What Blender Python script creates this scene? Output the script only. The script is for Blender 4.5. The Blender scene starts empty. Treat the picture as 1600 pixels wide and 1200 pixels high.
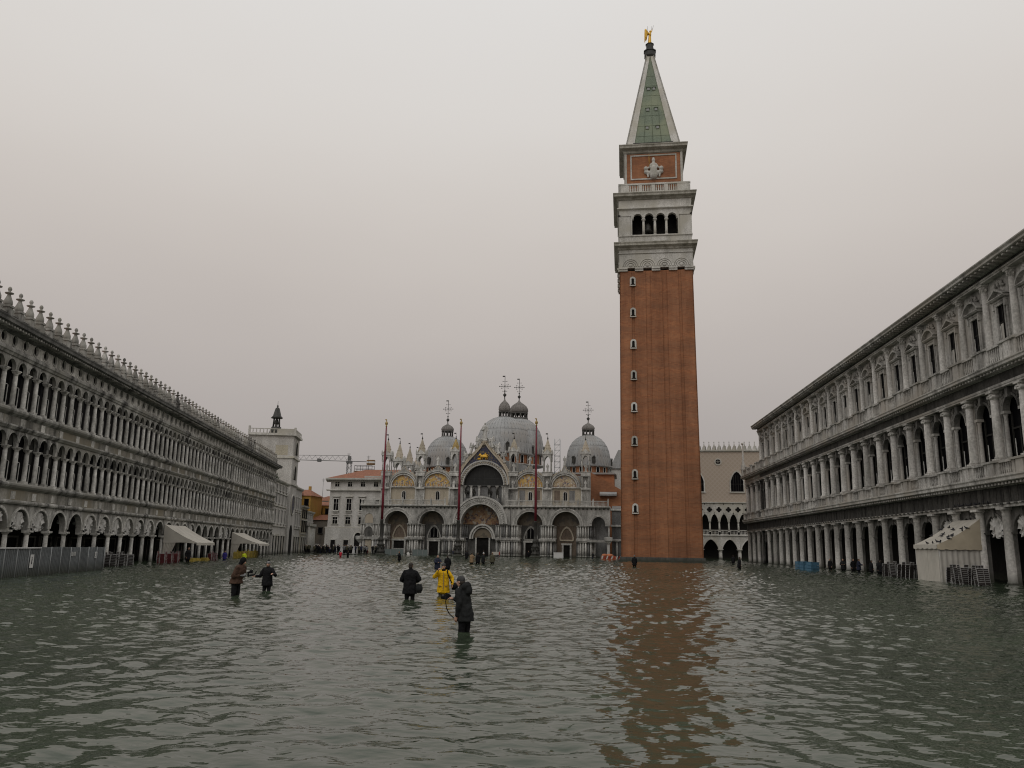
import bpy, bmesh, math, random
import numpy as np
from mathutils import Vector, Matrix
random.seed(7)
rng = np.random.default_rng(11)
SC = bpy.context.scene
COL = SC.collection
PI = math.pi
R = math.radians

# ------------------------------------------------------------------ camera
cam_d = bpy.data.cameras.new("camera")
cam = bpy.data.objects.new("camera", cam_d)
COL.objects.link(cam)
cam_d.sensor_width = 36.0
cam_d.lens = 1246.9 / 1600 * 36.0
cam_d.clip_start = 0.1
cam_d.clip_end = 3000
PITCH, ROLL = 0.2012, 0.0159
cam.location = (0, 0, 2.0)
cam.rotation_mode = 'QUATERNION'
cam.rotation_quaternion = (Matrix.Rotation(PI / 2 + PITCH, 4, 'X') @ Matrix.Rotation(ROLL, 4, 'Z')).to_quaternion()
SC.camera = cam

# ------------------------------------------------------------------ overcast sky
SUN_EL, SUN_AZ = R(48), R(200)
world = bpy.data.worlds.new("World")
SC.world = world
world.use_nodes = True
wt = world.node_tree
wt.nodes.clear()
wo = wt.nodes.new('ShaderNodeOutputWorld')
bg = wt.nodes.new('ShaderNodeBackground')
sky = wt.nodes.new('ShaderNodeTexSky')
sky.sky_type = 'NISHITA'
sky.sun_disc = False
sky.sun_elevation = SUN_EL
sky.sun_rotation = SUN_AZ
sky.air_density = 1.0
sky.dust_density = 4.0
tc = wt.nodes.new('ShaderNodeTexCoord')
sep = wt.nodes.new('ShaderNodeSeparateXYZ')
wt.links.new(tc.outputs['Generated'], sep.inputs[0])
nz = wt.nodes.new('ShaderNodeTexNoise')
nz.inputs['Scale'].default_value = 2.2
nz.inputs['Detail'].default_value = 3.0
nz.inputs['Roughness'].default_value = 0.45
mp = wt.nodes.new('ShaderNodeMapping')
mp.inputs['Scale'].default_value = (1, 1, 2.6)
wt.links.new(tc.outputs['Generated'], mp.inputs[0])
wt.links.new(mp.outputs[0], nz.inputs['Vector'])
ma = wt.nodes.new('ShaderNodeMath'); ma.operation = 'MULTIPLY_ADD'
wt.links.new(nz.outputs['Fac'], ma.inputs[0])
ma.inputs[1].default_value = 0.10
ma.inputs[2].default_value = -0.05
mb_ = wt.nodes.new('ShaderNodeMath'); mb_.operation = 'ADD'
wt.links.new(sep.outputs['Z'], mb_.inputs[0])
wt.links.new(ma.outputs[0], mb_.inputs[1])
rp = wt.nodes.new('ShaderNodeValToRGB')
cr = rp.color_ramp
cr.interpolation = 'B_SPLINE'
stops = [(0.0, (.335, .310, .300)), (0.10, (.386, .353, .338)), (0.22, (.484, .438, .410)),
         (0.36, (.605, .554, .512)), (0.50, (.715, .680, .644)), (0.66, (.770, .755, .738)), (1.0, (.85, .845, .84))]
cr.elements[0].position, cr.elements[0].color = stops[0][0], stops[0][1] + (1,)
cr.elements[1].position, cr.elements[1].color = stops[-1][0], stops[-1][1] + (1,)
for p_, c_ in stops[1:-1]:
    e_ = cr.elements.new(p_)
    e_.color = c_ + (1,)
wt.links.new(mb_.outputs[0], rp.inputs[0])
# thin veil of the clear sky behind the cloud deck
sk = wt.nodes.new('ShaderNodeVectorMath'); sk.operation = 'SCALE'
wt.links.new(sky.outputs[0], sk.inputs[0]); sk.inputs['Scale'].default_value = 0.09
mx = wt.nodes.new('ShaderNodeMixRGB')
mx.inputs[0].default_value = 0.96
wt.links.new(sk.outputs[0], mx.inputs[1])
wt.links.new(rp.outputs[0], mx.inputs[2])
wt.links.new(mx.outputs[0], bg.inputs[0])
bg.inputs[1].default_value = 1.0
wt.links.new(bg.outputs[0], wo.inputs[0])

sun_d = bpy.data.lights.new("sun", 'SUN')
sun = bpy.data.objects.new("sun", sun_d)
COL.objects.link(sun)
sun_d.energy = 0.5
sun_d.angle = R(40)
sun_d.color = (1.0, 0.97, 0.93)
sun.rotation_euler = (PI / 2 - SUN_EL, 0, R(-20))
SC.view_settings.view_transform = 'Standard'
SC.view_settings.look = 'None'
SC.view_settings.exposure = 0.0
SC.view_settings.gamma = 1.0
SC.cycles.max_bounces = 5
SC.cycles.diffuse_bounces = 2
SC.cycles.glossy_bounces = 3
SC.cycles.use_denoising = True
SC.cycles.filter_width = 1.1


# ------------------------------------------------------------------ mesh helpers
class MB:
    def __init__(s):
        s.v, s.f, s.sm = [], [], []

    def add(s, vs, fs, smooth=False):
        o = len(s.v)
        s.v.extend([tuple(p) for p in vs])
        for f in fs:
            s.f.append(tuple(i + o for i in f))
            s.sm.append(smooth)
        return s

    def box(s, x0, x1, y0, y1, z0, z1):
        return s.add([(x0, y0, z0), (x1, y0, z0), (x1, y1, z0), (x0, y1, z0), (x0, y0, z1), (x1, y0, z1), (x1, y1, z1), (x0, y1, z1)],
                     [(0, 3, 2, 1), (4, 5, 6, 7), (0, 1, 5, 4), (1, 2, 6, 5), (2, 3, 7, 6), (3, 0, 4, 7)])

    def prism(s, poly, y0, y1):            # polygon in x,z run from y0 to y1
        n = len(poly)
        vs = [(x, y0, z) for x, z in poly] + [(x, y1, z) for x, z in poly]
        fs = [tuple(range(n)), tuple(range(2 * n - 1, n - 1, -1))]
        fs += [(i, i + n, (i + 1) % n + n, (i + 1) % n) for i in range(n)]
        return s.add(vs, fs)

    def extr(s, prof, x0, x1):             # profile in y,z run from x0 to x1
        n = len(prof)
        vs = [(x0, y, z) for y, z in prof] + [(x1, y, z) for y, z in prof]
        fs = [tuple(range(n - 1, -1, -1)), tuple(range(n, 2 * n))]
        fs += [(i, (i + 1) % n, (i + 1) % n + n, i + n) for i in range(n)]
        return s.add(vs, fs)

    def strip(s, A, B, y0, y1, smooth=False):   # solid between two polylines in x,z
        n = len(A)
        vs = [(x, y0, z) for x, z in A] + [(x, y0, z) for x, z in B] + [(x, y1, z) for x, z in A] + [(x, y1, z) for x, z in B]
        fs = []
        for i in range(n - 1):
            fs += [(i, i + 1, n + i + 1, n + i), (2 * n + i + 1, 2 * n + i, 3 * n + i, 3 * n + i + 1),
                   (i + 1, i, 2 * n + i, 2 * n + i + 1), (n + i, n + i + 1, 3 * n + i + 1, 3 * n + i)]
        fs += [(0, n, 3 * n, 2 * n), (2 * n - 1, n - 1, 3 * n - 1, 4 * n - 1)]
        return s.add(vs, fs, smooth)

    def lathe(s, prof, cx=0, cy=0, seg=12, smooth=True, a0=0.0, cap=True):
        n = len(prof)
        vs, fs = [], []
        for k in range(seg):
            a = a0 + 2 * PI * k / seg
            for r, z in prof:
                vs.append((cx + r * math.cos(a), cy + r * math.sin(a), z))
        for k in range(seg):
            k2 = (k + 1) % seg
            for i in range(n - 1):
                fs.append((k * n + i, k2 * n + i, k2 * n + i + 1, k * n + i + 1))
        s.add(vs, fs, smooth)
        if cap:
            o = len(s.v) - len(vs)
            if prof[0][0] > 1e-6:
                s.f.append(tuple(o + k * n for k in range(seg - 1, -1, -1))); s.sm.append(False)
            if prof[-1][0] > 1e-6:
                s.f.append(tuple(o + k * n + n - 1 for k in range(seg))); s.sm.append(False)
        return s

    def tube(s, p0, p1, r0, r1=None, seg=8):
        r1 = r0 if r1 is None else r1
        p0, p1 = Vector(p0), Vector(p1)
        d = (p1 - p0).normalized()
        u = d.orthogonal().normalized()
        w = d.cross(u)
        vs = []
        for p, r in ((p0, r0), (p1, r1)):
            for k in range(seg):
                a = 2 * PI * k / seg
                vs.append(p + u * (r * math.cos(a)) + w * (r * math.sin(a)))
        fs = [(k, (k + 1) % seg, (k + 1) % seg + seg, k + seg) for k in range(seg)]
        s.add(vs, fs, True)
        o = len(s.v) - 2 * seg
        s.f.append(tuple(o + k for k in range(seg - 1, -1, -1))); s.sm.append(False)
        s.f.append(tuple(o + seg + k for k in range(seg))); s.sm.append(False)
        return s

    def poly(s, pts, r, seg=6):
        for a, b in zip(pts[:-1], pts[1:]):
            s.tube(a, b, r, r, seg)
        return s

    def capsule(s, p0, p1, r0, r1, seg=10, flat=None):
        p0, p1 = Vector(p0), Vector(p1)
        d = (p1 - p0)
        L = max(d.length, 1e-4)
        d /= L
        u = d.orthogonal().normalized()
        if flat is not None:
            u = (Vector(flat[0]) - d * d.dot(Vector(flat[0]))).normalized()
        w = d.cross(u)
        fl = 1.0 if flat is None else flat[1]
        rings = [(-r0, 0.02)]
        for t in (-60, -30, 0):
            rings.append((r0 * math.sin(R(t)), r0 * math.cos(R(t))))
        for t in (0, 30, 60):
            rings.append((L + r1 * math.sin(R(t)), r1 * math.cos(R(t))))
        rings.append((L + r1, 0.02 * r1))
        vs, fs = [], []
        for h, r in rings:
            for k in range(seg):
                a = 2 * PI * k / seg
                vs.append(p0 + d * h + u * (r * fl * math.cos(a)) + w * (r * math.sin(a)))
        for i in range(len(rings) - 1):
            for k in range(seg):
                k2 = (k + 1) % seg
                fs.append((i * seg + k, i * seg + k2, (i + 1) * seg + k2, (i + 1) * seg + k))
        fs.append(tuple(range(seg - 1, -1, -1)))
        o = (len(rings) - 1) * seg
        fs.append(tuple(o + k for k in range(seg)))
        return s.add(vs, fs, True)

    def ell(s, c, rx, ry, rz, seg=12, rings=8, rot=None):
        vs, fs = [], []
        M = rot if rot is not None else Matrix.Identity(3)
        c = Vector(c)
        for i in range(rings + 1):
            t = -PI / 2 + PI * i / rings
            q = max(math.cos(t), 0.01)
            for k in range(seg):
                a = 2 * PI * k / seg
                vs.append(c + M @ Vector((rx * q * math.cos(a), ry * q * math.sin(a), rz * math.sin(t))))
        for i in range(rings):
            for k in range(seg):
                k2 = (k + 1) % seg
                fs.append((i * seg + k, i * seg + k2, (i + 1) * seg + k2, (i + 1) * seg + k))
        fs.append(tuple(range(seg - 1, -1, -1)))
        fs.append(tuple(rings * seg + k for k in range(seg)))
        return s.add(vs, fs, True)

    def move(s, dx=0, dy=0, dz=0, rz=0.0, start=0):
        c, n = math.cos(rz), math.sin(rz)
        for i in range(start, len(s.v)):
            x, y, z = s.v[i]
            s.v[i] = (c * x - n * y + dx, n * x + c * y + dy, z + dz)
        return s

    def mesh(s, name, mat=None):
        me = bpy.data.meshes.new(name)
        me.from_pydata(s.v, [], s.f)
        me.polygons.foreach_set('use_smooth', s.sm)
        if len(s.v) < 60000:
            bm = bmesh.new(); bm.from_mesh(me)
            bmesh.ops.recalc_face_normals(bm, faces=bm.faces)
            bm.to_mesh(me); bm.free()
        if mat is not None:
            me.materials.append(mat)
        me.update()
        return me


def tag(o, label=None, cat=None, group=None, kind=None):
    if label: o['label'] = label
    if cat: o['category'] = cat
    if group: o['group'] = group
    if kind: o['kind'] = kind
    return o


def ob(name, me, mat=None, parent=None, loc=(0, 0, 0), rz=0.0, scale=None, **kw):
    if isinstance(me, MB):
        me = me.mesh(name, mat)
    elif mat is not None and len(me.materials) == 0:
        me.materials.append(mat)
    o = bpy.data.objects.new(name, me)
    COL.objects.link(o)
    o.location = loc
    o.rotation_euler = (0, 0, rz)
    if scale is not None:
        o.scale = scale if not isinstance(scale, (int, float)) else (scale,) * 3
    if parent is not None:
        o.parent = parent
    tag(o, **kw)
    return o


def thing(name, label, cat, loc=(0, 0, 0), rz=0.0, group=None, parent=None):
    o = bpy.data.objects.new(name, None)
    COL.objects.link(o)
    o.location = loc
    o.rotation_euler = (0, 0, rz)
    o.empty_display_size = 0.3
    if parent is not None:
        o.parent = parent
    return tag(o, label, cat, group)


def sub(name, parent, loc=(0, 0, 0), rz=0.0):
    o = bpy.data.objects.new(name, None)
    COL.objects.link(o)
    o.location = loc; o.rotation_euler = (0, 0, rz); o.parent = parent
    o.empty_display_size = 0.2
    return o


def copy_tree(o, parent=None, loc=None, rz=None):
    c = o.copy(); COL.objects.link(c)
    c.parent = parent
    if loc is not None: c.location = loc
    if rz is not None: c.rotation_euler = (0, 0, rz)
    for ch in list(o.children):
        copy_tree(ch, c)
    return c


WORK = bpy.data.scenes.new('work')            # scratch scene for voxel remeshing, removed at the end
FOLDS = bpy.data.textures.new('folds', 'CLOUDS')
FOLDS.noise_scale = .13


def remesh(mb, voxel, smooth=2, mat=None, name='body', deci=None, folds=0.0):
    me = mb.mesh('tmp')
    o = bpy.data.objects.new('tmp', me)
    WORK.collection.objects.link(o)
    m = o.modifiers.new('r', 'REMESH'); m.mode = 'VOXEL'; m.voxel_size = voxel; m.use_smooth_shade = True
    if smooth:
        m = o.modifiers.new('s', 'SMOOTH'); m.iterations = smooth; m.factor = 0.5
    if folds:
        m = o.modifiers.new('f', 'DISPLACE'); m.texture = FOLDS; m.strength = folds; m.mid_level = .5
    if deci:
        m = o.modifiers.new('d', 'DECIMATE'); m.ratio = deci
    WORK.view_layers[0].update()
    dg = WORK.view_layers[0].depsgraph
    me2 = bpy.data.meshes.new_from_object(o.evaluated_get(dg))
    me2.name = name
    bpy.data.objects.remove(o); bpy.data.meshes.remove(me)
    me2.materials.clear()
    if mat is not None: me2.materials.append(mat)
    return me2


def arc(cx, cz, r, n=12, a0=180.0, a1=0.0, sx=1.0, sz=1.0):
    return [(cx + sx * r * math.cos(R(a0 + (a1 - a0) * i / n)), cz + sz * r * math.sin(R(a0 + (a1 - a0) * i / n))) for i in range(n + 1)]


def ogee(cx, cz, r, h, n=12):
    """pointed arch from (-r,0) up to (0,h) and down again"""
    L = []
    for i in range(n + 1):
        t = i / n
        if t <= 0.5:
            a = t * 2
            x, z = -r * math.cos(a * PI / 2), h * math.sin(a * PI / 2) ** 0.9
            x = -r * (1 - a) ** 0.62; z = h * a ** 0.75 if a > 0 else 0
        else:
            a = (1 - t) * 2
            x = r * (1 - a) ** 0.62; z = h * a ** 0.75 if a > 0 else 0
        L.append((cx + x, cz + z))
    return L


def arch_panel(mb, x0, x1, z0, z1, cx, r, zs, y0, y1, n=14, sz=1.0, curve=None):
    """wall from x0..x1, z0..z1 with an arched opening down to z0"""
    A = curve or arc(cx, zs, r, n, sz=sz)
    B = [(min(max(x, x0), x1), z1) for x, z in A]
    mb.strip(A, B, y0, y1)
    if A[0][0] - x0 > 1e-4: mb.box(x0, A[0][0], y0, y1, z0, z1)
    if x1 - A[-1][0] > 1e-4: mb.box(A[-1][0], x1, y0, y1, z0, z1)
    return mb


def ring_panel(mb, x0, x1, z0, z1, cx, cz, r, y0, y1, n=24):
    """rectangular panel with a round hole"""
    A, B = [], []
    hw0, hw1, hz0, hz1 = cx - x0, x1 - cx, cz - z0, z1 - cz
    for i in range(n + 1):
        a = 2 * PI * i / n + PI / 4
        c, s_ = math.cos(a), math.sin(a)
        A.append((cx + r * c, cz + r * s_))
        kx = (hw1 if c > 0 else hw0) / max(abs(c), 1e-6)
        kz = (hz1 if s_ > 0 else hz0) / max(abs(s_), 1e-6)
        k = min(kx, kz)
        B.append((cx + k * c, cz + k * s_))
    return mb.strip(A, B, y0, y1)


# ------------------------------------------------------------------ materials
def new_mat(name):
    m = bpy.data.materials.new(name)
    m.use_nodes = True
    nt = m.node_tree
    b = nt.nodes['Principled BSDF']
    return m, nt, b


def stone(name, c1, c2, scale=0.7, streak=0.3, rough=0.85, c3=None, bump=0.0, fine=6.0, contrast=(0.32, 0.68), metallic=0.0, vary=.14, tide=True):
    """weathered surface: c1 main colour, c2 stain colour (world-space noise, run down the wall by streak)"""
    m, nt, b = new_mat(name)
    N, L = nt.nodes, nt.links
    g = N.new('ShaderNodeNewGeometry')
    mpn = N.new('ShaderNodeMapping')
    mpn.inputs['Scale'].default_value = (scale, scale, scale * streak)
    L.new(g.outputs['Position'], mpn.inputs[0])
    n1 = N.new('ShaderNodeTexNoise'); n1.inputs['Scale'].default_value = 1.0
    n1.inputs['Detail'].default_value = 6; n1.inputs['Roughness'].default_value = 0.65
    L.new(mpn.outputs[0], n1.inputs['Vector'])
    r1 = N.new('ShaderNodeValToRGB')
    r1.color_ramp.elements[0].position, r1.color_ramp.elements[0].color = contrast[0], c2 + (1,)
    r1.color_ramp.elements[1].position, r1.color_ramp.elements[1].color = contrast[1], c1 + (1,)
    L.new(n1.outputs['Fac'], r1.inputs[0])
    n2 = N.new('ShaderNodeTexNoise'); n2.inputs['Scale'].default_value = fine
    n2.inputs['Detail'].default_value = 4
    L.new(g.outputs['Position'], n2.inputs['Vector'])
    r2 = N.new('ShaderNodeValToRGB')
    r2.color_ramp.elements[0].position, r2.color_ramp.elements[0].color = 0.3, (.72, .72, .72, 1)
    r2.color_ramp.elements[1].position, r2.color_ramp.elements[1].color = 0.7, (1.15, 1.15, 1.15, 1)
    L.new(n2.outputs['Fac'], r2.inputs[0])
    mu = N.new('ShaderNodeMixRGB'); mu.blend_type = 'MULTIPLY'; mu.inputs[0].default_value = 1.0
    L.new(r1.outputs[0], mu.inputs[1]); L.new(r2.outputs[0], mu.inputs[2])
    out = mu.outputs[0]
    if c3 is not None:
        n3 = N.new('ShaderNodeTexNoise'); n3.inputs['Scale'].default_value = 0.25; n3.inputs['Detail'].default_value = 3
        L.new(g.outputs['Position'], n3.inputs['Vector'])
        r3 = N.new('ShaderNodeValToRGB')
        r3.color_ramp.elements[0].position, r3.color_ramp.elements[0].color = 0.45, (0, 0, 0, 1)
        r3.color_ramp.elements[1].position, r3.color_ramp.elements[1].color = 0.65, (1, 1, 1, 1)
        L.new(n3.outputs['Fac'], r3.inputs[0])
        m3 = N.new('ShaderNodeMixRGB'); L.new(r3.outputs[0], m3.inputs[0]); L.new(out, m3.inputs[1]); m3.inputs[2].default_value = c3 + (1,)
        out = m3.outputs[0]
    oi = N.new('ShaderNodeObjectInfo')
    mr = N.new('ShaderNodeMapRange'); mr.inputs['To Min'].default_value = 1 - vary; mr.inputs['To Max'].default_value = 1 + vary * .7
    L.new(oi.outputs['Random'], mr.inputs['Value'])
    vm = N.new('ShaderNodeVectorMath'); vm.operation = 'SCALE'; L.new(out, vm.inputs[0]); L.new(mr.outputs[0], vm.inputs['Scale'])
    out = vm.outputs[0]
    if tide:                                       # algae and damp left by earlier floods, up to about knee height
        sz = N.new('ShaderNodeSeparateXYZ'); L.new(g.outputs['Position'], sz.inputs[0])
        nt_ = N.new('ShaderNodeMath'); nt_.operation = 'MULTIPLY_ADD'; L.new(n2.outputs['Fac'], nt_.inputs[0]); nt_.inputs[1].default_value = -.7; L.new(sz.outputs['Z'], nt_.inputs[2])
        tr_ = N.new('ShaderNodeMapRange'); tr_.inputs['From Min'].default_value = -.3; tr_.inputs['From Max'].default_value = .35; tr_.inputs['To Min'].default_value = .85; tr_.inputs['To Max'].default_value = 0
        L.new(nt_.outputs[0], tr_.inputs['Value'])
        tm_ = N.new('ShaderNodeMixRGB'); L.new(tr_.outputs[0], tm_.inputs[0]); L.new(out, tm_.inputs[1]); tm_.inputs[2].default_value = (.045, .05, .035, 1)
        out = tm_.outputs[0]
    L.new(out, b.inputs['Base Color'])
    b.inputs['Roughness'].default_value = rough
    b.inputs['Metallic'].default_value = metallic
    b.inputs['Specular IOR Level'].default_value = 0.3
    if bump:
        bp = N.new('ShaderNodeBump'); bp.inputs['Strength'].default_value = bump; bp.inputs['Distance'].default_value = 0.05
        L.new(n2.outputs['Fac'], bp.inputs['Height']); L.new(bp.outputs[0], b.inputs['Normal'])
    return m


def plain(name, c, rough=0.6, metallic=0.0, spec=0.3, var=0.0, vs=8.0):
    m, nt, b = new_mat(name)
    b.inputs['Base Color'].default_value = c + (1,)
    if var:
        g = nt.nodes.new('ShaderNodeNewGeometry')
        n = nt.nodes.new('ShaderNodeTexNoise'); n.inputs['Scale'].default_value = vs; n.inputs['Detail'].default_value = 4
        nt.links.new(g.outputs['Position'], n.inputs['Vector'])
        r = nt.nodes.new('ShaderNodeValToRGB')
        r.color_ramp.elements[0].position = 0.3; r.color_ramp.elements[1].position = 0.7
        r.color_ramp.elements[0].color = tuple(x * (1 - var) for x in c) + (1,)
        r.color_ramp.elements[1].color = tuple(min(1, x * (1 + var)) for x in c) + (1,)
        nt.links.new(n.outputs['Fac'], r.inputs[0]); nt.links.new(r.outputs[0], b.inputs['Base Color'])
    b.inputs['Roughness'].default_value = rough
    b.inputs['Metallic'].default_value = metallic
    b.inputs['Specular IOR Level'].default_value = spec
    return m


def mosaic(name, cols, scale=1.6):
    m, nt, b = new_mat(name)
    N, L = nt.nodes, nt.links
    g = N.new('ShaderNodeNewGeometry')
    v = N.new('ShaderNodeTexVoronoi'); v.inputs['Scale'].default_value = scale
    n0 = N.new('ShaderNodeTexNoise'); n0.inputs['Scale'].default_value = 2.0; n0.inputs['Detail'].default_value = 3
    L.new(g.outputs['Position'], n0.inputs['Vector'])
    ad = N.new('ShaderNodeVectorMath'); ad.operation = 'MULTIPLY_ADD'
    L.new(n0.outputs['Color'], ad.inputs[0]); ad.inputs[1].default_value = (1.2, 1.2, 1.2); L.new(g.outputs['Position'], ad.inputs[2])
    L.new(ad.outputs[0], v.inputs['Vector'])
    s_ = N.new('ShaderNodeSeparateColor'); L.new(v.outputs['Color'], s_.inputs[0])
    r = N.new('ShaderNodeValToRGB'); r.color_ramp.interpolation = 'CONSTANT'
    r.color_ramp.elements[0].color = cols[0] + (1,); r.color_ramp.elements[0].position = 0
    r.color_ramp.elements[1].color = cols[-1] + (1,); r.color_ramp.elements[1].position = 1 - 1 / len(cols)
    for i, c in enumerate(cols[1:-1]):
        e = r.color_ramp.elements.new((i + 1) / len(cols)); e.color = c + (1,)
    L.new(s_.outputs[0], r.inputs[0])
    L.new(r.outputs[0], b.inputs['Base Color'])
    b.inputs['Roughness'].default_value = 0.45
    return m


M = {}
M['stone_left'] = stone('stone_left', (.58, .57, .53), (.08, .078, .072), 1.1, .22, c3=(.30, .29, .255), contrast=(.38, .64))
M['stone_left_dark'] = stone('stone_left_dark', (.27, .26, .235), (.09, .088, .08), 0.9, .4)
M['stone_left_frieze'] = stone('stone_left_frieze', (.68, .665, .62), (.22, .215, .19), 1.3, .3, contrast=(.3, .58))
M['stone_band'] = stone('stone_band', (.47, .45, .40), (.09, .088, .075), 1.0, .12, c3=(.27, .24, .18))
M['stone_right'] = stone('stone_right', (.58, .565, .53), (.16, .155, .142), 0.9, .2, c3=(.40, .37, .325), contrast=(.32, .6))
M['stone_right_dark'] = stone('stone_right_dark', (.115, .11, .10), (.035, .034, .032), 1.4, .3)  # friezes: black crust, plus the shade under the cornices put into the colour
M['stone_column'] = stone('stone_column', (.66, .64, .60), (.28, .27, .245), .8, .2, contrast=(.3, .58))
M['stone_shaded'] = stone('stone_shaded', (.24, .23, .21), (.05, .049, .045), 1.0, .3)  # arches and piers behind the columns: deep shade put into the stone colour
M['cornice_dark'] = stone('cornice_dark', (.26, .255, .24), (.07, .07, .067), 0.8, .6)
M['interior'] = plain('interior', (.014, .013, .012), .9, var=.4, vs=1.5, spec=.1)
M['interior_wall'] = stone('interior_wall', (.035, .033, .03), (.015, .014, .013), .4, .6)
M['glass'] = plain('glass', (.006, .006, .007), .3, spec=.015)
M['shutter'] = plain('shutter', (.035, .034, .031), .7, var=.3, vs=1.5, spec=.03)
M['white_frame'] = plain('white_frame', (.55, .54, .51), .6)
M['brick'] = None
M['white_stone'] = stone('white_stone', (.70, .685, .645), (.38, .37, .33), 0.6, .35, c3=(.44, .42, .36))
M['white_stone_stained'] = stone('white_stone_stained', (.47, .45, .39), (.15, .14, .10), 0.8, .5, contrast=(.25, .6))
M['copper'] = stone('copper', (.225, .27, .20), (.15, .185, .135), 0.35, .25, rough=.7, c3=(.25, .28, .19))
M['gold'] = plain('gold', (.62, .37, .06), .42, metallic=.65)
M['gold_dull'] = plain('gold_dull', (.36, .26, .10), .6, metallic=.2, var=.4, vs=4)
M['bronze'] = stone('bronze', (.06, .058, .05), (.022, .022, .02), 2.0, .6, rough=.5)
M['lead'] = stone('lead', (.43, .435, .43), (.27, .275, .275), 0.35, .25, rough=.6, c3=(.31, .295, .275), metallic=.1)
M['lead_rib'] = plain('lead_rib', (.30, .305, .305), .6)
M['lantern_copper'] = stone('lantern_copper', (.25, .235, .22), (.15, .14, .13), .8, .4)
M['marble'] = stone('marble', (.53, .52, .49), (.19, .187, .172), 1.2, .35)
M['marble_white'] = stone('marble_white', (.66, .65, .615), (.30, .295, .27), 1.3, .3)
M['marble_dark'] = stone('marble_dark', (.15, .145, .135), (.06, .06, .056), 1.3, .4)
M['marble_grey'] = stone('marble_grey', (.25, .25, .245), (.12, .12, .118), 1.6, .25)
M['marble_cream'] = stone('marble_cream', (.52, .465, .37), (.34, .30, .225), 1.0, .3, c3=(.45, .39, .31))
M['marble_pink'] = stone('marble_pink', (.22, .17, .13), (.12, .095, .075), 1.6, .3)
M['mosaic_gold'] = mosaic('mosaic_gold', [(.52, .33, .09), (.55, .37, .12), (.47, .29, .08), (.50, .44, .36), (.54, .35, .1), (.42, .22, .10), (.50, .33, .1), (.20, .18, .19), (.55, .38, .13), (.48, .43, .38)], 2.6)
M['mosaic_pale'] = mosaic('mosaic_pale', [(.50, .41, .27), (.46, .37, .25), (.52, .46, .38), (.35, .24, .17), (.50, .40, .25), (.16, .15, .17), (.50, .43, .32), (.45, .36, .22)], 3.0)
M['mosaic_red'] = mosaic('mosaic_red', [(.26, .15, .075), (.30, .19, .10), (.18, .09, .05), (.33, .29, .23), (.28, .17, .085), (.09, .06, .06)], 2.2)
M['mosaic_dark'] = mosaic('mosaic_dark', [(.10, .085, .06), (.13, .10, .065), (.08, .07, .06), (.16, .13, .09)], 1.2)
M['starry_blue'] = mosaic('starry_blue', [(.025, .028, .06), (.03, .033, .07), (.02, .022, .05), (.028, .03, .062), (.16, .13, .07)], 5.0)
M['dark_screen'] = plain('dark_screen', (.022, .023, .022), .35, var=.2, vs=.8)
M['red_pole'] = plain('red_pole', (.17, .022, .034), .5, var=.25, vs=1.0)
M['roof_tile'] = stone('roof_tile', (.30, .13, .075), (.17, .075, .05), 2.2, 1.0, fine=10)
M['plaster_white'] = stone('plaster_white', (.60, .585, .555), (.42, .405, .375), .5, .3)
M['plaster_cream'] = stone('plaster_cream', (.50, .46, .36), (.36, .33, .26), .5, .3)
M['plaster_yellow'] = stone('plaster_yellow', (.50, .30, .07), (.36, .21, .055), .6, .35, c3=(.42, .21, .06))
M['plaster_ochre'] = stone('plaster_ochre', (.33, .19, .08), (.2, .12, .06), .6, .35)
M['plaster_brown'] = stone('plaster_brown', (.17, .15, .12), (.09, .08, .07), .5, .35)  # dark brown for the low house wall and the walkway deck
M['canvas'] = plain('canvas', (.56, .53, .47), .9, spec=.1, var=.10, vs=1.2)
M['canvas_beige'] = plain('canvas_beige', (.47, .41, .31), .9, spec=.1, var=.12, vs=1.2)
M['curtain_grey'] = plain('curtain_grey', (.44, .42, .38), .9, spec=.1, var=.15, vs=1.5)
M['drape'] = plain('drape', (.60, .59, .56), .9, spec=.1, var=.15, vs=3)
M['hoarding'] = stone('hoarding', (.20, .215, .22), (.13, .14, .145), .7, .3, rough=.55)
M['hoarding_post'] = plain('hoarding_post', (.24, .25, .25), .5, metallic=.3)
M['paper'] = plain('paper', (.62, .62, .60), .8)
M['ink'] = plain('ink', (.05, .05, .05), .8)
M['chair_dark'] = plain('chair_dark', (.028, .024, .022), .6)
M['chair_frame'] = plain('chair_frame', (.50, .50, .49), .4, metallic=.4)
M['chair_red'] = plain('chair_red', (.105, .02, .022), .6, var=.3, vs=3)
M['chair_yellow'] = plain('chair_yellow', (.36, .27, .05), .7, var=.3, vs=3)
M['crate_blue'] = plain('crate_blue', (.07, .16, .24), .6, var=.25, vs=3)
M['metal'] = plain('metal', (.35, .36, .36), .4, metallic=.6)
M['crane'] = plain('crane', (.13, .13, .13), .6)
M['roof_canvas'] = plain('roof_canvas', (.42, .395, .345), .9, spec=.1, var=.14, vs=1.4)
M['metal_dark'] = plain('metal_dark', (.06, .06, .06), .5, metallic=.4)
M['red_paint'] = plain('red_paint', (.34, .05, .04), .6)
M['white_paint'] = plain('white_paint', (.62, .62, .61), .6)
M['orange'] = plain('orange', (.45, .16, .07), .7)
M['skin'] = plain('skin', (.40, .24, .17), .55, var=.12, vs=20)
M['hair'] = plain('hair', (.035, .028, .022), .7)
M['eye'] = plain('eye', (.02, .018, .016), .3)
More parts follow.
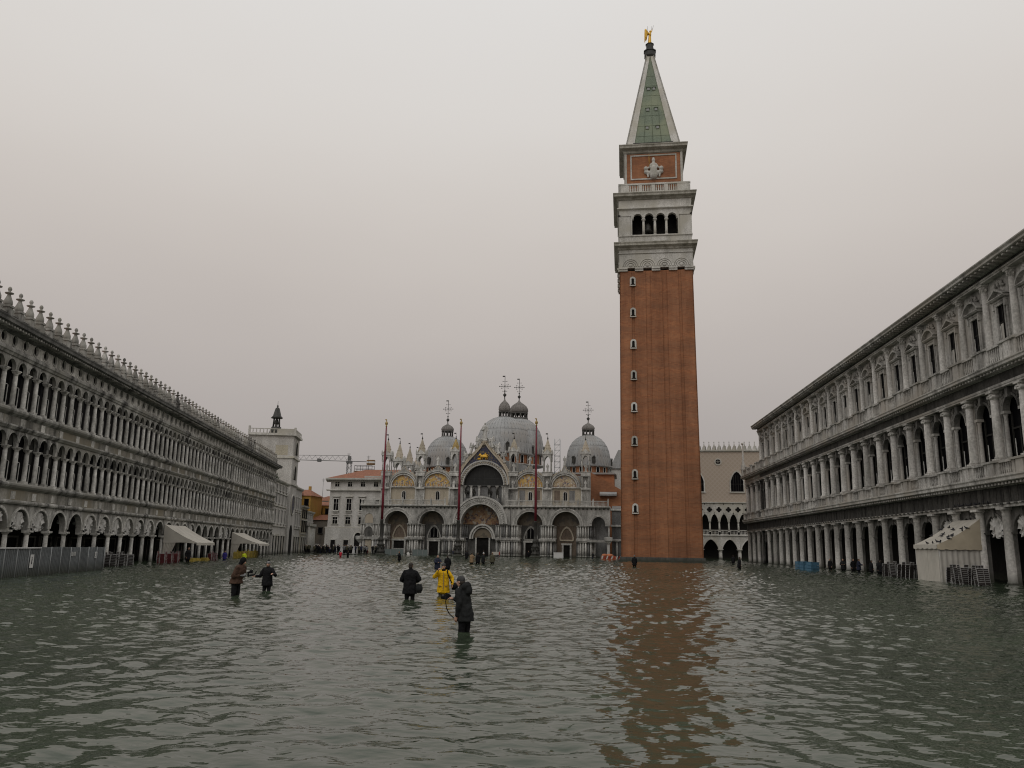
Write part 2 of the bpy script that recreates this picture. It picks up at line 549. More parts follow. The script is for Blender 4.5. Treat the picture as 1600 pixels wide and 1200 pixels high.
for nm_, c_ in dict(black=(.009, .009, .010), charcoal=(.017, .018, .018), brown=(.075, .045, .032), navy=(.022, .026, .045), yellow=(.62, .37, .012),
                    hivis=(.52, .60, .03), blue=(.035, .03, .17), red=(.50, .03, .05), grey=(.17, .17, .17), white=(.6, .6, .58), olive=(.08, .075, .05),
                    darkgrey=(.055, .055, .056), tan=(.24, .165, .10), darkred=(.14, .02, .025), teal=(.05, .12, .16)).items():
    M['cloth_' + nm_] = plain('cloth_' + nm_, c_, .85, spec=.15, var=.25, vs=14)
M['plant'] = plain('plant', (.035, .05, .025), .9, var=.5, vs=6)
M['pigeon'] = plain('pigeon', (.03, .03, .035), .7)
M['lamp_glass'] = plain('lamp_glass', (.55, .56, .55), .3)


def make_brick():
    m, nt, b = new_mat('brick')
    N, L = nt.nodes, nt.links
    tcn = N.new('ShaderNodeTexCoord')
    # courses read along the wall: x+y as run, z as height
    sp = N.new('ShaderNodeSeparateXYZ'); L.new(tcn.outputs['Object'], sp.inputs[0])
    sm = N.new('ShaderNodeMath'); sm.operation = 'ADD'; L.new(sp.outputs['X'], sm.inputs[0]); L.new(sp.outputs['Y'], sm.inputs[1])
    cb = N.new('ShaderNodeCombineXYZ'); L.new(sm.outputs[0], cb.inputs[0]); L.new(sp.outputs['Z'], cb.inputs[1])
    br = N.new('ShaderNodeTexBrick')
    br.inputs['Scale'].default_value = 1.0
    br.inputs['Brick Width'].default_value = 0.56; br.inputs['Row Height'].default_value = 0.2
    br.inputs['Mortar Size'].default_value = 0.02
    br.inputs['Color1'].default_value = (.395, .17, .085, 1); br.inputs['Color2'].default_value = (.30, .122, .063, 1)
    br.inputs['Mortar'].default_value = (.29, .17, .105, 1)
    br.inputs['Bias'].default_value = -0.1
    L.new(cb.outputs[0], br.inputs['Vector'])
    g = N.new('ShaderNodeNewGeometry')
    mpn = N.new('ShaderNodeMapping'); mpn.inputs['Scale'].default_value = (.5, .5, .06); L.new(g.outputs['Position'], mpn.inputs[0])
    n1 = N.new('ShaderNodeTexNoise'); n1.inputs['Scale'].default_value = 1; n1.inputs['Detail'].default_value = 6; n1.inputs['Roughness'].default_value = .6
    L.new(mpn.outputs[0], n1.inputs['Vector'])
    r1 = N.new('ShaderNodeValToRGB'); e = r1.color_ramp.elements
    e[0].position, e[0].color = .3, (.70, .67, .66, 1)
    e[1].position, e[1].color = .72, (1.1, 1.11, 1.1, 1)
    L.new(n1.outputs['Fac'], r1.inputs[0])
    mu = N.new('ShaderNodeMixRGB'); mu.blend_type = 'MULTIPLY'; mu.inputs[0].default_value = 1
    L.new(br.outputs['Color'], mu.inputs[1]); L.new(r1.outputs[0], mu.inputs[2])
    # broad bands of repair, lying along the courses
    mp2 = N.new('ShaderNodeMapping'); mp2.inputs['Scale'].default_value = (.12, .12, .55); L.new(g.outputs['Position'], mp2.inputs[0])
    n2 = N.new('ShaderNodeTexNoise'); n2.inputs['Scale'].default_value = 1; n2.inputs['Detail'].default_value = 5
    L.new(mp2.outputs[0], n2.inputs['Vector'])
    r2 = N.new('ShaderNodeValToRGB'); e = r2.color_ramp.elements
    e[0].position, e[0].color = .35, (.82, .86, .90, 1)
    e[1].position, e[1].color = .7, (1.13, 1.1, 1.04, 1)
    L.new(n2.outputs['Fac'], r2.inputs[0])
    m2 = N.new('ShaderNodeMixRGB'); m2.blend_type = 'MULTIPLY'; m2.inputs[0].default_value = 1
    L.new(mu.outputs[0], m2.inputs[1]); L.new(r2.outputs[0], m2.inputs[2])
    L.new(m2.outputs[0], b.inputs['Base Color'])
    b.inputs['Roughness'].default_value = .9
    b.inputs['Specular IOR Level'].default_value = .2
    return m


M['brick'] = make_brick()


def make_diaper():
    """pink and white lozenge pattern of a palace wall"""
    m, nt, b = new_mat('diaper_marble')
    N, L = nt.nodes, nt.links
    tcn = N.new('ShaderNodeTexCoord')
    sp = N.new('ShaderNodeSeparateXYZ'); L.new(tcn.outputs['Object'], sp.inputs[0])
    def tri(a, op):
        q = N.new('ShaderNodeMath'); q.operation = op; L.new(sp.outputs['X'], q.inputs[0]); L.new(sp.outputs['Z'], q.inputs[1])
        f = N.new('ShaderNodeMath'); f.operation = 'PINGPONG'; L.new(q.outputs[0], f.inputs[0]); f.inputs[1].default_value = a
        return f
    a, c = tri(.5, 'ADD'), tri(.5, 'SUBTRACT')
    mn = N.new('ShaderNodeMath'); mn.operation = 'MINIMUM'; L.new(a.outputs[0], mn.inputs[0]); L.new(c.outputs[0], mn.inputs[1])
    gt = N.new('ShaderNodeMath'); gt.operation = 'LESS_THAN'; L.new(mn.outputs[0], gt.inputs[0]); gt.inputs[1].default_value = .14
    mxn = N.new('ShaderNodeMixRGB'); L.new(gt.outputs[0], mxn.inputs[0])
    mxn.inputs[1].default_value = (.43, .355, .285, 1); mxn.inputs[2].default_value = (.47, .40, .33, 1)
    L.new(mxn.outputs[0], b.inputs['Base Color']); b.inputs['Roughness'].default_value = .85
    return m


M['diaper'] = make_diaper()

# ------------------------------------------------------------------ ground and water
GZ = -0.45
g_ = MB().box(-400, 400, -60, 700, GZ - 0.5, GZ)
ob('paving', g_, stone('paving_mat', (.16, .155, .145), (.10, .097, .09), .4, 1.0), kind='structure')


def wave_field(X, Y, rs):
    """choppy small waves: many crossing wave trains with random directions"""
    H = np.zeros_like(X); DX = np.zeros_like(X); DY = np.zeros_like(X)
    lam = np.exp(rs.uniform(np.log(.20), np.log(3.4), 96))
    lam.sort()
    for l in lam:
        th = rs.uniform(0, 2 * PI) if rs.uniform() < .6 else rs.normal(-1.25, .7)
        k = 2 * PI / l
        # slope per train, strongest for waves of about 0.6 to 1.2 m
        sl = .0275 * math.exp(-((math.log(l) - math.log(.62)) / .66) ** 2) + .0025
        a = sl / k
        ph = rs.uniform(0, 2 * PI)
        # slow change of strength over the water
        q = k * (math.cos(th) * X + math.sin(th) * Y) + ph + 0.9 * np.sin(X * .23 + l * 7) + .9 * np.sin(Y * .19 + l * 5)
        env = .75 + .35 * np.sin(X * .31 + Y * .17 + l * 11)
        H += a * env * np.sin(q)
        DX -= 1.55 * a * env * math.cos(th) * np.cos(q)
        DY -= 1.55 * a * env * math.sin(th) * np.cos(q)
    return H, DX, DY


def build_water():
    rs = np.random.default_rng(5)
    ny, nx = 1000, 660
    ys = 3.2 * (330 / 3.2) ** (np.linspace(0, 1, ny))
    ts = np.linspace(-1, 1, nx)
    Yg = np.repeat(ys[:, None], nx, 1)
    Xg = ts[None, :] * (ys[:, None] * .78 + 3.0)
    H, DX, DY = wave_field(Xg, Yg, rs)
    fade = 1.0 + 2.0 * np.clip((Yg - 14) / 60.0, 0, 1)
    H *= fade
    v = np.stack([Xg + DX, Yg + DY, H], -1).reshape(-1, 3)
    idx = np.arange(ny * nx).reshape(ny, nx)
    q = np.stack([idx[:-1, :-1], idx[:-1, 1:], idx[1:, 1:], idx[1:, :-1]], -1).reshape(-1, 4)
    # calm sheet all round, a hand below
    sheet = np.array([(-400, -60, -.16), (400, -60, -.16), (400, 700, -.16), (-400, 700, -.16)], float)
    n0 = len(v)
    v = np.concatenate([v, sheet])
    q = np.concatenate([q, np.array([[n0, n0 + 1, n0 + 2, n0 + 3]])])
    me = bpy.data.meshes.new('water')
    me.vertices.add(len(v)); me.vertices.foreach_set('co', v.ravel())
    me.loops.add(q.size); me.loops.foreach_set('vertex_index', q.ravel().astype(np.int32))
    me.polygons.add(len(q)); me.polygons.foreach_set('loop_start', np.arange(0, q.size, 4, dtype=np.int32))
    me.polygons.foreach_set('use_smooth', np.ones(len(q), bool))
    me.update(calc_edges=True)
    m, nt, b = new_mat('flood_water')
    N, L = nt.nodes, nt.links
    b.inputs['Roughness'].default_value = .035
    b.inputs['IOR'].default_value = 1.333
    b.inputs['Specular IOR Level'].default_value = .5
    gn = N.new('ShaderNodeNewGeometry')
    n0_ = N.new('ShaderNodeTexNoise'); n0_.inputs['Scale'].default_value = .12; n0_.inputs['Detail'].default_value = 3
    L.new(gn.outputs['Position'], n0_.inputs['Vector'])
    r0 = N.new('ShaderNodeValToRGB')
    r0.color_ramp.elements[0].position, r0.color_ramp.elements[0].color = .35, (.030, .042, .026, 1)
    r0.color_ramp.elements[1].position, r0.color_ramp.elements[1].color = .65, (.046, .060, .038, 1)
    L.new(n0_.outputs['Fac'], r0.inputs[0]); L.new(r0.outputs[0], b.inputs['Base Color'])
    n1 = N.new('ShaderNodeTexNoise'); n1.inputs['Scale'].default_value = 3.6; n1.inputs['Detail'].default_value = 2; n1.inputs['Roughness'].default_value = .4
    mpn = N.new('ShaderNodeMapping'); mpn.inputs['Scale'].default_value = (1, 1.5, 1); mpn.inputs['Rotation'].default_value = (0, 0, .3)
    L.new(gn.outputs['Position'], mpn.inputs[0]); L.new(mpn.outputs[0], n1.inputs['Vector'])
    bp = N.new('ShaderNodeBump'); bp.inputs['Strength'].default_value = 1.0; bp.inputs['Distance'].default_value = .024
    L.new(n1.outputs['Fac'], bp.inputs['Height']); L.new(bp.outputs[0], b.inputs['Normal'])
    me.materials.append(m)
    return ob('water', me, kind='structure')


build_water()

# ------------------------------------------------------------------ shared architectural pieces
def column_mesh(name, z0, z1, r, mat, seg=12, cap=.35, base=.22, square=True):
    """round column: base block, tapering shaft, bell capital and abacus"""
    mb = MB()
    if base:
        mb.box(-r * 1.35, r * 1.35, -r * 1.35, r * 1.35, z0, z0 + base * .5)
        mb.lathe([(r * 1.25, z0 + base * .5), (r * 1.3, z0 + base * .75), (r * 1.05, z0 + base)], seg=seg)
    zc = z1 - cap
    mb.lathe([(r, z0 + base), (r * .99, z0 + base + (zc - z0 - base) * .4), (r * .86, zc)], seg=seg)
    mb.lathe([(r * .95, zc), (r * .88, zc + cap * .12), (r * 1.0, zc + cap * .45), (r * 1.38, zc + cap * .75)], seg=seg)
    mb.box(-r * 1.42, r * 1.42, -r * 1.42, r * 1.42, zc + cap * .75, z1)
    return mb.mesh(name, mat)


def window_meshes(w, h, fr=.12, proud=.14, sill=True, arched=False, mullion=True):
    f = MB(); p = MB()
    hw = w / 2
    if arched:
        zs = h - hw
        A = [(-hw, 0)] + arc(0, zs, hw, 10) + [(hw, 0)]
        B = [(-hw - fr, 0)] + arc(0, zs, hw + fr, 10) + [(hw + fr, 0)]
        f.strip(A, B, -proud, .02)
        p.prism([(-hw + .002, .01)] + arc(0, zs, hw - .002, 10) + [(hw - .002, .01)], -.03, .02)
        if mullion:
            f.box(-.035, .035, -.06, -.03, 0, h - .01)
    else:
        f.box(-hw - fr, -hw, -proud, .02, 0, h); f.box(hw, hw + fr, -proud, .02, 0, h)
        f.box(-hw - fr - .05, hw + fr + .05, -proud - .06, .02, h, h + fr * 1.3)
        p.box(-hw + .002, hw - .002, -.03, .02, .003, h - .003)
        if mullion:
            f.box(-.035, .035, -.06, -.03, 0, h); f.box(-hw, hw, -.057, -.03, h * .62, h * .62 + .06)
    if sill:
        f.box(-hw - fr - .12, hw + fr + .12, -proud - .12, .02, -.14, 0)
    return f, p


_WC = {}
def window(parent, x, z, w, h, y=0, frame='white_frame', pane='glass', **k):
    key = (round(w, 2), round(h, 2), frame, pane, tuple(sorted(k.items())))
    if key not in _WC:
        f, p = window_meshes(w, h, **k)
        _WC[key] = (f.mesh('window', M[frame]), p.mesh('pane', M[pane]))
    f, p = _WC[key]
    o = ob('window', f, parent=parent, loc=(x, y, z))
    ob('pane', p, parent=o)
    return o


# ------------------------------------------------------------------ long arcaded building, left
LS = 1.4367
LX, LY, LA = -32.1889, 48.9152, -.1040
left_b = thing('arcaded_building', 'long grey three-storey arcaded building with obelisk battlements filling the left side', 'building',
               (LX, LY, 0), PI / 2 - LA)
N0, N1 = -4, 66
LEN0, LEN1 = (N0 - .5) * LS, (N1 + .15) * LS


def left_world(n, off, z=0.0):
    d = Vector((math.sin(LA), math.cos(LA), 0)); nn = Vector((math.cos(LA), -math.sin(LA), 0))
    return Vector((LX, LY, z)) + d * (n * LS) + nn * off


def left_building():
    P = left_b
    sd, st, sb, sf = M['stone_left'], M['stone_left'], M['stone_band'], M['stone_left_frieze']
    # core: the dark rooms behind the windows, portico back wall and ceiling
    core = MB()
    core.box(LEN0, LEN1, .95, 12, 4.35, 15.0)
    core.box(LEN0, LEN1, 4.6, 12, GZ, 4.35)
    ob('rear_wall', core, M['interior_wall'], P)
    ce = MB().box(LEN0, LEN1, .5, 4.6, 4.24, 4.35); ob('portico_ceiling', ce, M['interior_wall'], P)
    side = MB().box(LEN1 - .5, LEN1, .5, 12, GZ, 15.0); ob('end_wall', side, M['stone_left'], P)
    # ---- ground floor
    w = 2 * LS
    r = 1.2
    pan = arch_panel(MB(), -w / 2, w / 2, 2.58, 4.24, 0, r, 2.75, 0, .38, n=18).mesh('arch', M['stone_left'])
    ringm = MB().strip(arc(0, 2.75, r, 18), arc(0, 2.75, r + .16, 18), -.07, 0).mesh('archivolt', M['stone_left_frieze'])
    pier = MB()
    pier.lathe([(.2, -.4), (.2, .1), (.175, .2), (.17, 1.0), (.15, 2.3)], 0, .1, 14)
    pier.lathe([(.15, 2.26), (.2, 2.34), (.26, 2.44)], 0, .1, 12)
    pier.extr([(-.14, 2.42), (-.2, 2.46), (-.2, 2.58), (.36, 2.58), (.36, 2.42)], -.28, .28)
    pier = pier.mesh('pier', M['stone_left_frieze'])
    lamp = MB().lathe([(.0, 3.16), (.12, 3.2), (.17, 3.34), (.12, 3.46), (.03, 3.5), (.03, 4.2)], 0, 1.2, 10).mesh('hanging_lamp', M['lamp_glass'])
    shop = MB().box(-.85, .85, 4.5, 4.6, GZ, 2.1).mesh('shop_window', M['glass'])
    shopf = MB(); shopf.box(-1.0, -.85, 4.42, 4.6, GZ, 2.25); shopf.box(.85, 1.0, 4.42, 4.6, GZ, 2.25); shopf.box(-.85, .85, 4.42, 4.6, 2.1, 2.25)
    shopf = shopf.mesh('shop_frame', M['stone_left_dark'])
    n = .65 - 4
    k = 0
    while n < N1:
        ob('pier', pier, parent=P, loc=(n * LS, 0, 0))
        c = (n + 1) * LS
        if n + 2 < N1 + .8:
            a = ob('arch', pan, parent=P, loc=(c, 0, 0))
            ob('archivolt', ringm, parent=a)
            ob('hanging_lamp', lamp, parent=P, loc=(c, 0, 0))
            s_ = ob('shop_window', shop, parent=P, loc=(c, 0, 0))
            ob('shop_frame', shopf, parent=s_)
        n += 2; k += 1
    # ---- first and second upper storeys
    def storey(z_sill, z_cap, z_spring, z_top, rr):
        ar = arch_panel(MB(), -LS / 2, LS / 2, z_spring, z_top, 0, rr, z_spring + (z_top - .2 - rr - z_spring), 0, .2, n=14)
        ar.strip(arc(0, z_top - .2 - rr, rr, 14), arc(0, z_top - .2 - rr, rr + .1, 14), -.05, 0)
        ar = ar.mesh('window_arch', M['stone_left'])
        h = z_spring - z_sill
        cm = MB()
        cm.box(-.23, .23, -.2, .2, z_sill, z_sill + .14)
        cm.lathe([(.175, z_sill + .14), (.185, z_sill + .18), (.158, z_sill + .24), (.155, z_sill + .26 + h * .4), (.135, z_cap)], 0, .0, 12)
        cm.lathe([(.15, z_cap), (.135, z_cap + .04), (.18, z_cap + .14), (.24, z_cap + .24)], 0, .0, 10)
        for q in range(4): cm.ell((.2 * math.cos(q * PI / 2 + PI / 4), .2 * math.sin(q * PI / 2 + PI / 4), z_cap + .2), .07, .07, .08, 6, 4)
        cm.box(-.25, .25, -.24, .2, z_cap + .24, z_spring)
        cm = cm.mesh('column', M['stone_left_frieze'])
        wf = MB()
        wf.box(.34, .40, .215, .245, z_sill + .02, z_sill + h * .60)
        wf.box(-.5, .34, .235, .248, z_sill + h * .6, z_sill + h * .62)
        wf = wf.mesh('window', M['white_frame'])
        pn = MB().box(-LS / 2 + .01, LS / 2 - .01, .25, .29, z_sill, z_top - .05).mesh('pane', M['glass'])
        blind = MB().box(-.46, .46, .20, .235, z_sill + h * .62, z_top - .35).mesh('blind', M['shutter'])
        for i in range(N0, N1 + 1):
            ob('window_arch', ar, parent=P, loc=(i * LS, 0, 0))
            ob('column', cm, parent=P, loc=((i - .5) * LS, 0, 0))
            o = ob('window', wf, parent=P, loc=(i * LS, 0, 0))
            ob('pane', pn, parent=o)
            if random.random() < .18:
                ob('blind', blind, parent=o)
        ob('column', cm, parent=P, loc=((N1 + .5) * LS - .35, 0, 0))
    storey(5.62, 7.62, 7.90, 9.0, .56)
    storey(10.33, 12.44, 12.75, 13.62, .545)
    # ---- horizontal courses
    def course(name, prof, mat, x0=LEN0, x1=LEN1 + .1):
        return ob(name, MB().extr(prof, x0, x1), mat, P)
    course('string_course', [(-.16, 4.24), (-.22, 4.34), (-.22, 4.44), (-.10, 4.50), (.6, 4.50), (.6, 4.24)], M['stone_left'])
    course('frieze_band', [(-.04, 4.50), (-.04, 5.16), (.6, 5.16), (.6, 4.50)], M['stone_band'])
    course('sill_course', [(-.04, 5.16), (-.26, 5.30), (-.34, 5.42), (-.34, 5.52), (-.20, 5.62), (.75, 5.62), (.75, 5.16)], M['stone_left'])
    course('string_course', [(-.08, 9.0), (-.14, 9.08), (-.22, 9.18), (-.22, 9.28), (.6, 9.28), (.6, 9.0)], M['stone_left'])
    course('frieze_band', [(-.04, 9.28), (-.04, 9.82), (.6, 9.82), (.6, 9.28)], M['stone_band'])
    course('sill_course', [(-.04, 9.82), (-.26, 9.98), (-.34, 10.10), (-.34, 10.22), (-.20, 10.33), (.75, 10.33), (.75, 9.82)], M['stone_left'])
    course('string_course', [(-.08, 13.62), (-.14, 13.76), (-.20, 13.82), (-.20, 13.98), (-.12, 14.10), (.6, 14.10), (.6, 13.62)], M['stone_left'])
    # recessed breaks in the friezes: pale stone tablets
    tab = MB().box(-.28, .28, -.075, -.038, 0, .5).mesh('frieze_tablet', M['stone_left_frieze'])
    for i in range(N0, N1, 2):
        ob('frieze_tablet', tab, parent=P, loc=((i + .65) * LS, 0, 9.31))
        ob('frieze_tablet', tab, parent=P, loc=((i + .65) * LS, 0, 4.56))
    # frieze with round windows
    fz = ring_panel(MB(), -LS / 2, LS / 2, 14.10, 15.0, 0, 14.6, .33, 0, .4, 24)
    fz.strip(arc(0, 14.6, .33, 24, 0, 360), arc(0, 14.6, .40, 24, 0, 360), -.04, 0)
    fz = fz.mesh('frieze_panel', M['stone_left_frieze'])
    oc = MB().box(-.5, .5, .12, .2, 14.15, 14.98).mesh('round_window', M['interior'])
    for i in range(N0, N1 + 1):
        f = ob('frieze_panel', fz, parent=P, loc=(i * LS, 0, 0))
        ob('round_window', oc, parent=f)
    # cornice with dentils
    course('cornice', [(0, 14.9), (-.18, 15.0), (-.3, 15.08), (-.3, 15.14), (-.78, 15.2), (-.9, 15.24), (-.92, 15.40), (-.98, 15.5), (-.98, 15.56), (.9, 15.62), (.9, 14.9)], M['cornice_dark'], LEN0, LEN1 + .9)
    dn = MB()
    for k in range(int((LEN1 - LEN0) / .36)):
        x = LEN0 + k * .36
        dn.box(x, x + .17, -.76, -.28, 15.05, 15.17)
    ob('dentils', dn, M['stone_left'], P, kind='stuff')
    # battlement: pedestals with bulbous obelisks, low scrolled blocks between
    pd = MB()
    pd.box(-.25, .25, -.05, .45, 15.56, 16.52); pd.box(-.31, .31, -.11, .51, 16.52, 16.66); pd.box(-.31, .31, -.11, .51, 15.56, 15.68)
    pd.lathe([(.25, 16.66), (.275, 16.78), (.26, 16.95), (.16, 17.2), (.105, 17.36), (.11, 17.40), (.25, 17.45), (.27, 17.50), (.11, 17.54), (.07, 17.6), (.12, 17.7), (.125, 17.78), (.08, 17.88), (0, 17.93)], 0, .2, 12)
    pd = pd.mesh('obelisk', M['stone_left'])
    lw = MB()
    lw.box(-.44, .44, .05, .35, 15.56, 15.72); lw.box(-.44, .44, .05, .35, 16.14, 16.26)
    for q in (-.28, 0, .28):
        lw.lathe([(.07, 15.72), (.11, 15.86), (.06, 16.05), (.09, 16.14)], q, .2, 8)
    lw.lathe([(.12, 16.26), (.08, 16.34), (.14, 16.46), (.10, 16.58), (0, 16.62)], 0, .2, 10)
    lw = lw.mesh('battlement_block', M['stone_left'])
    for i in range(N0, N1 + 1):
        o = ob('obelisk', pd, parent=P, loc=((i + .25) * LS, 0, 0))
        if i % 7 == 3:
            o.scale = (1, 1, 1.0 + random.uniform(-.004, .004))
        ob('battlement_block', lw, parent=P, loc=((i + .75) * LS, 0, 0))
    # roof behind
    ob('roof', MB().prism([(LEN0, 15.0), (LEN1, 15.0), (LEN1, 15.5), (LEN0, 15.5)], .95, 12), M['roof_tile'], P)


left_building()

# ------------------------------------------------------------------ long classical building, right
RS = 3.7393
RX, RY, RA = 33.7054, 53.1361, .0899
right_b = thing('classical_building', 'long grey three-storey classical building with pedimented top windows filling the right side', 'building',
                (RX, RY, 0), -PI / 2 - RA)


def right_world(n, off, z=0.0):
    d = Vector((math.sin(RA), math.cos(RA), 0)); nn = Vector((-math.cos(RA), math.sin(RA), 0))
    return Vector((RX, RY, z)) + d * (n * RS) + nn * off


def bal_panel(w, z0, z1, nb, mat, yd=.12):
    mb = MB()
    mb.box(-w / 2, w / 2, -yd, yd, z0, z0 + .12); mb.box(-w / 2, w / 2, -yd - .03, yd + .03, z1 - .16, z1)
    h = z1 - .16 - z0 - .12
    for i in range(nb):
        x = -w / 2 + w * (i + .5) / nb
        r = min(.085, w / nb * .36)
        mb.lathe([(r * .7, z0 + .12), (r * .6, z0 + .12 + h * .1), (r, z0 + .12 + h * .38), (r * .5, z0 + .12 + h * .78), (r * .75, z1 - .16)], x, 0, 6, cap=False)
    return mb.mesh('balustrade', mat)


def right_building(P, n0, n1, three=True, yoff=0.0):
    """n0..n1 whole bays; local x runs from the far end to the near end, so bay n sits at x=-n*RS"""
    S = M['stone_right']
    xa, xb = -(n1 + .5) * RS, -(n0 - .5) * RS
    ztop = 21.0 if three else 13.2
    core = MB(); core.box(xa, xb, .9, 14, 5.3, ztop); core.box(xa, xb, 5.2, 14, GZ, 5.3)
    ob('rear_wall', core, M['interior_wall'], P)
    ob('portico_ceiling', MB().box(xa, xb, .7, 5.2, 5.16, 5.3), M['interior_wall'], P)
    ob('end_wall', MB().box(xa - .02, xa + .6, .55, 14, GZ, ztop), S, P)
    # ---- ground floor: pier + engaged Doric column, arch between
    gc = MB()
    gc.box(-.42, .42, .1, .34, GZ, 3.36)
    gc.extr([(.04, 3.36), (-.0, 3.5), (.38, 3.5), (.38, 3.36)], -.47, .47)
    gc.box(-.42, .42, .12, .34, 3.5, 5.2)
    gc = gc.mesh('pier', M['stone_shaded'])
    gcol = MB()
    gcol.box(-.5, .5, -.46, .3, GZ, .05)
    gcol.lathe([(.41, .05), (.42, .14), (.355, .24), (.35, 2.0), (.305, 4.62), (.33, 4.66), (.31, 4.72), (.32, 4.86), (.42, 5.0)], 0, .02, 18)
    gcol.box(-.48, .48, -.46, .4, 5.0, 5.16)
    gcol = gcol.mesh('column', M['stone_column'])
    hw = RS / 2
    ga = arch_panel(MB(), -hw + .42, hw - .42, 3.5, 5.2, 0, 1.34, 3.36, .14, .32, n=16)
    ga.strip(arc(0, 3.36, 1.34, 16), arc(0, 3.36, 1.50, 16), .06, .14)
    ga.box(-.16, .16, .0, .2, 4.55, 5.16)
    ga = ga.mesh('arch', M['stone_shaded'])
    # ---- first floor: Ionic columns, small columns carry the arch
    fc = MB()
    fc.box(-.40, .40, -.40, .4, 8.3, 8.48)
    fc.lathe([(.36, 8.48), (.37, 8.56), (.305, 8.68), (.30, 10.2), (.26, 12.62)], 0, .0, 18)
    fc.lathe([(.27, 12.62), (.34, 12.72), (.35, 12.8)], 0, .0, 14)
    fc.tube((-.29, -.34, 12.82), (-.29, .3, 12.82), .12, .12, 10); fc.tube((.29, -.34, 12.82), (.29, .3, 12.82), .12, .12, 10)
    fc.box(-.34, .34, -.34, .34, 12.85, 12.95)
    fc.lathe([(.3, 12.95), (.36, 13.1)], 0, .0, 12)
    fc.box(-.4, .4, -.4, .4, 13.06, 13.2)
    fc = fc.mesh('column', M['stone_column'])
    fp = MB(); fp.box(-.4, .4, .2, .5, 8.3, 13.2)
    for sx in (-1, 1):
        for yy in (.28,):
            fp.lathe([(.17, 8.45), (.155, 8.6), (.135, 11.3), (.19, 11.5)], sx * .72, yy, 10)
        fp.box(sx * .72 - .2, sx * .72 + .2, .08, .5, 8.3, 8.45)
        fp.box(sx * .72 - .23, sx * .72 + .23, .04, .5, 11.5, 11.7)
    fp = fp.mesh('pier', S)
    fa = arch_panel(MB(), -hw + .4, hw - .4, 11.7, 13.2, 0, .92, 11.72, .16, .48, n=16)
    fa.strip(arc(0, 11.72, .92, 16), arc(0, 11.72, 1.08, 16), .02, .16)
    # carved spandrel figures, rough lumps either side of the arch
    rr = random.Random(3)
    for sx in (-1, 1):
        for k in range(6):
            t = k / 5
            fa.ell((sx * (1.0 + .12 * math.sin(k * 2)), .1, 11.95 + 1.05 * t), .10 + .05 * rr.random(), .09, .15, 6, 4)
    fa.prism([(-.13, 12.5), (.13, 12.5), (.19, 13.16), (-.19, 13.16)], -.14, .2)
    fa = fa.mesh('arch', M['stone_shaded'])
    fw = MB(); fw.box(-.98, -.88, .5, .6, 8.3, 11.6); fw.box(.88, .98, .5, .6, 8.3, 11.6); fw.box(-.88, .88, .52, .6, 10.4, 10.52); fw.box(-.05, .05, .52, .6, 8.3, 10.4)
    fw = fw.mesh('window', M['shutter'])
    fg = MB().box(-1.4, 1.4, .62, .68, 8.2, 12.9).mesh('pane', M['glass'])
    fj = MB().box(-.66, -.6, .46, .5, 8.3, 9.75).mesh('curtain_edge', M['drape'])
    # ---- second floor
    tc = MB()
    tc.box(-.34, .34, -.22, .4, 16.1, 16.3)
    tc.lathe([(.30, 16.3), (.31, 16.38), (.255, 16.46), (.25, 18.2), (.215, 20.42)], 0, .1, 16)
    tc.lathe([(.22, 20.42), (.24, 20.5), (.27, 20.65), (.25, 20.68), (.36, 20.86)], 0, .1, 12)
    for k in range(8):
        a = k * PI / 4
        tc.ell((.27 * math.cos(a), .1 + .27 * math.sin(a), 20.62), .08, .08, .12, 6, 4); tc.ell((.3 * math.cos(a + .4), .1 + .3 * math.sin(a + .4), 20.78), .07, .07, .08, 6, 4)
    tc.box(-.38, .38, -.28, .4, 20.86, 21.0)
    tc = tc.mesh('column', M['stone_column'])
    tw = MB(); tw.box(-hw, -.50, .22, .8, 15.9, 21.0); tw.box(.50, hw, .22, .8, 15.9, 21.0)
    tw.box(-.50, .50, .22, .8, 18.98, 21.0); tw.box(-.5, .5, .22, .8, 15.9, 16.4)
    tw = tw.mesh('wall_panel', M['stone_right'])
    def surround(seg):
        t = MB()
        t.box(-.68, -.5, .06, .3, 16.4, 19.0); t.box(.5, .68, .06, .3, 16.4, 19.0); t.box(-.68, .68, .06, .3, 18.98, 19.2)
        t.box(-.86, -.70, .1, .3, 16.4, 19.2); t.box(.70, .86, .1, .3, 16.4, 19.2)
        for sx in (-1, 1):
            t.box(sx * .8 - .1, sx * .8 + .1, -.02, .3, 18.75, 19.28)
        t.box(-.95, .95, .02, .3, 19.2, 19.36)
        t.extr([(.3, 19.36), (-.12, 19.36), (-.22, 19.46), (-.22, 19.52), (.3, 19.52)], -1.08, 1.08)
        if seg:
            A = arc(0, 19.0, 1.19, 12, 154, 26); B = arc(0, 19.0, 1.35, 12, 154, 26)
        else:
            A = [(-1.02, 19.52), (0, 20.0), (1.02, 19.52)]; B = [(-1.16, 19.56), (0, 20.17), (1.16, 19.56)]
        t.strip(A, B, -.22, .3)
        t.prism(([(-.9, 19.52)] + (A if not seg else A) + [(.9, 19.52)]) if seg else [(-1.0, 19.525), (0, 20.0), (1.0, 19.525)], .1, .29)
        # carved figures over the pediment
        for sx in (-1, 1):
            t.ell((sx * .42, .12, 20.45), .16, .12, .26, 8, 5); t.ell((sx * .26, .08, 20.62), .12, .1, .12, 6, 4); t.ell((sx * .62, .12, 20.28), .18, .1, .1, 6, 4)
        t.ell((0, .1, 20.55), .12, .12, .3, 8, 5)
        return t.mesh('pediment', S)
    tp = [surround(False), surround(True)]
    tg = MB().box(-.499, .499, .235, .30, 16.4, 18.98).mesh('pane', M['glass'])
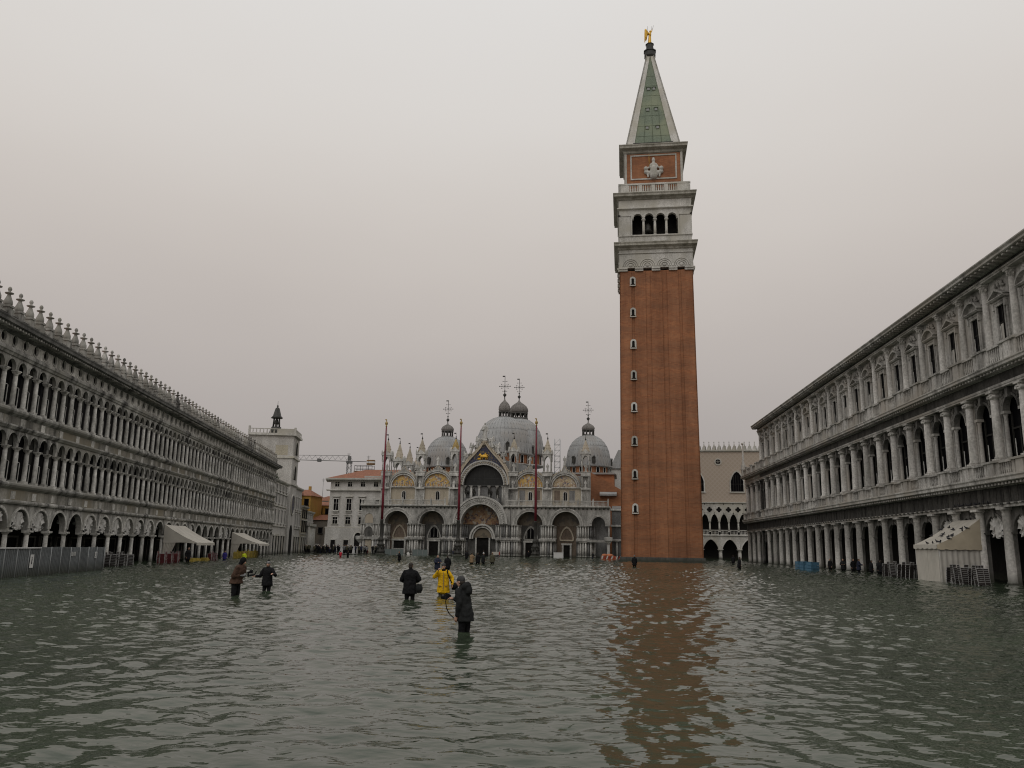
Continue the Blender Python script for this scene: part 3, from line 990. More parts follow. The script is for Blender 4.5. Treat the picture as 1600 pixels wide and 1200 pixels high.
    tf = MB(); tf.box(-.498, -.44, .2, .234, 16.4, 18.98); tf.box(.44, .498, .2, .234, 16.4, 18.98); tf.box(-.44, .44, .21, .234, 17.75, 17.83); tf.box(-.03, .03, .21, .234, 16.4, 18.98)
    tf = tf.mesh('window', M['shutter'])
    tb = MB().box(-.40, -.05, .222, .232, 16.4, 17.7).mesh('inner_blind', M['curtain_grey'])
    tj = MB().box(-.42, -.36, .18, .2, 16.42, 17.6).mesh('curtain_edge', M['drape'])
    bw = 1.62
    b1 = bal_panel(bw, 7.2, 8.24, 6, S); b2 = bal_panel(bw, 14.7, 16.05, 6, S)
    def pedestal(z0, z1):
        t = MB()
        for xx in (-.88, 0, .88):
            ww = .42 if xx == 0 else .16
            t.box(xx - ww, xx + ww, -.2 if xx == 0 else -.14, .16, z0, z1 - .14)
        t.extr([(-.28, z1 - .14), (-.3, z1), (.2, z1), (.2, z1 - .14)], -1.06, 1.06)
        t.box(-1.06, 1.06, -.1, .12, z0, z1 - .14)
        return t.mesh('pedestal', S)
    p1, p2 = pedestal(7.2, 8.27), pedestal(14.7, 16.08)
    for n in range(n0, n1 + 2):
        x = -(n - .5) * RS
        ob('pier', gc, parent=P, loc=(x, 0, 0)); ob('column', gcol, parent=P, loc=(x, 0, 0))
        ob('pier', fp, parent=P, loc=(x, 0, 0)); ob('column', fc, parent=P, loc=(x, 0, 0))
        ob('pedestal', p1, parent=P, loc=(x, -.55, 0))
        if three:
            ob('column', tc, parent=P, loc=(x, 0, 0)); ob('pedestal', p2, parent=P, loc=(x, -.55, 0))
    for n in range(n0, n1 + 1):
        x = -n * RS
        ob('arch', ga, parent=P, loc=(x, 0, 0)); ob('arch', fa, parent=P, loc=(x, 0, 0))
        w = ob('window', fw, parent=P, loc=(x, 0, 0)); ob('pane', fg, parent=w)
        if three: ob('curtain_edge', fj, parent=w)
        ob('balustrade', b1, parent=P, loc=(x, -.55, 0))
        if three:
            ob('balustrade', b2, parent=P, loc=(x, -.55, 0))
            ob('wall_panel', tw, parent=P, loc=(x, 0, 0))
            w = ob('window', tf, parent=P, loc=(x, 0, 0))
            ob('pane', tg, parent=w)
            ob('pediment', tp[n % 2], parent=w)
            if random.random() < .35: ob('inner_blind', tb, parent=w)
            ob('curtain_edge', tj, parent=w)
    # ---- courses
    def course(name, prof, mat):
        ob(name, MB().extr(prof, xa - .3, xb + .3), mat, P)
    course('architrave', [(-.34, 5.16), (-.34, 5.34), (-.40, 5.36), (-.40, 5.46), (.6, 5.46), (.6, 5.16)], M['stone_right'])
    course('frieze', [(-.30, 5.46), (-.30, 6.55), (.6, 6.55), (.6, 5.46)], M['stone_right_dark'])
    course('cornice', [(-.30, 6.55), (-.42, 6.60), (-.50, 6.70), (-1.0, 6.78), (-1.05, 6.82), (-1.05, 7.0), (-1.12, 7.1), (-1.12, 7.2), (.6, 7.2), (.6, 6.55)], M['stone_right'])
    course('balcony_floor', [(.6, 7.2), (1.2, 7.2), (1.2, 8.3), (.6, 8.3)], S)
    course('architrave', [(-.34, 13.2), (-.34, 13.32), (-.38, 13.34), (-.38, 13.5), (.9, 13.5), (.9, 13.2)], M['stone_right'])
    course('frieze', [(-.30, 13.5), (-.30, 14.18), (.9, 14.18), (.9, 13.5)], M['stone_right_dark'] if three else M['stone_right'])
    course('cornice', [(-.30, 14.18), (-.44, 14.24), (-.5, 14.30), (-.98, 14.36), (-1.04, 14.4), (-1.04, 14.54), (-1.10, 14.62), (-1.10, 14.7), (.9, 14.7), (.9, 14.18)], M['stone_right'])
    dn = MB()
    for z, y0, y1, hh in ((6.58, -.92, -.4, .14), (14.2, -.9, -.4, .12)):
        k = xa
        while k < xb:
            dn.box(k, k + .22, y0, y1, z, z + hh); k += .46
    tri = MB()
    k = xa + .3
    while k < xb:                                  # drops under the Doric frieze
        tri.box(k - .18, k + .18, -.46, -.36, 5.34, 5.44)
        for q in (-.13, 0, .13): tri.box(k + q - .045, k + q + .045, -.34, -.30, 5.5, 6.5)
        k += RS / 4
    ob('triglyphs', tri, M['stone_right_dark'], P, kind='stuff')
    if three:
        course('balcony_floor', [(.15, 14.72), (1.2, 14.72), (1.2, 15.9), (.15, 15.9)], S)
        course('architrave', [(-.30, 21.0), (-.30, 21.1), (-.36, 21.12), (-.36, 21.24), (.9, 21.24), (.9, 21.0)], M['stone_right'])
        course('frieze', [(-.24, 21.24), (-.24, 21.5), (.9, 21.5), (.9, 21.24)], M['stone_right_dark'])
        course('cornice', [(-.24, 21.5), (-.5, 21.56), (-1.1, 21.62), (-1.18, 21.66), (-1.18, 21.8), (-1.3, 21.92), (-1.3, 22.0), (.9, 22.1), (.9, 21.5)], M['stone_right'])
        k = xa - .2
        while k < xb:
            dn.box(k, k + .2, -1.08, -.45, 21.46, 21.58); k += .62
        ob('roof', MB().prism([(xa, 21.0), (xb, 21.0), (xb, 22.0), (xa, 22.0)], .9, 14), M['roof_tile'], P)
    ob('modillions', dn, M['stone_right'], P, kind='stuff')


right_building(right_b, -2, 20)
chim = thing('chimney', 'small dark brick chimney on the roof edge of the right building', 'chimney', tuple(right_world(2.1, -1.2, 21.9)), -PI / 2 - RA)
ob('stack', MB().box(-.5, .5, -.4, .4, 0, 1.0), M['plaster_ochre'], chim)
ob('cap', MB().box(-.6, .6, -.5, .5, 1.0, 1.16), M['roof_tile'], chim)

lib = thing('library_building', 'lower two-storey stone building with roof balustrade beyond the right building', 'building', (RX, RY, 0), -PI / 2 - RA)
right_building(lib, 21, 23, three=False)
lx_ = -(23.5) * RS
fest = MB()
for k in range(16):
    x = lx_ + .4 + k * .7
    fest.ell((x, -.36, 13.85), .2, .1, .2, 8, 5); fest.ell((x + .35, -.34, 13.7), .16, .08, .1, 6, 4)
ob('festoons', fest, M['white_stone'], lib, kind='stuff')
rb = bal_panel(3.0, 14.7, 15.8, 9, M['stone_right'])
for n in (21, 22, 23):
    ob('balustrade', rb, parent=lib, loc=(-n * RS, -.6, 0))
pp = MB(); pp.box(-.32, .32, -.3, .3, 14.7, 15.9); pp.box(-.4, .4, -.4, .4, 15.9, 16.05)
pp = pp.mesh('pedestal', M['stone_right'])
for n in (21, 22, 23, 24):
    ob('pedestal', pp, parent=lib, loc=(-(n - .5) * RS, -.6, 0))
ob('roof', MB().prism([(lx_, 13.2), (-20.6 * RS, 13.2), (-20.6 * RS, 14.7), (lx_, 14.7)], .9, 14), M['lead'], lib)
obk = MB(); obk.box(-.35, .35, -.35, .35, 16.05, 16.7); obk.lathe([(.34, 16.7), (.24, 17.2), (.12, 20.2), (.0, 20.4)], 0, 0, 4, False, PI / 4); obk.ell((0, 0, 20.5), .22, .22, .22)
ob('obelisk', obk, M['stone_right'], lib, loc=(lx_ + .1, -.6, 0))

# ------------------------------------------------------------------ bell tower
TA = R(8)                                   # the church, tower and palace share one axis, turned 8 degrees
TROT = -TA                                  # local +y (back) = (sin8, cos8)


def statue_mesh(name, mat, h=2.0, wings=False, voxel=.05):
    mb = MB()
    k = h / 1.8
    mb.capsule((0, 0, .05 * k), (0, 0, .95 * k), .24 * k, .19 * k)
    mb.capsule((0, 0, .9 * k), (0, 0, 1.35 * k), .19 * k, .2 * k)
    mb.capsule((-.2 * k, 0, 1.38 * k), (-.3 * k, -.06 * k, 1.0 * k), .08 * k, .06 * k); mb.capsule((-.3 * k, -.06 * k, 1.0 * k), (-.1 * k, -.22 * k, 1.1 * k), .06 * k, .05 * k)
    mb.capsule((.2 * k, 0, 1.38 * k), (.32 * k, -.04 * k, 1.05 * k), .08 * k, .06 * k); mb.capsule((.32 * k, -.04 * k, 1.05 * k), (.3 * k, -.2 * k, .85 * k), .06 * k, .05 * k)
    mb.capsule((0, 0, 1.45 * k), (0, 0, 1.52 * k), .07 * k, .07 * k)
    mb.ell((0, -.01 * k, 1.66 * k), .1 * k, .12 * k, .14 * k)
    mb.box(-.28 * k, .28 * k, -.24 * k, .24 * k, 0, .1 * k)
    if wings:
        for sx in (-1, 1):
            mb.capsule((sx * .15 * k, .12 * k, 1.3 * k), (sx * .5 * k, .35 * k, 1.75 * k), .1 * k, .1 * k)
            mb.capsule((sx * .5 * k, .35 * k, 1.75 * k), (sx * .55 * k, .4 * k, .8 * k), .12 * k, .05 * k)
            mb.capsule((sx * .35 * k, .28 * k, 1.5 * k), (sx * .4 * k, .32 * k, .9 * k), .1 * k, .05 * k)
    return remesh(mb, voxel, 1, mat, name)


def bell_tower():
    T = thing('bell_tower', 'tall red brick bell tower with white belfry, green pyramid spire and gold angel', 'tower', (24.617, 131.3, 0), TROT)
    W0, W1, ZT = 6.55, 6.25, 49.4
    cy = 6.5                                    # centre of the shaft lies 6.5 m behind the west face

    def hw(z): return W0 + (W1 - W0) * z / ZT
    core = MB()
    a, b = hw(0) - .2, hw(ZT) - .2
    core.add([(-a, -a, GZ), (a, -a, GZ), (a, a, GZ), (-a, a, GZ), (-b, -b, ZT), (b, -b, ZT), (b, b, ZT), (-b, b, ZT)],
             [(0, 1, 5, 4), (1, 2, 6, 5), (2, 3, 7, 6), (3, 0, 4, 7), (4, 5, 6, 7)])
    ob('shaft', core, M['brick'], T, (0, cy, 0))
    # lesenes: five shallow pilasters on each face, with thin grooves beside them
    def lesene(xc0, w0, k):
        m = MB()
        x0, x1 = xc0 - w0 / 2, xc0 + w0 / 2
        q = W1 / W0
        m.add([(x0, -W0, .6), (x1, -W0, .6), (x1, -W0 + .21, .6), (x0, -W0 + .21, .6), (x0 * q, -W1, ZT - .05), (x1 * q, -W1, ZT - .05), (x1 * q, -W1 + .21, ZT - .05), (x0 * q, -W1 + .21, ZT - .05)],
              [(0, 1, 5, 4), (1, 2, 6, 5), (3, 0, 4, 7), (4, 5, 6, 7), (2, 3, 7, 6), (0, 3, 2, 1)])
        return m.mesh('pilaster_strip', M['brick'])
    strips = [lesene(-W0 + 1.05, 2.1, 0)] + [lesene(x, 1.95, 0) for x in (-2.9, 0, 2.9)] + [lesene(W0 - 1.05, 2.1, 0)]
    for f in range(4):
        for s_ in strips:
            ob('pilaster_strip', s_, parent=T, loc=(0, cy, 0), rz=f * PI / 2)
    pl_ = MB(); pl_.box(-6.95, 6.95, -6.95, 6.95, GZ, .3); pl_.box(-6.78, 6.78, -6.78, 6.78, .3, .7)
    ob('plinth', pl_, M['marble_dark'], T, (0, cy, 0))
    # stair windows in the left pilaster of the west face
    fm = MB()
    A = [(-.22, 0)] + arc(0, .75, .22, 8) + [(.22, 0)]; B = [(-.5, -.25)] + arc(0, .78, .5, 8) + [(.5, -.25)]
    fm.strip(A, B, -.16, .1); fm.box(-.55, .55, -.2, .1, -.42, -.25)
    fm = fm.mesh('window', M['white_stone'])
    gm = MB().prism([(-.23, -.24)] + arc(0, .75, .23, 8) + [(.23, -.24)], -.04, .1).mesh('pane', M['interior'])
    for z in (8.0, 13.6, 19.15, 24.85, 30.35, 35.8, 41.4, 47.0):
        o = ob('window', fm, parent=T, loc=(-4.12 * hw(z) / W0 * 1.02, 6.5 - hw(z), z)); ob('pane', gm, parent=o)
    # white crown: blind arcade, cornice
    band = MB().box(-6.3, 6.3, -6.3, 6.3, 49.9, 53.2)
    ob('crown_wall', band, M['white_stone'], T, (0, cy, 0))
    arm = MB()
    for r_ in (.62, .95, 1.28):
        arm.strip(arc(0, 50.15, r_, 16), arc(0, 50.15, r_ + .18, 16), -6.42, -6.28)
    arm = arm.mesh('blind_arch', M['white_stone'])
    shell = MB().ell((0, -6.32, 50.35), .35, .12, .3).mesh('shell_ornament', M['white_stone'])
    corb = MB(); corb.extr([(-6.66, 49.95), (-6.66, 49.6), (-6.52, 49.6), (-6.52, 49.25), (-6.1, 49.25), (-6.1, 49.95)], -.72, .72)
    corb = corb.mesh('corbel', M['white_stone'])
    for f in range(4):
        for x in (-4.35, -1.45, 1.45, 4.35):
            o = ob('blind_arch', arm, parent=T, loc=(0, cy, 0), rz=f * PI / 2)
            o.location = Matrix.Rotation(f * PI / 2, 3, 'Z') @ Vector((x, 0, 0)) + Vector((0, cy, 0))
            s_ = ob('shell_ornament', shell, parent=o)
        for x in (-5.6, -2.9, 0, 2.9, 5.6):
            o = ob('corbel', corb, parent=T, rz=f * PI / 2)
            o.location = Matrix.Rotation(f * PI / 2, 3, 'Z') @ Vector((x, 0, 0)) + Vector((0, cy, 0))

    def sq_course(name, prof, mat):
        """square ring moulding: profile (half width, z)"""
        m = MB()
        n = len(prof)
        vs = []
        for hw_, z in prof:
            vs += [(-hw_, -hw_, z), (hw_, -hw_, z), (hw_, hw_, z), (-hw_, hw_, z)]
        fs = []
        for i in range(n - 1):
            for k in range(4):
                k2 = (k + 1) % 4
                fs.append((i * 4 + k, i * 4 + k2, i * 4 + 4 + k2, i * 4 + 4 + k))
        fs += [(3, 2, 1, 0), tuple((n - 1) * 4 + k for k in range(4))]
        m.add(vs, fs)
        return ob(name, m, mat, T, (0, cy, 0))
    sq_course('string_course', [(6.35, 52.45), (6.45, 52.5), (6.45, 52.65), (6.35, 52.7)], M['white_stone'])
    sq_course('cornice', [(6.32, 53.15), (6.5, 53.3), (6.55, 53.55), (7.0, 53.75), (7.1, 53.8), (7.1, 54.1), (7.2, 54.3), (7.2, 54.42), (6.4, 54.5)], M['white_stone_stained'])
    # belfry
    sq_course('belfry_base', [(6.25, 54.45), (6.25, 55.7), (6.4, 55.72), (6.4, 55.95), (6.2, 56.0)], M['white_stone'])
    bp = MB()
    cx_ = [-2.97, -.99, .99, 2.97]
    z0, z1 = 55.95, 61.0
    for c in cx_:
        arch_panel(bp, c - .99, c + .99, 58.95, z1, c, .74, 59.2, -6.2, -5.5, n=14)
        bp.strip(arc(c, 59.2, .74, 14), arc(c, 59.2, .92, 14), -6.28, -6.2)
    bp.box(-6.2, -3.96, -6.2, -5.5, z0, z1); bp.box(3.96, 5.5, -6.2, -5.5, z0, z1)
    bp = bp.mesh('belfry_wall', M['white_stone'])
    bc = column_mesh('belfry_column', 55.95, 58.95, .24, M['white_stone'], 10, .4, .25)
    pil = []
    for a_, b_ in ((-6.32, -4.3), (4.3, 6.32)):
        q_ = MB(); q_.box(a_, b_, -6.32, -6.0, 55.98, 59.5); q_.box(a_ - .1, b_ + .1, -6.42, -6.0, 59.48, 59.75)
        pil.append(q_.mesh('belfry_pilaster', M['white_stone']))
    for f in range(4):
        ob('belfry_wall', bp, parent=T, loc=(0, cy, 0), rz=f * PI / 2)
        for q_ in pil: ob('belfry_pilaster', q_, parent=T, loc=(0, cy, 0), rz=f * PI / 2)
        for x in (-1.98, 0, 1.98):
            o = ob('belfry_column', bc, parent=T, rz=f * PI / 2)
            o.location = Matrix.Rotation(f * PI / 2, 3, 'Z') @ Vector((x, -5.85, 0)) + Vector((0, cy, 0))
    ob('belfry_core', MB().box(-3.9, 3.9, -3.9, 3.9, 55.9, 61.0), M['interior'], T, (0, cy, 0))
    bell = MB().lathe([(0, 58.6), (.3, 58.55), (.5, 58.2), (.6, 57.5), (.85, 57.0), (.8, 57.0)], -1.2, -4.75, 14)
    ob('bell', bell, M['bronze'], T, (0, cy, 0))
    sq_course('entablature', [(6.25, 60.7), (6.55, 60.85), (6.55, 61.05), (6.3, 61.1), (6.3, 62.5)], M['white_stone'])
    sq_course('cornice', [(6.3, 62.45), (6.5, 62.6), (6.6, 62.8), (7.05, 62.95), (7.15, 63.0), (7.15, 63.3), (7.25, 63.5), (7.25, 63.62), (6.3, 63.7)], M['white_stone_stained'])
    # balustrade
    bm_ = MB()
    bm_.box(-6.25, 6.25, -6.25, -5.9, 63.7, 64.2); bm_.box(-6.3, 6.3, -6.3, -5.85, 65.4, 65.7)
    for x in (-6.25, -4.2, -2.1, .0 - .3, 1.55, 3.6, 5.7):
        pass
    for xa, xb in ((-6.25, -4.35), (-2.75, -2.1), (-.5, .15), (1.75, 2.4), (4.0, 6.25)):
        bm_.box(xa, xb, -6.25, -5.9, 64.2, 65.4)
    for xa, xb in ((-4.35, -2.75), (-2.1, -.5), (.15, 1.75), (2.4, 4.0)):
        for k in range(4):
            bm_.lathe([(.12, 64.2), (.15, 64.6), (.09, 65.1), (.13, 65.4)], xa + (xb - xa) * (k + .5) / 4, -6.07, 6, cap=False)
    bm_ = bm_.mesh('balustrade', M['white_stone'])
    for f in range(4):
        ob('balustrade', bm_, parent=T, loc=(0, cy, 0), rz=f * PI / 2)
    # attic
    ob('attic', MB().box(-5.05, 5.05, -5.05, 5.05, 63.6, 72.2), M['brick'], T, (0, cy, 0))
    fr = MB()
    fr.box(-4.1, 4.1, -5.17, -5.05, 66.9, 67.15); fr.box(-4.1, 4.1, -5.17, -5.05, 71.45, 71.7); fr.box(-4.1, -3.85, -5.17, -5.05, 67.15, 71.45); fr.box(3.85, 4.1, -5.17, -5.05, 67.15, 71.45)
    fr.box(-5.15, -4.75, -5.15, -4.75, 63.7, 72.2)
    fr = fr.mesh('attic_frame', M['white_stone'])
    for f in range(4):
        ob('attic_frame', fr, parent=T, loc=(0, cy, 0), rz=f * PI / 2)
    rel = MB()                                    # seated figure between two lions
    rel.capsule((0, -5.15, 67.6), (0, -5.3, 68.9), .75, .62); rel.capsule((0, -5.2, 68.9), (0, -5.25, 69.8), .55, .42)
    rel.ell((0, -5.3, 70.5), .33, .35, .42); rel.ell((0, -5.3, 70.9), .25, .25, .15)
    rel.capsule((-.45, -5.3, 69.7), (-.85, -5.45, 69.0), .2, .16); rel.capsule((.45, -5.3, 69.7), (.8, -5.4, 69.1), .2, .16)
    for sx in (-1, 1):
        rel.capsule((sx * .7, -5.15, 68.1), (sx * 1.35, -5.2, 68.3), .42, .38); rel.ell((sx * 1.35, -5.35, 68.9), .42, .4, .42)
        rel.capsule((sx * 1.1, -5.3, 68.0), (sx * 1.0, -5.4, 67.3), .18, .16)
    ob('justice_relief', remesh(rel, .09, 1, M['white_stone'], 'relief'), parent=T, loc=(0, cy, 0))
    sw = MB().tube((-.78, -5.6, 69.2), (-.78, -5.6, 71.6), .06, .03, 6)
    ob('sword', sw, M['gold'], T, (0, cy, 0))
    sq_course('attic_cornice', [(5.0, 71.9), (5.3, 72.1), (5.35, 72.5), (5.9, 72.75), (6.0, 72.8), (6.0, 73.15), (6.1, 73.3), (6.1, 73.45), (5.2, 73.6)], M['white_stone_stained'])
    # spire
    zb, zt, hb, ht = 73.6, 94.6, 4.95, .75
    sp = MB(); i_ = .18
    sp.add([(-hb + i_, -hb + i_, zb), (hb - i_, -hb + i_, zb), (hb - i_, hb - i_, zb), (-hb + i_, hb - i_, zb), (-ht + i_, -ht + i_, zt), (ht - i_, -ht + i_, zt), (ht - i_, ht - i_, zt), (-ht + i_, ht - i_, zt)],
           [(0, 1, 5, 4), (1, 2, 6, 5), (2, 3, 7, 6), (3, 0, 4, 7), (4, 5, 6, 7)])
    ob('spire', sp, M['copper'], T, (0, cy, 0))
    def edge(sx):
        e = MB()
        w_b, w_t = 1.55, .74
        vs = []
        for h_, z, w_ in ((hb, zb, w_b), (ht, zt, w_t)):
            for d in (0, w_):
                for off in (0, .3):
                    vs.append((sx * (h_ - d), -h_ + off, z))
        e.add(vs, [(0, 2, 6, 4), (1, 5, 7, 3), (0, 4, 5, 1), (2, 3, 7, 6), (0, 1, 3, 2), (4, 6, 7, 5)])
        return e.mesh('spire_edge', M['white_stone'])
    eds = [edge(-1), edge(1)]
    dm = MB(); dm.box(-.3, .3, -.02, .35, 0, .62); dm.prism([(-.42, .62), (.42, .62), (0, .8)], -.12, .4)
    dmp = MB().box(-.22, .22, -.06, 0, .08, .5).mesh('dormer_pane', M['lead_rib']); dm = dm.mesh('dormer', M['copper'])
    seam = MB()
    for z in np.arange(zb + 2.2, zt - 4, 2.3):
        h_ = hb + (ht - hb) * (z - zb) / (zt - zb) - i_
        seam.box(-h_ + .9, h_ - .9, -h_ - .04, -h_ + .1, z, z + .05)
    for x in (-1.6, 0, 1.6):
        zt2 = zb + (zt - zb) * (.72 if x else .9)
        h2 = hb + (ht - hb) * (zt2 - zb) / (zt - zb) - i_
        seam.tube((x, -hb + i_ - .0, zb + .3), (x * .5, -h2, zt2), .035, .03, 4)
    seam = seam.mesh('copper_seams', M['copper'])
    gut = MB().box(-3.55, 3.55, -hb - .02, -hb + .5, zb, zb + .62).mesh('spire_gutter', M['bronze'])
    for f in range(4):
        for e in eds:
            ob('spire_edge', e, parent=T, loc=(0, cy, 0), rz=f * PI / 2)
        ob('copper_seams', seam, parent=T, loc=(0, cy, 0), rz=f * PI / 2)
        ob('spire_gutter', gut, parent=T, loc=(0, cy, 0), rz=f * PI / 2)
        for x, z in ((-.95, 77.3), (.95, 77.3), (-.75, 81.4), (.75, 81.4), (-.5, 86.2), (.5, 86.2)):
            h_ = hb + (ht - hb) * (z - zb) / (zt - zb) - i_
            o = ob('dormer', dm, parent=T, rz=f * PI / 2)
            o.location = Matrix.Rotation(f * PI / 2, 3, 'Z') @ Vector((x, -h_ - .08, z)) + Vector((0, cy, 0))
            ob('dormer_pane', dmp, parent=o)
    pk = MB(); pk.lathe([(1.0, 94.4), (1.15, 94.7), (1.1, 95.6), (1.25, 95.7), (1.2, 95.9), (.75, 96.2), (.7, 97.2), (.85, 97.3), (.4, 97.6)], 0, 0, 8, False, PI / 8)
    ob('finial_pedestal', pk, M['bronze'], T, (0, cy, 0))
    an = MB()                                     # gold angel, turned to the side, one arm raised
    an.capsule((0, 0, 97.6), (.05, 0, 99.2), .42, .3); an.capsule((.05, 0, 99.2), (.1, 0, 100.0), .3, .34)
    an.ell((.16, 0, 100.65), .2, .2, .25); an.capsule((.25, 0, 100.1), (.62, -.1, 100.9), .12, .1)
    an.capsule((-.1, -.2, 100.0), (.25, -.4, 99.5), .12, .1)
    for sy in (-1, 1):
        an.capsule((-.2, sy * .15, 100.0), (-.85, sy * .5, 100.7), .18, .2); an.capsule((-.85, sy * .5, 100.7), (-1.05, sy * .55, 98.4), .26, .1)
        an.capsule((-.55, sy * .3, 100.2), (-.75, sy * .45, 98.8), .24, .12)
    A = ob('angel', remesh(an, .07, 1, M['gold'], 'angel'), parent=T, loc=(0, cy, 97.6 * .14), scale=.86)
    rod = MB(); rod.tube((.62, -.1, 100.8), (.95, -.1, 102.0), .05, .02, 5); rod.tube((.5, -.1, 100.9), (.55, -.1, 101.9), .04, .02, 5); rod.tube((-.35, 0, 100.3), (-.4, 0, 102.0), .04, .02, 5)
    ob('lightning_rod', rod, M['bronze'], A)
    return T


bell_tower()

# ------------------------------------------------------------------ basilica
bas = thing('basilica', 'domed Byzantine basilica with five portals, gold mosaics and grey lead domes', 'church', (-5.956, 168.0, 0), TROT)


def spire_pinnacle(P, x, y, zb, zs, zt, w=1.0, mat='marble', lower=True, gold=False):
    """canopied niche with statue, steep stone spire and finial"""
    o = sub('pinnacle', P, (x, y, 0))
    b = MB()
    b.box(-w, w, -w, w, zb, zb + .45)
    b.box(-w * 1.1, w * 1.1, -w * 1.1, w * 1.1, zb + .45, zb + .6)
    hz = zs - zb
    for sx in (-1, 1):
        for sy in (-1, 1):
            b.lathe([(.13, zb + .6), (.11, zb + .6 + hz * .45), (.17, zb + .6 + hz * .52)], sx * w * .78, sy * w * .78, 8)
    zz = zb + .6 + hz * .52
    fr = arch_panel(MB(), -w, w, zz, zs - .1, 0, w * .66, zz, -w, -w + .22, n=10, curve=ogee(0, zz, w * .66, (zs - zz) * .72))
    for f in range(4):
        st = len(b.v); b.add(fr.v, fr.f); b.move(rz=f * PI / 2, start=st)
    b.box(-w * 1.12, w * 1.12, -w * 1.12, w * 1.12, zs - .1, zs + .12)
    for f in range(4):                             # small gables and corner crockets
        g = MB().prism([(-w * .9, zs + .12), (w * .9, zs + .12), (0, zs + 1.0)], -w * 1.05, -w * .85)
        st = len(b.v); b.add(g.v, g.f); b.move(rz=f * PI / 2, start=st)
        c = MB().lathe([(.16, zs + .1), (.12, zs + .7), (0, zs + 1.15)], w, w, 6)
        st = len(b.v); b.add(c.v, c.f); b.move(rz=f * PI / 2, start=st)
    ob('canopy', b, M[mat], o)
    s = MB().lathe([(w * .92, zs + .12), (w * .62, zs + .12 + (zt - zs) * .36), (.12, zt - .9), (.05, zt - .85)], 0, 0, 8, False, PI / 8)
    for k in range(8):
        a = k * PI / 4
        for t in (.2, .4, .6):
            rr = w * .95 * (1 - t) + .1
            s.ell((rr * math.cos(a + PI / 8), rr * math.sin(a + PI / 8), zs + .12 + (zt - 1 - zs) * t), .1, .1, .13, 5, 4)
    ob('spire', s, M['gold_dull' if gold else 'marble_cream'], o)
    f = MB(); f.lathe([(.07, zt - .9), (.2, zt - .7), (.06, zt - .5), (.12, zt - .35), (.03, zt - .2), (.03, zt + .5)], 0, 0, 8); f.box(-.45, .0, -.02, .02, zt + .25, zt + .5)
    ob('finial', f, M['bronze'], o)
    ob('statue', STAT, parent=o, loc=(0, 0, zb + .6), scale=hz * .42 / 1.8)
    if lower:
        l = MB(); l.box(-w, w, -w * .6, w, 10.2, zb)
        ob('buttress', l, M['marble'], o)
        l2 = MB()
        for sx in (-1, 1):
            l2.lathe([(.15, zb - 2.9), (.13, zb - .7), (.2, zb - .4)], sx * w * .7, -w * .9, 8)
        l2.box(-w, w, -w * 1.2, -w * .6, zb - .4, zb); l2.box(-w, w, -w * 1.2, -w * .6, zb - 3.2, zb - 2.9)
        ob('niche', l2, M['marble_white'], o)
        ob('niche_statue', STAT, parent=o, loc=(0, -w * .85, zb - 2.9), scale=.95)
    return o


STAT = statue_mesh('statue', M['marble_white'], 1.8)
STAT_W = statue_mesh('angel_statue', M['marble_white'], 1.8, wings=True)


def orb_cross(mb, z0, zc, zt, s=1.0):
    mb.lathe([(.16 * s, z0), (.12 * s, z0 + .5), (.14 * s, z0 + .7), (.5 * s, z0 + 1.2), (.14 * s, z0 + 1.6), (.09 * s, z0 + 1.9), (.22 * s, z0 + 2.2), (.07 * s, z0 + 2.4), (.07 * s, zt)], 0, 0, 8)
    a = (zc - z0) * .38
    a = 1.35 * s
    mb.tube((-a, 0, zc), (a, 0, zc), .06 * s, .06 * s, 5)
    for q in (.55, 1.0):
        for sx in (-1, 1):
            mb.tube((sx * a * q, 0, zc - .38 * s), (sx * a * q, 0, zc + .38 * s), .04 * s, .04 * s, 4) if q < 1 else None
            mb.ell((sx * a * q, 0, zc), .13 * s, .13 * s, .13 * s, 6, 4)
            for sz in (-1, 1):
                mb.ell((sx * a * .62, 0, zc + sz * .5 * s), .11 * s, .11 * s, .11 * s, 6, 4)
    for sz in (-1, 1):
        mb.tube((-.5 * s, 0, zc + sz * 1.25 * s), (.5 * s, 0, zc + sz * 1.25 * s), .04 * s, .04 * s, 4)
        for sx in (-1, 1):
            mb.ell((sx * .5 * s, 0, zc + sz * 1.25 * s), .11 * s, .11 * s, .11 * s, 6, 4)
            mb.tube((0, 0, zc), (sx * .62 * s, 0, zc + sz * .62 * s), .03 * s, .03 * s, 4)
    mb.box(-.6 * s, 0, -.02, .02, zt - .3, zt)
    return mb


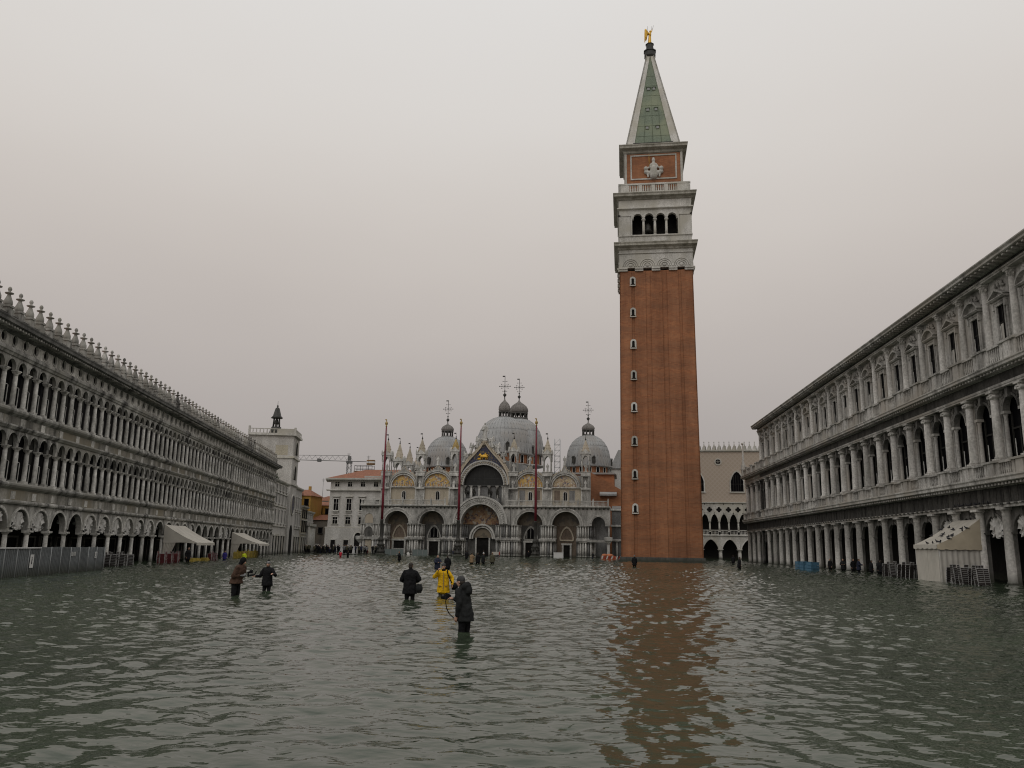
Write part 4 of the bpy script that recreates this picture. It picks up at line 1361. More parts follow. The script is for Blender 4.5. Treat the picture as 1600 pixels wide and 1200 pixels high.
def dome(P, x, y, r, zb, zt, lant, drum):
    d = sub('dome', P, (x, y, 0))
    H = zt - zb
    prof = []
    for i in range(17):
        t = i / 16 * PI / 2
        prof.append((max(r * math.cos(t) ** .92, .02) if i < 16 else .02, zb + H * (.18 * min(1, i / 4) + .82 * math.sin(t)) if i else zb))
    prof = [(r * 1.02, zb - .3), (r * 1.02, zb)] + [(r * math.cos(i / 16 * PI / 2) ** .85 + .001, zb + H * (.12 * min(1, i / 3) + .88 * math.sin(i / 16 * PI / 2))) for i in range(1, 16)] + [(.02, zt)]
    ob('lead_shell', MB().lathe(prof, 0, 0, 48), M['lead'], d)
    rib = MB()
    for k in range(40):
        a = 2 * PI * k / 40
        pts = [Vector((q * math.cos(a), q * math.sin(a), z)) for q, z in prof[1:-2]]
        for p, q in zip(pts[:-1:2], pts[2::2]):
            rib.tube(p, q, .075, .06, 4)
    for i in (7,):
        rib.lathe([(prof[i][0] + .0, prof[i][1]), (prof[i][0] + .05, prof[i][1] + .05), (prof[i][0], prof[i][1] + .1)], 0, 0, 48, cap=False)
    ob('lead_rolls', rib, M['lead_rib'], d, kind='stuff')
    hat = MB()
    for a in (-2.2, -1.3, .2, 2.4):
        c, s_ = math.cos(a), math.sin(a)
        q = MB(); q.box(-.42, .42, -.5, .6, 0, 1.5); q.prism([(-.5, 1.5), (.5, 1.5), (0, 2.0)], -.6, .6)
        q.move(0, 0, 0, a + PI / 2); q.move(c * (r + .05), s_ * (r + .05), zb + .3)
        hat.add(q.v, q.f)
    ob('hatch', hat, M['bronze'], d)
    if drum:
        dz = drum
        m = MB().lathe([(r * .93, dz), (r * .93, zb - .28)], 0, 0, 24, False)
        ob('drum', m, M['brick'], d)
        ev = MB().lathe([(r * .93, zb - .5), (r * 1.09, zb - .38), (r * 1.1, zb - .25), (r * .9, zb - .1)], 0, 0, 32)
        ob('eaves', ev, M['lead'], d)
        ev = MB().lathe([(r * .93, dz - .1), (r * 1.05, dz), (r * 1.05, dz + .25), (r * .93, dz + .35)], 0, 0, 32)
        ob('drum_ledge', ev, M['marble_white'], d)
        for k in range(16):
            a = 2 * PI * k / 16 + .1
            w = window(d, r * .94 * math.cos(a), dz + .5, .75, zb - dz - 1.1, r * .94 * math.sin(a), 'marble_white', 'glass', arched=True, sill=False, mullion=False)
            w.rotation_euler = (0, 0, a + PI / 2)
    lr, zl, br, zo, zc, ztop = lant
    l = sub('lantern', d)
    m = MB().lathe([(lr * 1.15, zt - .45), (lr * 1.15, zt + .05)], 0, 0, 16)
    for k in range(10):
        a = 2 * PI * k / 10
        m.tube((lr * math.cos(a), lr * math.sin(a), zt), (lr * math.cos(a), lr * math.sin(a), zl), lr * .11, lr * .11, 6)
    m.lathe([(lr * 1.12, zl - .25), (lr * 1.16, zl)], 0, 0, 16)
    ob('colonnette_ring', m, M['marble_dark'], l)
    oz = zo - zl
    on = MB().lathe([(br * .92, zl - .02), (br * 1.0, zl + oz * .14), (br * .98, zl + oz * .3), (br * .8, zl + oz * .52), (br * .42, zl + oz * .72), (br * .16, zl + oz * .86), (.12, zo)], 0, 0, 20)
    for k in range(20):
        a = 2 * PI * k / 20
        pr = [(br * 1.0, zl + oz * .14), (br * .98, zl + oz * .3), (br * .8, zl + oz * .52), (br * .42, zl + oz * .72)]
        for p, q in zip(pr[:-1], pr[1:]):
            on.tube((p[0] * math.cos(a), p[0] * math.sin(a), p[1]), (q[0] * math.cos(a), q[0] * math.sin(a), q[1]), .05, .05, 4)
    ob('cupola', on, M['lantern_copper'], l)
    ob('cross', orb_cross(MB(), zo - .3, zc, ztop), M['bronze'], l)
    return d


def horse_mesh():
    m = MB()
    m.capsule((0, -.75, 1.35), (0, .65, 1.38), .36, .38); m.capsule((0, -.85, 1.5), (0, -1.25, 2.05), .26, .19)
    m.capsule((0, -1.2, 2.1), (0, -1.62, 1.86), .16, .1)
    for sx in (-1, 1): m.capsule((sx * .07, -1.18, 2.22), (sx * .08, -1.2, 2.36), .05, .02)
    m.capsule((0, -.95, 1.85), (0, -.75, 1.7), .12, .1)
    m.capsule((.17, -.75, 1.2), (.17, -.98, .82), .15, .09); m.capsule((.17, -.98, .82), (.17, -.72, .5), .075, .06); m.capsule((.17, -.72, .5), (.17, -.8, .36), .06, .08)
    m.capsule((-.17, -.7, 1.15), (-.17, -.72, .6), .15, .08); m.capsule((-.17, -.72, .6), (-.17, -.74, .06), .07, .08)
    for sx, dy in ((1, .0), (-1, .1)):
        m.capsule((sx * .17, .6 + dy, 1.25), (sx * .17, .5 + dy, .85), .2, .12); m.capsule((sx * .17, .5 + dy, .85), (sx * .17, .78 + dy, .55), .1, .07); m.capsule((sx * .17, .78 + dy, .55), (sx * .17, .72 + dy, .06), .065, .08)
    m.capsule((0, .98, 1.5), (0, 1.12, 1.0), .08, .06); m.capsule((0, 1.12, 1.0), (0, 1.08, .7), .07, .03)
    return remesh(m, .05, 1, M['bronze'], 'horse')


def basilica():
    P = bas
    # ---- lower storey: (x0, x1, centre, radius, spring)
    bays = [(-21.9, -14.25, -18.05, 2.65, 6.45), (-14.25, -6.35, -10.5, 2.68, 6.48), (7.2 - 1.0, 13.75, 10.12, 2.72, 6.45), (13.75, 21.9, 17.6, 2.85, 6.4)]
    zt = 9.95
    body = MB(); body.box(-25.6, 26.2, 2.9, 6.5, GZ, 10.0); body.box(-22.0, 21.0, 6.5, 64, GZ, 15.5)
    ob('body_wall', body, M['marble_grey'], P)
    colU = column_mesh('column', 3.66, 6.35, .17, M['marble_white'], 10, .35, .25)
    colL = column_mesh('column', GZ, 3.12, .2, M['marble_white'], 10, .3, .9)
    colD = column_mesh('column', 3.66, 6.35, .17, M['marble_grey'], 10, .35, .25)
    colLD = column_mesh('column', GZ, 3.12, .2, M['marble_grey'], 10, .3, .9)
    lunm = ['marble_cream', 'mosaic_dark', 'mosaic_dark', 'mosaic_dark']
    rnd = random.Random(2)

    def cols(parent, xs, y):
        for x in xs:
            d = rnd.random() < .3
            ob('column', colD if d else colU, parent=parent, loc=(x, y, 0)); ob('column', colLD if rnd.random() < .3 else colL, parent=parent, loc=(x, y, 0))

    for i, (x0, x1, c, r, zs) in enumerate(bays):
        p = sub('portal', P, (c, 0, 0))
        w = arch_panel(MB(), x0 - c, x1 - c, zs, zt, 0, r, zs, 0, 2.9, n=20)
        w.box(x0 - c, -r, .5, 2.9, GZ, zs); w.box(r, x1 - c, .5, 2.9, GZ, zs)
        ob('spandrel', w, M['marble'], p)
        av = MB()
        for q, (ra, rb_, yy) in enumerate(((r - .02, r + .22, -.10), (r + .28, r + .42, -.16), (r + .48, r + .72, -.22))):
            av.strip(arc(0, zs, ra, 20), arc(0, zs, rb_, 20), yy, .05)
        ob('archivolt', av, M['marble_white'] if i != 1 else M['marble'], p)
        lun = MB().prism([(-r + .02, zs - .05)] + arc(0, zs, r - .02, 16) + [(r - .02, zs - .05)], 2.55, 2.88)
        ob('lunette', lun, M['mosaic_dark'], p)
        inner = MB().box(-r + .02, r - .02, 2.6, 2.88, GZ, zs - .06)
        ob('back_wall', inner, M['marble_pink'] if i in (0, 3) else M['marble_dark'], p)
        # decorated field with small ogee gable above the door
        gb = MB(); A = ogee(0, 4.2, 1.15, 1.75); B = ogee(0, 4.2, 1.42, 2.15)
        gb.strip(A, B, 2.4, 2.6); gb.box(-1.42, 1.42, 2.35, 2.6, 3.3, 3.6); gb.box(-1.5, -1.2, 2.4, 2.6, 3.6, 4.2); gb.box(1.2, 1.5, 2.4, 2.6, 3.6, 4.2)
        ob('gable', gb, M['marble_cream'] if i in (0, 3) else M['marble'], p)
        dw, dh = ((1.15, 2.95), (1.0, 2.9), (1.1, 2.9), (.65, 2.5))[i]
        fr = MB(); fr.box(-dw - .35, -dw, 2.3, 2.62, GZ, dh); fr.box(dw, dw + .35, 2.3, 2.62, GZ, dh); fr.box(-dw - .45, dw + .45, 2.25, 2.62, dh, dh + .35)
        d = ob('door', MB().box(-dw, dw, 2.5, 2.61, GZ if i else 1.35, dh), M['interior'], p)
        ob('door_frame', fr, M['marble_white'], p)
        if i == 0:
            ob('door_sill', MB().box(-dw, dw, 2.35, 2.6, GZ, 1.35), M['marble'], p)
        if i in (1, 2):
            wn = window(p, 0, 3.75, 1.5, 2.3, 2.45, 'marble', 'glass', arched=True, sill=False)
        xs = np.arange(x0 - c + .3, -r + .15, .52).tolist()
        cols(p, xs, .18); cols(p, [-x for x in np.arange(c - x1 + .3, -r + .15, .52)], .18)
        for sx in (-1, 1):
            cols(p, [sx * (r - .28)], .75); cols(p, [sx * (r - .45)], 1.35); cols(p, [sx * (r - .62)], 1.95)
        for sx in (-1, 1):
            sg = MB(); a, b = (x0 - c, -r + .8) if sx < 0 else (r - .8, x1 - c)
            if sx < 0: b = -r + .75
            sg.box(a, b, -.12, 2.5, 3.12, 3.3); sg.box(a, b, -.26, 2.5, 3.3, 3.66)
            sg.box(a, b - .4 if sx < 0 else b, -.1, 1.5, 6.35, 6.46) if sx < 0 else sg.box(a + .4, b, -.1, 1.5, 6.35, 6.46)
            ob('entablature', sg, M['marble'], p)
    # ---- central portal
    c, r, zs = -.18, 4.05, 6.55
    p = sub('main_portal', P, (c, 0, 0))
    w = arch_panel(MB(), -6.17, 6.38, zs, zt, 0, r, zs, -.3, 2.9, n=26, curve=arc(0, zs, r, 26)) if False else MB()
    A = arc(0, zs, r, 26)
    w.strip(A, arc(0, zs, 5.35, 26), -.35, 2.9)
    for sx in (-1, 1):
        w.prism([(sx * 5.35, zs), (sx * 6.3, zs), (sx * 6.3, zt), (sx * math.sqrt(5.35 ** 2 - (zt - zs) ** 2), zt)] , .0, 2.9)
        w.box(*sorted((sx * r, sx * 6.3)), .5, 2.9, GZ, zs)
        w.strip([(sx * x, z) for x, z in arc(0, zs, 5.35, 10, 0, 39.4)], [(sx * 5.9, zs + 3.4 * t / 10) for t in range(11)], .02, 2.9)
    ob('spandrel', w, M['marble'], p)
    av = MB()
    for ra, rb_, yy in ((r - .02, r + .26, -.5), (r + .36, r + .5, -.42), (r + .62, 5.3, -.46), (5.36, 5.75, -.62)):
        av.strip(arc(0, zs, ra, 26), arc(0, zs, rb_, 26), yy, 2.0)
    ob('archivolt', av, M['marble_white'], p)
    cv = MB()
    for k in range(34):
        a = PI * (k + .5) / 34
        cv.ell((math.cos(a) * 5.0, -.5, zs + math.sin(a) * 5.0), .16, .12, .16, 6, 4)
    ob('carved_leaves', cv, M['marble'], p, kind='stuff')
    ob('lunette', MB().prism([(-r + .02, zs - .05)] + arc(0, zs, r - .02, 20) + [(r - .02, zs - .05)], 2.2, 2.88), M['mosaic_red'], p)
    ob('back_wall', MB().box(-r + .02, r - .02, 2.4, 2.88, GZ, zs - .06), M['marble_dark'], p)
    ia = MB()
    for ra, rb_, yy in ((2.0, 2.3, 1.5), (2.4, 2.75, 1.2)):
        ia.strip(arc(0.25, 3.5, ra, 18, sz=1.15), arc(0.25, 3.5, rb_, 18, sz=1.13), yy, 2.4)
    ob('inner_arch', ia, M['marble_white'], p)
    ob('inner_lunette', MB().prism([(-1.7, 3.75)] + arc(.25, 3.75, 1.95, 14) + [(2.2, 3.75)], 1.9, 2.39), M['mosaic_dark'], p)
    ob('door', MB().box(-1.0, 1.55, 2.2, 2.39, GZ, 3.74), M['interior'], p)
    fr = MB(); fr.box(-1.3, -1.0, 1.8, 2.4, GZ, 3.75); fr.box(1.55, 1.85, 1.8, 2.4, GZ, 3.75)
    ob('door_frame', fr, M['marble_white'], p)
    cols(p, [-6.05, -5.55, -5.05, -4.55], .1); cols(p, [6.1, 5.6, 5.1, 4.6], .1)
    for sx in (-1, 1):
        cols(p, [sx * 3.75], .7); cols(p, [sx * 3.45], 1.3); cols(p, [sx * 3.1], 1.9)
        sg = MB(); a, b = sorted((sx * 6.3, sx * 3.3)); sg.box(a, b, -.15, 2.3, 3.12, 3.3); sg.box(a, b, -.3, 2.3, 3.3, 3.66)
        a, b = sorted((sx * 6.3, sx * 4.0)); sg.box(a, b, -.25, 1.5, 6.35, 6.55)
        ob('entablature', sg, M['marble'], p)
    # ---- side bays
    p = sub('porch', P, (24.25, 0, 0))
    w = arch_panel(MB(), -2.35, 2.37, 6.4, zt, -.02, 1.35, 6.9, 0, 1.0, n=16)
    w.box(-2.35, -1.37, 0, 1.0, 6.4 - .0, 6.41)
    ob('spandrel', w, M['marble'], p)
    av = MB()
    for ra, rb_, yy in ((1.33, 1.5, -.08), (1.56, 1.72, -.14)):
        av.strip(arc(-.02, 6.9, ra, 16), arc(-.02, 6.9, rb_, 16), yy, .05)
    ob('archivolt', av, M['marble_white'], p)
    cols(p, [-2.1, -1.6, 2.05], .35); cols(p, [-1.3, -.9], 1.6)
    ob('entablature', MB().box(-2.35, 1.5, -.2, 1.2, 3.14, 3.64), M['marble'], p)
    ob('pulpit', MB().lathe([(.45, 3.1), (.8, 3.5), (.85, 4.1), (.75, 4.15)], 1.95, -.1, 8, False), M['marble_white'], p)
    ob('pulpit_column', column_mesh('pulpit_column', GZ, 3.1, .3, M['marble_white'], 12, .4, .3), parent=p, loc=(1.95, -.1, 0))
    p = sub('corner_bay', P, (-24.0, 0, 0))
    w = MB(); w.box(-1.9, 2.1, .25, 2.9, GZ, zt); ob('spandrel', w, M['marble'], p)
    av = MB(); av.strip(arc(-.15, 7.6, .9, 12), arc(-.15, 7.6, 1.15, 12), .1, .26); av.strip(arc(-.1, 4.9, .85, 12), arc(-.1, 4.9, 1.05, 12), .1, .26)
    ob('archivolt', av, M['marble_white'], p)
    ob('niche_panel', MB().prism([(-1.0, 6.5)] + arc(-.15, 7.6, .89, 12) + [(.74, 6.5)], .2, .26), M['marble_cream'], p)
    ob('niche', MB().prism([(-.95, 3.66)] + arc(-.1, 4.9, .84, 12) + [(.74, 3.66)], .2, .262), M['marble_dark'], p)
    ob('cream_panel', MB().box(-.75, .6, .18, .26, GZ, 3.1), M['marble_cream'], p)
    cols(p, [-1.75, -1.2, .95, 1.55], .12)
    ob('entablature', MB().box(-2.0, 2.1, -.15, .3, 3.12, 3.64), M['marble'], p)
    ob('pulpit', MB().lathe([(.3, 2.4), (.95, 3.1), (1.0, 3.7), (.9, 3.75)], -1.9, .1, 8, False), M['marble_white'], p)
    # ---- terrace cornice, brackets and balustrade
    for xa, xb in ((-26.0, -5.0), (4.6, 26.65)):
        ob('terrace_cornice', MB().extr([(.0, 9.95), (-.25, 10.02), (-.45, 10.14), (-.45, 10.34), (6.6, 10.36), (6.6, 9.95)], xa, xb), M['marble_white'], P)
        br = MB(); k = xa + .2
        while k < xb - .2:
            br.extr([(.0, 9.62), (-.36, 9.9), (-.36, 10.02), (.0, 10.02)], k, k + .28); k += .85
        ob('brackets', br, M['marble_dark'], P, kind='stuff')
    bal = bal_panel(2.9, 10.36, 11.45, 12, M['marble_white'], .07)
    post = MB(); post.box(-.14, .14, -.14, .14, 10.36, 11.6); post.lathe([(.14, 11.6), (.05, 11.68), (.13, 11.8), (0, 11.92)], 0, 0, 8); post = post.mesh('baluster_post', M['marble_white'])
    for x in list(np.arange(-24.5, -6.5, 3.05)) + list(np.arange(6.4, 26, 3.05)):
        ob('balustrade', bal, parent=P, loc=(x, -.2, 0)); ob('baluster_post', post, parent=P, loc=(x + 1.52, -.2, 0))
    # ---- upper storey
    UY = 5.5
    ups = [(-22.3, -14.75, -18.5, 2.62, 'mosaic_gold'), (-14.75, -7.2, -10.9, 3.0, 'mosaic_gold'), (5.75, 13.2, 9.4, 2.92, 'mosaic_gold'), (13.2, 21.5, 16.9, 2.62, 'mosaic_pale')]
    zs = 14.55
    for i, (x0, x1, c, r, mm) in enumerate(ups):
        p = sub('upper_bay', P, (c, UY, 0))
        a, b = x0 - c, x1 - c
        w = MB(); w.box(a, b, .35, 1.4, 10.3, zs)
        ob('wall', w, M['marble_cream'], p)
        ob('ledge', MB().box(a, b, -.12, .5, zs - .14, zs + .06), M['marble_white'], p)
        ro = r + .75
        top = 19.2 - zs
        og = [(-ro, 0)] + [(-ro * math.cos(t), ro * math.sin(t) * .98) for t in np.linspace(.15, 1.05, 7)] + [(-.45, ro * .98 + .35), (0, top)]
        og = og + [(-x, z) for x, z in og[-2::-1]]
        A = [(x, zs + z) for x, z in arc(0, 0, r, len(og) - 1)]
        B = [(x, zs + z) for x, z in og]
        ob('gable', MB().strip(A, B, 0, 1.2), M['marble'], p)
        av = MB(); av.strip(arc(0, zs, r - .02, 18), arc(0, zs, r + .2, 18), -.14, .05); av.strip(arc(0, zs, r + .36, 18), arc(0, zs, r + .56, 18), -.2, .05)
        ob('archivolt', av, M['marble_white'], p)
        ob('lunette', MB().prism([(-r + .02, zs + .05)] + arc(0, zs, r - .02, 16)[1:-1] + [(r - .02, zs + .05)], .3, .7), M[mm], p)
        fig = MB()
        for k in range(9):
            x = (k - 4) * r * .2
            h = 1.0 + .5 * rnd.random()
            if abs(x) > r * .75: h *= .6
            fig.capsule((x, .28, zs + .15), (x, .28, zs + h * .75), .17, .13, 6); fig.ell((x, .26, zs + h), .1, .08, .13, 6, 4)
        ob('mosaic_figures', fig, M['mosaic_pale'], p, kind='stuff')
        # leafy crest along the gable
        cr_ = MB()
        pts = [(x, zs + z) for x, z in og]
        for q in range(len(pts) - 1):
            for t in (0, .33, .66):
                x = pts[q][0] + (pts[q + 1][0] - pts[q][0]) * t; z = pts[q][1] + (pts[q + 1][1] - pts[q][1]) * t
                cr_.ell((x, .3, z + .12), .17, .14, .24, 6, 4)
        ob('leaf_crest', cr_, M['marble_cream'], p, kind='stuff')
        ob('crest_statue', STAT, parent=p, loc=(0, .3, 19.25), scale=1.15)
        ob('gable_back', MB().prism([(-ro, zs - .01)] + [(x, z - .05) for x, z in B[1:-1]] + [(ro, zs - .01)], 1.2, 3.5), M['lead'], p)
        window(p, .15, 11.7, .75, 1.9, .35, 'marble_white', 'glass', arched=True, sill=False)
        for x in (-1.6, 1.6):
            if i >= 2:
                ob('marble_slab', MB().box(x - .6, x + .6, .28, .36, 11.4, 13.9), M['marble_pink' if (i + (x > 0)) % 2 else 'marble_grey'], p)
        for x in (a + .95, b - .95):
            ob('column', column_mesh('column', 10.36, 14.4, .16, M['marble_white'], 10, .35, .3), parent=p, loc=(x, .1, 0))
    # ---- great central window
    c = -.62
    p = sub('great_window', P, (c, UY, 0))
    zs, r, ro = 14.95, 4.42, 5.35
    w = MB(); w.strip(arc(0, zs, r, 26), arc(0, zs, ro, 26), -.3, 1.6)
    for sx in (-1, 1): w.box(*sorted((sx * r, sx * 6.4)), 0, 1.6, 10.3, zs)
    ob('wall', w, M['marble'], p)
    av = MB(); av.strip(arc(0, zs, r - .03, 26), arc(0, zs, r + .2, 26), -.5, 0); av.strip(arc(0, zs, ro - .25, 26), arc(0, zs, ro + .05, 26), -.45, 0)
    ob('archivolt', av, M['marble_white'], p)
    cv = MB()
    for k in range(30):
        a = PI * (k + .5) / 30
        cv.ell((math.cos(a) * 4.86, -.34, zs + math.sin(a) * 4.86), .19, .12, .19, 6, 4)
    ob('carved_figures', cv, M['marble_cream'], p, kind='stuff')
    ob('dark_glazing', MB().prism([(-r + .02, zs)] + arc(0, zs, r - .02, 20)[1:-1] + [(r - .02, zs)], .8, 1.0), M['dark_screen'], p)
    gl = MB()
    for x in np.arange(-3.3, 3.4, 1.1):
        gl.box(x - .03, x + .03, .74, .8, zs, zs + math.sqrt(r * r - x * x) - .1)
    gl.box(-4.2, 4.2, .72, .8, zs + 1.5, zs + 1.56); gl.box(-4.35, 4.35, .6, .85, zs - .1, zs + .08)
    ob('glazing_bars', gl, M['metal_dark'], p)
    ob('loggia_back', MB().box(-r + .02, r - .02, 1.2, 1.5, 10.3, zs), M['interior'], p)
    gc = column_mesh('column', 10.36, zs - .1, .26, M['marble_white'], 12, .5, .3)
    for x in (-4.15, -2.75, -1.0, 1.15, 2.9, 4.15):
        ob('column', gc, parent=p, loc=(x, .5, 0))
    hm = horse_mesh()
    pm = MB().box(-.42, .42, -1.0, 1.0, 10.36, 12.0).mesh('horse_pedestal', M['marble_grey'])
    for k, x in enumerate((-3.3, -1.75, 1.75, 3.3)):
        o = ob('horse_pedestal', pm, parent=p, loc=(x, -1.6, 0))
        ob('bronze_horse', hm, parent=o, loc=(0, 0, 12.0), rz=(-.12, .1, -.1, .12)[k])
    # ogee gable in starry blue with the lion
    og = [(-ro, 0), (-ro * .99, 1.2), (-ro * .93, 2.6), (-ro * .80, 3.95), (-ro * .60, 5.35), (-ro * .36, 6.7), (-ro * .15, 8.0), (0, 9.35)]
    og = og + [(-x, z) for x, z in og[-2::-1]]
    inn = arc(0, 0, ro, len(og) - 1)
    B = [(x, zs + max(z, 0)) for x, z in og]
    A = [(x, zs + z) for x, z in inn]
    ob('blue_gable', MB().strip(A, B, .0, 1.2), M['starry_blue'], p)
    B2 = [(x * 1.05, zs + z * 1.0 + .35) for x, z in og]
    ob('gable_moulding', MB().strip(B, B2, -.3, 1.4), M['marble_cream'], p)
    cr_ = MB()
    for q in range(len(B2) - 1):
        for t in (0, .25, .5, .75):
            x = B2[q][0] + (B2[q + 1][0] - B2[q][0]) * t; z = B2[q][1] + (B2[q + 1][1] - B2[q][1]) * t
            cr_.ell((x, .3, z + .25), .24, .2, .38, 6, 4)
    ob('leaf_crest', cr_, M['marble_cream'], p, kind='stuff')
    for sx in (-1, 1):
        for x, z in ((4.55, 19.9), (3.1, 21.8), (1.75, 23.2)):
            o = ob('angel_statue', STAT_W, parent=p, loc=(sx * x, .3, z), scale=1.35)
            o.rotation_euler = (0, -sx * .25, 0)
    ob('top_statue', STAT, parent=p, loc=(0, .3, 24.6), scale=2.3)
    ob('top_pedestal', MB().lathe([(.7, 23.6), (.6, 24.3), (.75, 24.4), (.5, 24.7)], 0, .3, 8), M['marble_cream'], p)
    li = MB()                                      # winged lion, side on, gilded
    zl = zs + 5.45
    li.capsule((-.8, -.15, zl + .95), (.75, -.15, zl + .9), .36, .34); li.ell((-1.05, -.2, zl + 1.35), .42, .3, .42); li.capsule((-1.25, -.2, zl + 1.3), (-1.5, -.2, zl + 1.2), .18, .12)
    for x in (-.9, -.45, .5, .9): li.capsule((x, -.15, zl + .8), (x - .06, -.15, zl + .12), .14, .1)
    li.capsule((-.4, -.1, zl + 1.15), (.55, -.1, zl + 1.85), .2, .14); li.capsule((-.1, -.1, zl + 1.2), (.95, -.1, zl + 1.5), .16, .1)
    li.capsule((1.0, -.15, zl + .95), (1.4, -.15, zl + 1.35), .07, .05); li.box(-1.75, -1.1, -.3, -.05, zl + .1, zl + .55)
    ob('gilded_lion', remesh(li, .06, 1, M['gold'], 'lion'), parent=p, loc=(0, -.05, zl * .2), scale=.8)
    # ---- pinnacles
    for x, zs_, zt_ in ((-22.5, 21.5, 25.7), (-14.7, 21.7, 25.9), (-7.1, 22.3, 26.0), (5.85, 22.3, 25.9), (13.2, 21.7, 25.8), (21.4, 21.8, 25.6)):
        spire_pinnacle(P, x, UY + .6, 17.3, zs_, zt_, 1.0, 'marble_white', gold=(x in (-7.1,)))
    for y in (16, 25, 33):
        spire_pinnacle(P, -22.6, y, 17.0, 21.2, 26.2, 1.15, 'marble_white', lower=False)
        ob('side_wall', MB().box(-23.6, -21.5, y - 4, y + 4, GZ, 17.0), M['marble'], P)
    # ---- domes: centre x, depth, radius, spring, top, lantern (ring r, ring top, bulb r, bulb top, cross z, tip), drum foot
    dome(P, .3, 28, 6.9, 24.3, 33.5, (1.3, 34.85, 1.45, 38.2, 41.3, 44.0), 21.3)
    dome(P, .8, 52, 6.9, 27.0, 37.0, (2.2, 38.4, 2.55, 42.2, 45.8, 48.3), 23.5)
    dome(P, -19.35, 52, 6.1, 23.4, 32.0, (1.5, 33.5, 1.75, 35.8, 39.8, 42.3), 20.6)
    dome(P, 20.0, 52, 6.0, 23.7, 32.2, (1.5, 33.6, 1.75, 35.9, 39.2, 41.6), 21.2)
    # roofs between the domes
    rf = MB()
    rf.prism([(-7.6, 15.5), (8.2, 15.5), (8.2, 19.5), (.3, 21.6), (-7.6, 19.5)], 8.5, 62)
    rf.box(-21.5, 20.6, 7, 62, 15.5, 17.2)
    ob('lead_roof', rf, M['lead'], P)
    tr = MB(); tr.box(-26.5, 27.0, 45, 59, 15.0, 20.9)
    ob('transept', tr, M['brick'], P)
    ob('transept_roof', MB().prism([(-27, 20.9), (27.6, 20.9), (27.0, 21.35), (-26.5, 21.35)], 44.4, 59.6), M['lead'], P)
    # brick south flank seen to the right of the facade
    br = MB(); br.box(21.0, 30.5, 22, 45, GZ, 14.6); br.prism([(21.0, 14.6), (30.5, 14.6), (29.0, 15.2), (21.0, 19.8)], 22, 45)
    ob('brick_flank', br, M['brick'], P)
    for x, z in ((25.6, 15.0), (28.4, 11.8)):
        q = MB().extr([(21.9, z - 1.2), (20.9, z - 1.1), (20.9, z - .7), (21.9, z - .2)], x - 1.7, x + 2.2); ob('lean_to_roof', q, M['lead'], P)
    ob('south_block', MB().box(26.8, 36, 8, 22, GZ, 10.3), M['marble_grey'], P)
    cc = MB()
    for z in (3.4, 6.4, 9.8): cc.extr([(8.05, z), (7.7, z + .1), (7.7, z + .4), (8.05, z + .5)], 26.6, 36)
    ob('south_courses', cc, M['marble_white'], P)
    for x in (27.8, 29.4, 31.0, 32.6):
        ob('south_column', column_mesh('south_column', GZ, 3.4, .25, M['marble_white'], 10), parent=P, loc=(x, 7.7, 0))
    ob('rear_block', MB().box(26, 46, 66, 84, GZ, 24.5), M['plaster_white'], P)
    ob('rear_roof', MB().prism([(25.5, 24.5), (46.5, 24.5), (44, 29.8), (28, 29.8)], 65.5, 84.5), M['lead'], P)
    # scaffold beside the right inner pinnacle
    sc = MB()
    for x in (14.4, 15.6):
        for y in (9, 10.4):
            sc.tube((x, y, 17), (x, y, 25.5), .05, .05, 4)
    for z in np.arange(18, 25.5, 1.25):
        sc.tube((14.4, 9, z), (15.6, 9, z), .045, .045, 4); sc.tube((14.4, 10.4, z), (15.6, 10.4, z), .045, .045, 4); sc.tube((14.4, 9, z), (15.6, 9, z + 1.25), .03, .03, 4); sc.tube((14.4, 9, z), (14.4, 10.4, z), .04, .04, 4)
    ob('scaffold', sc, M['metal'], P)


basilica()

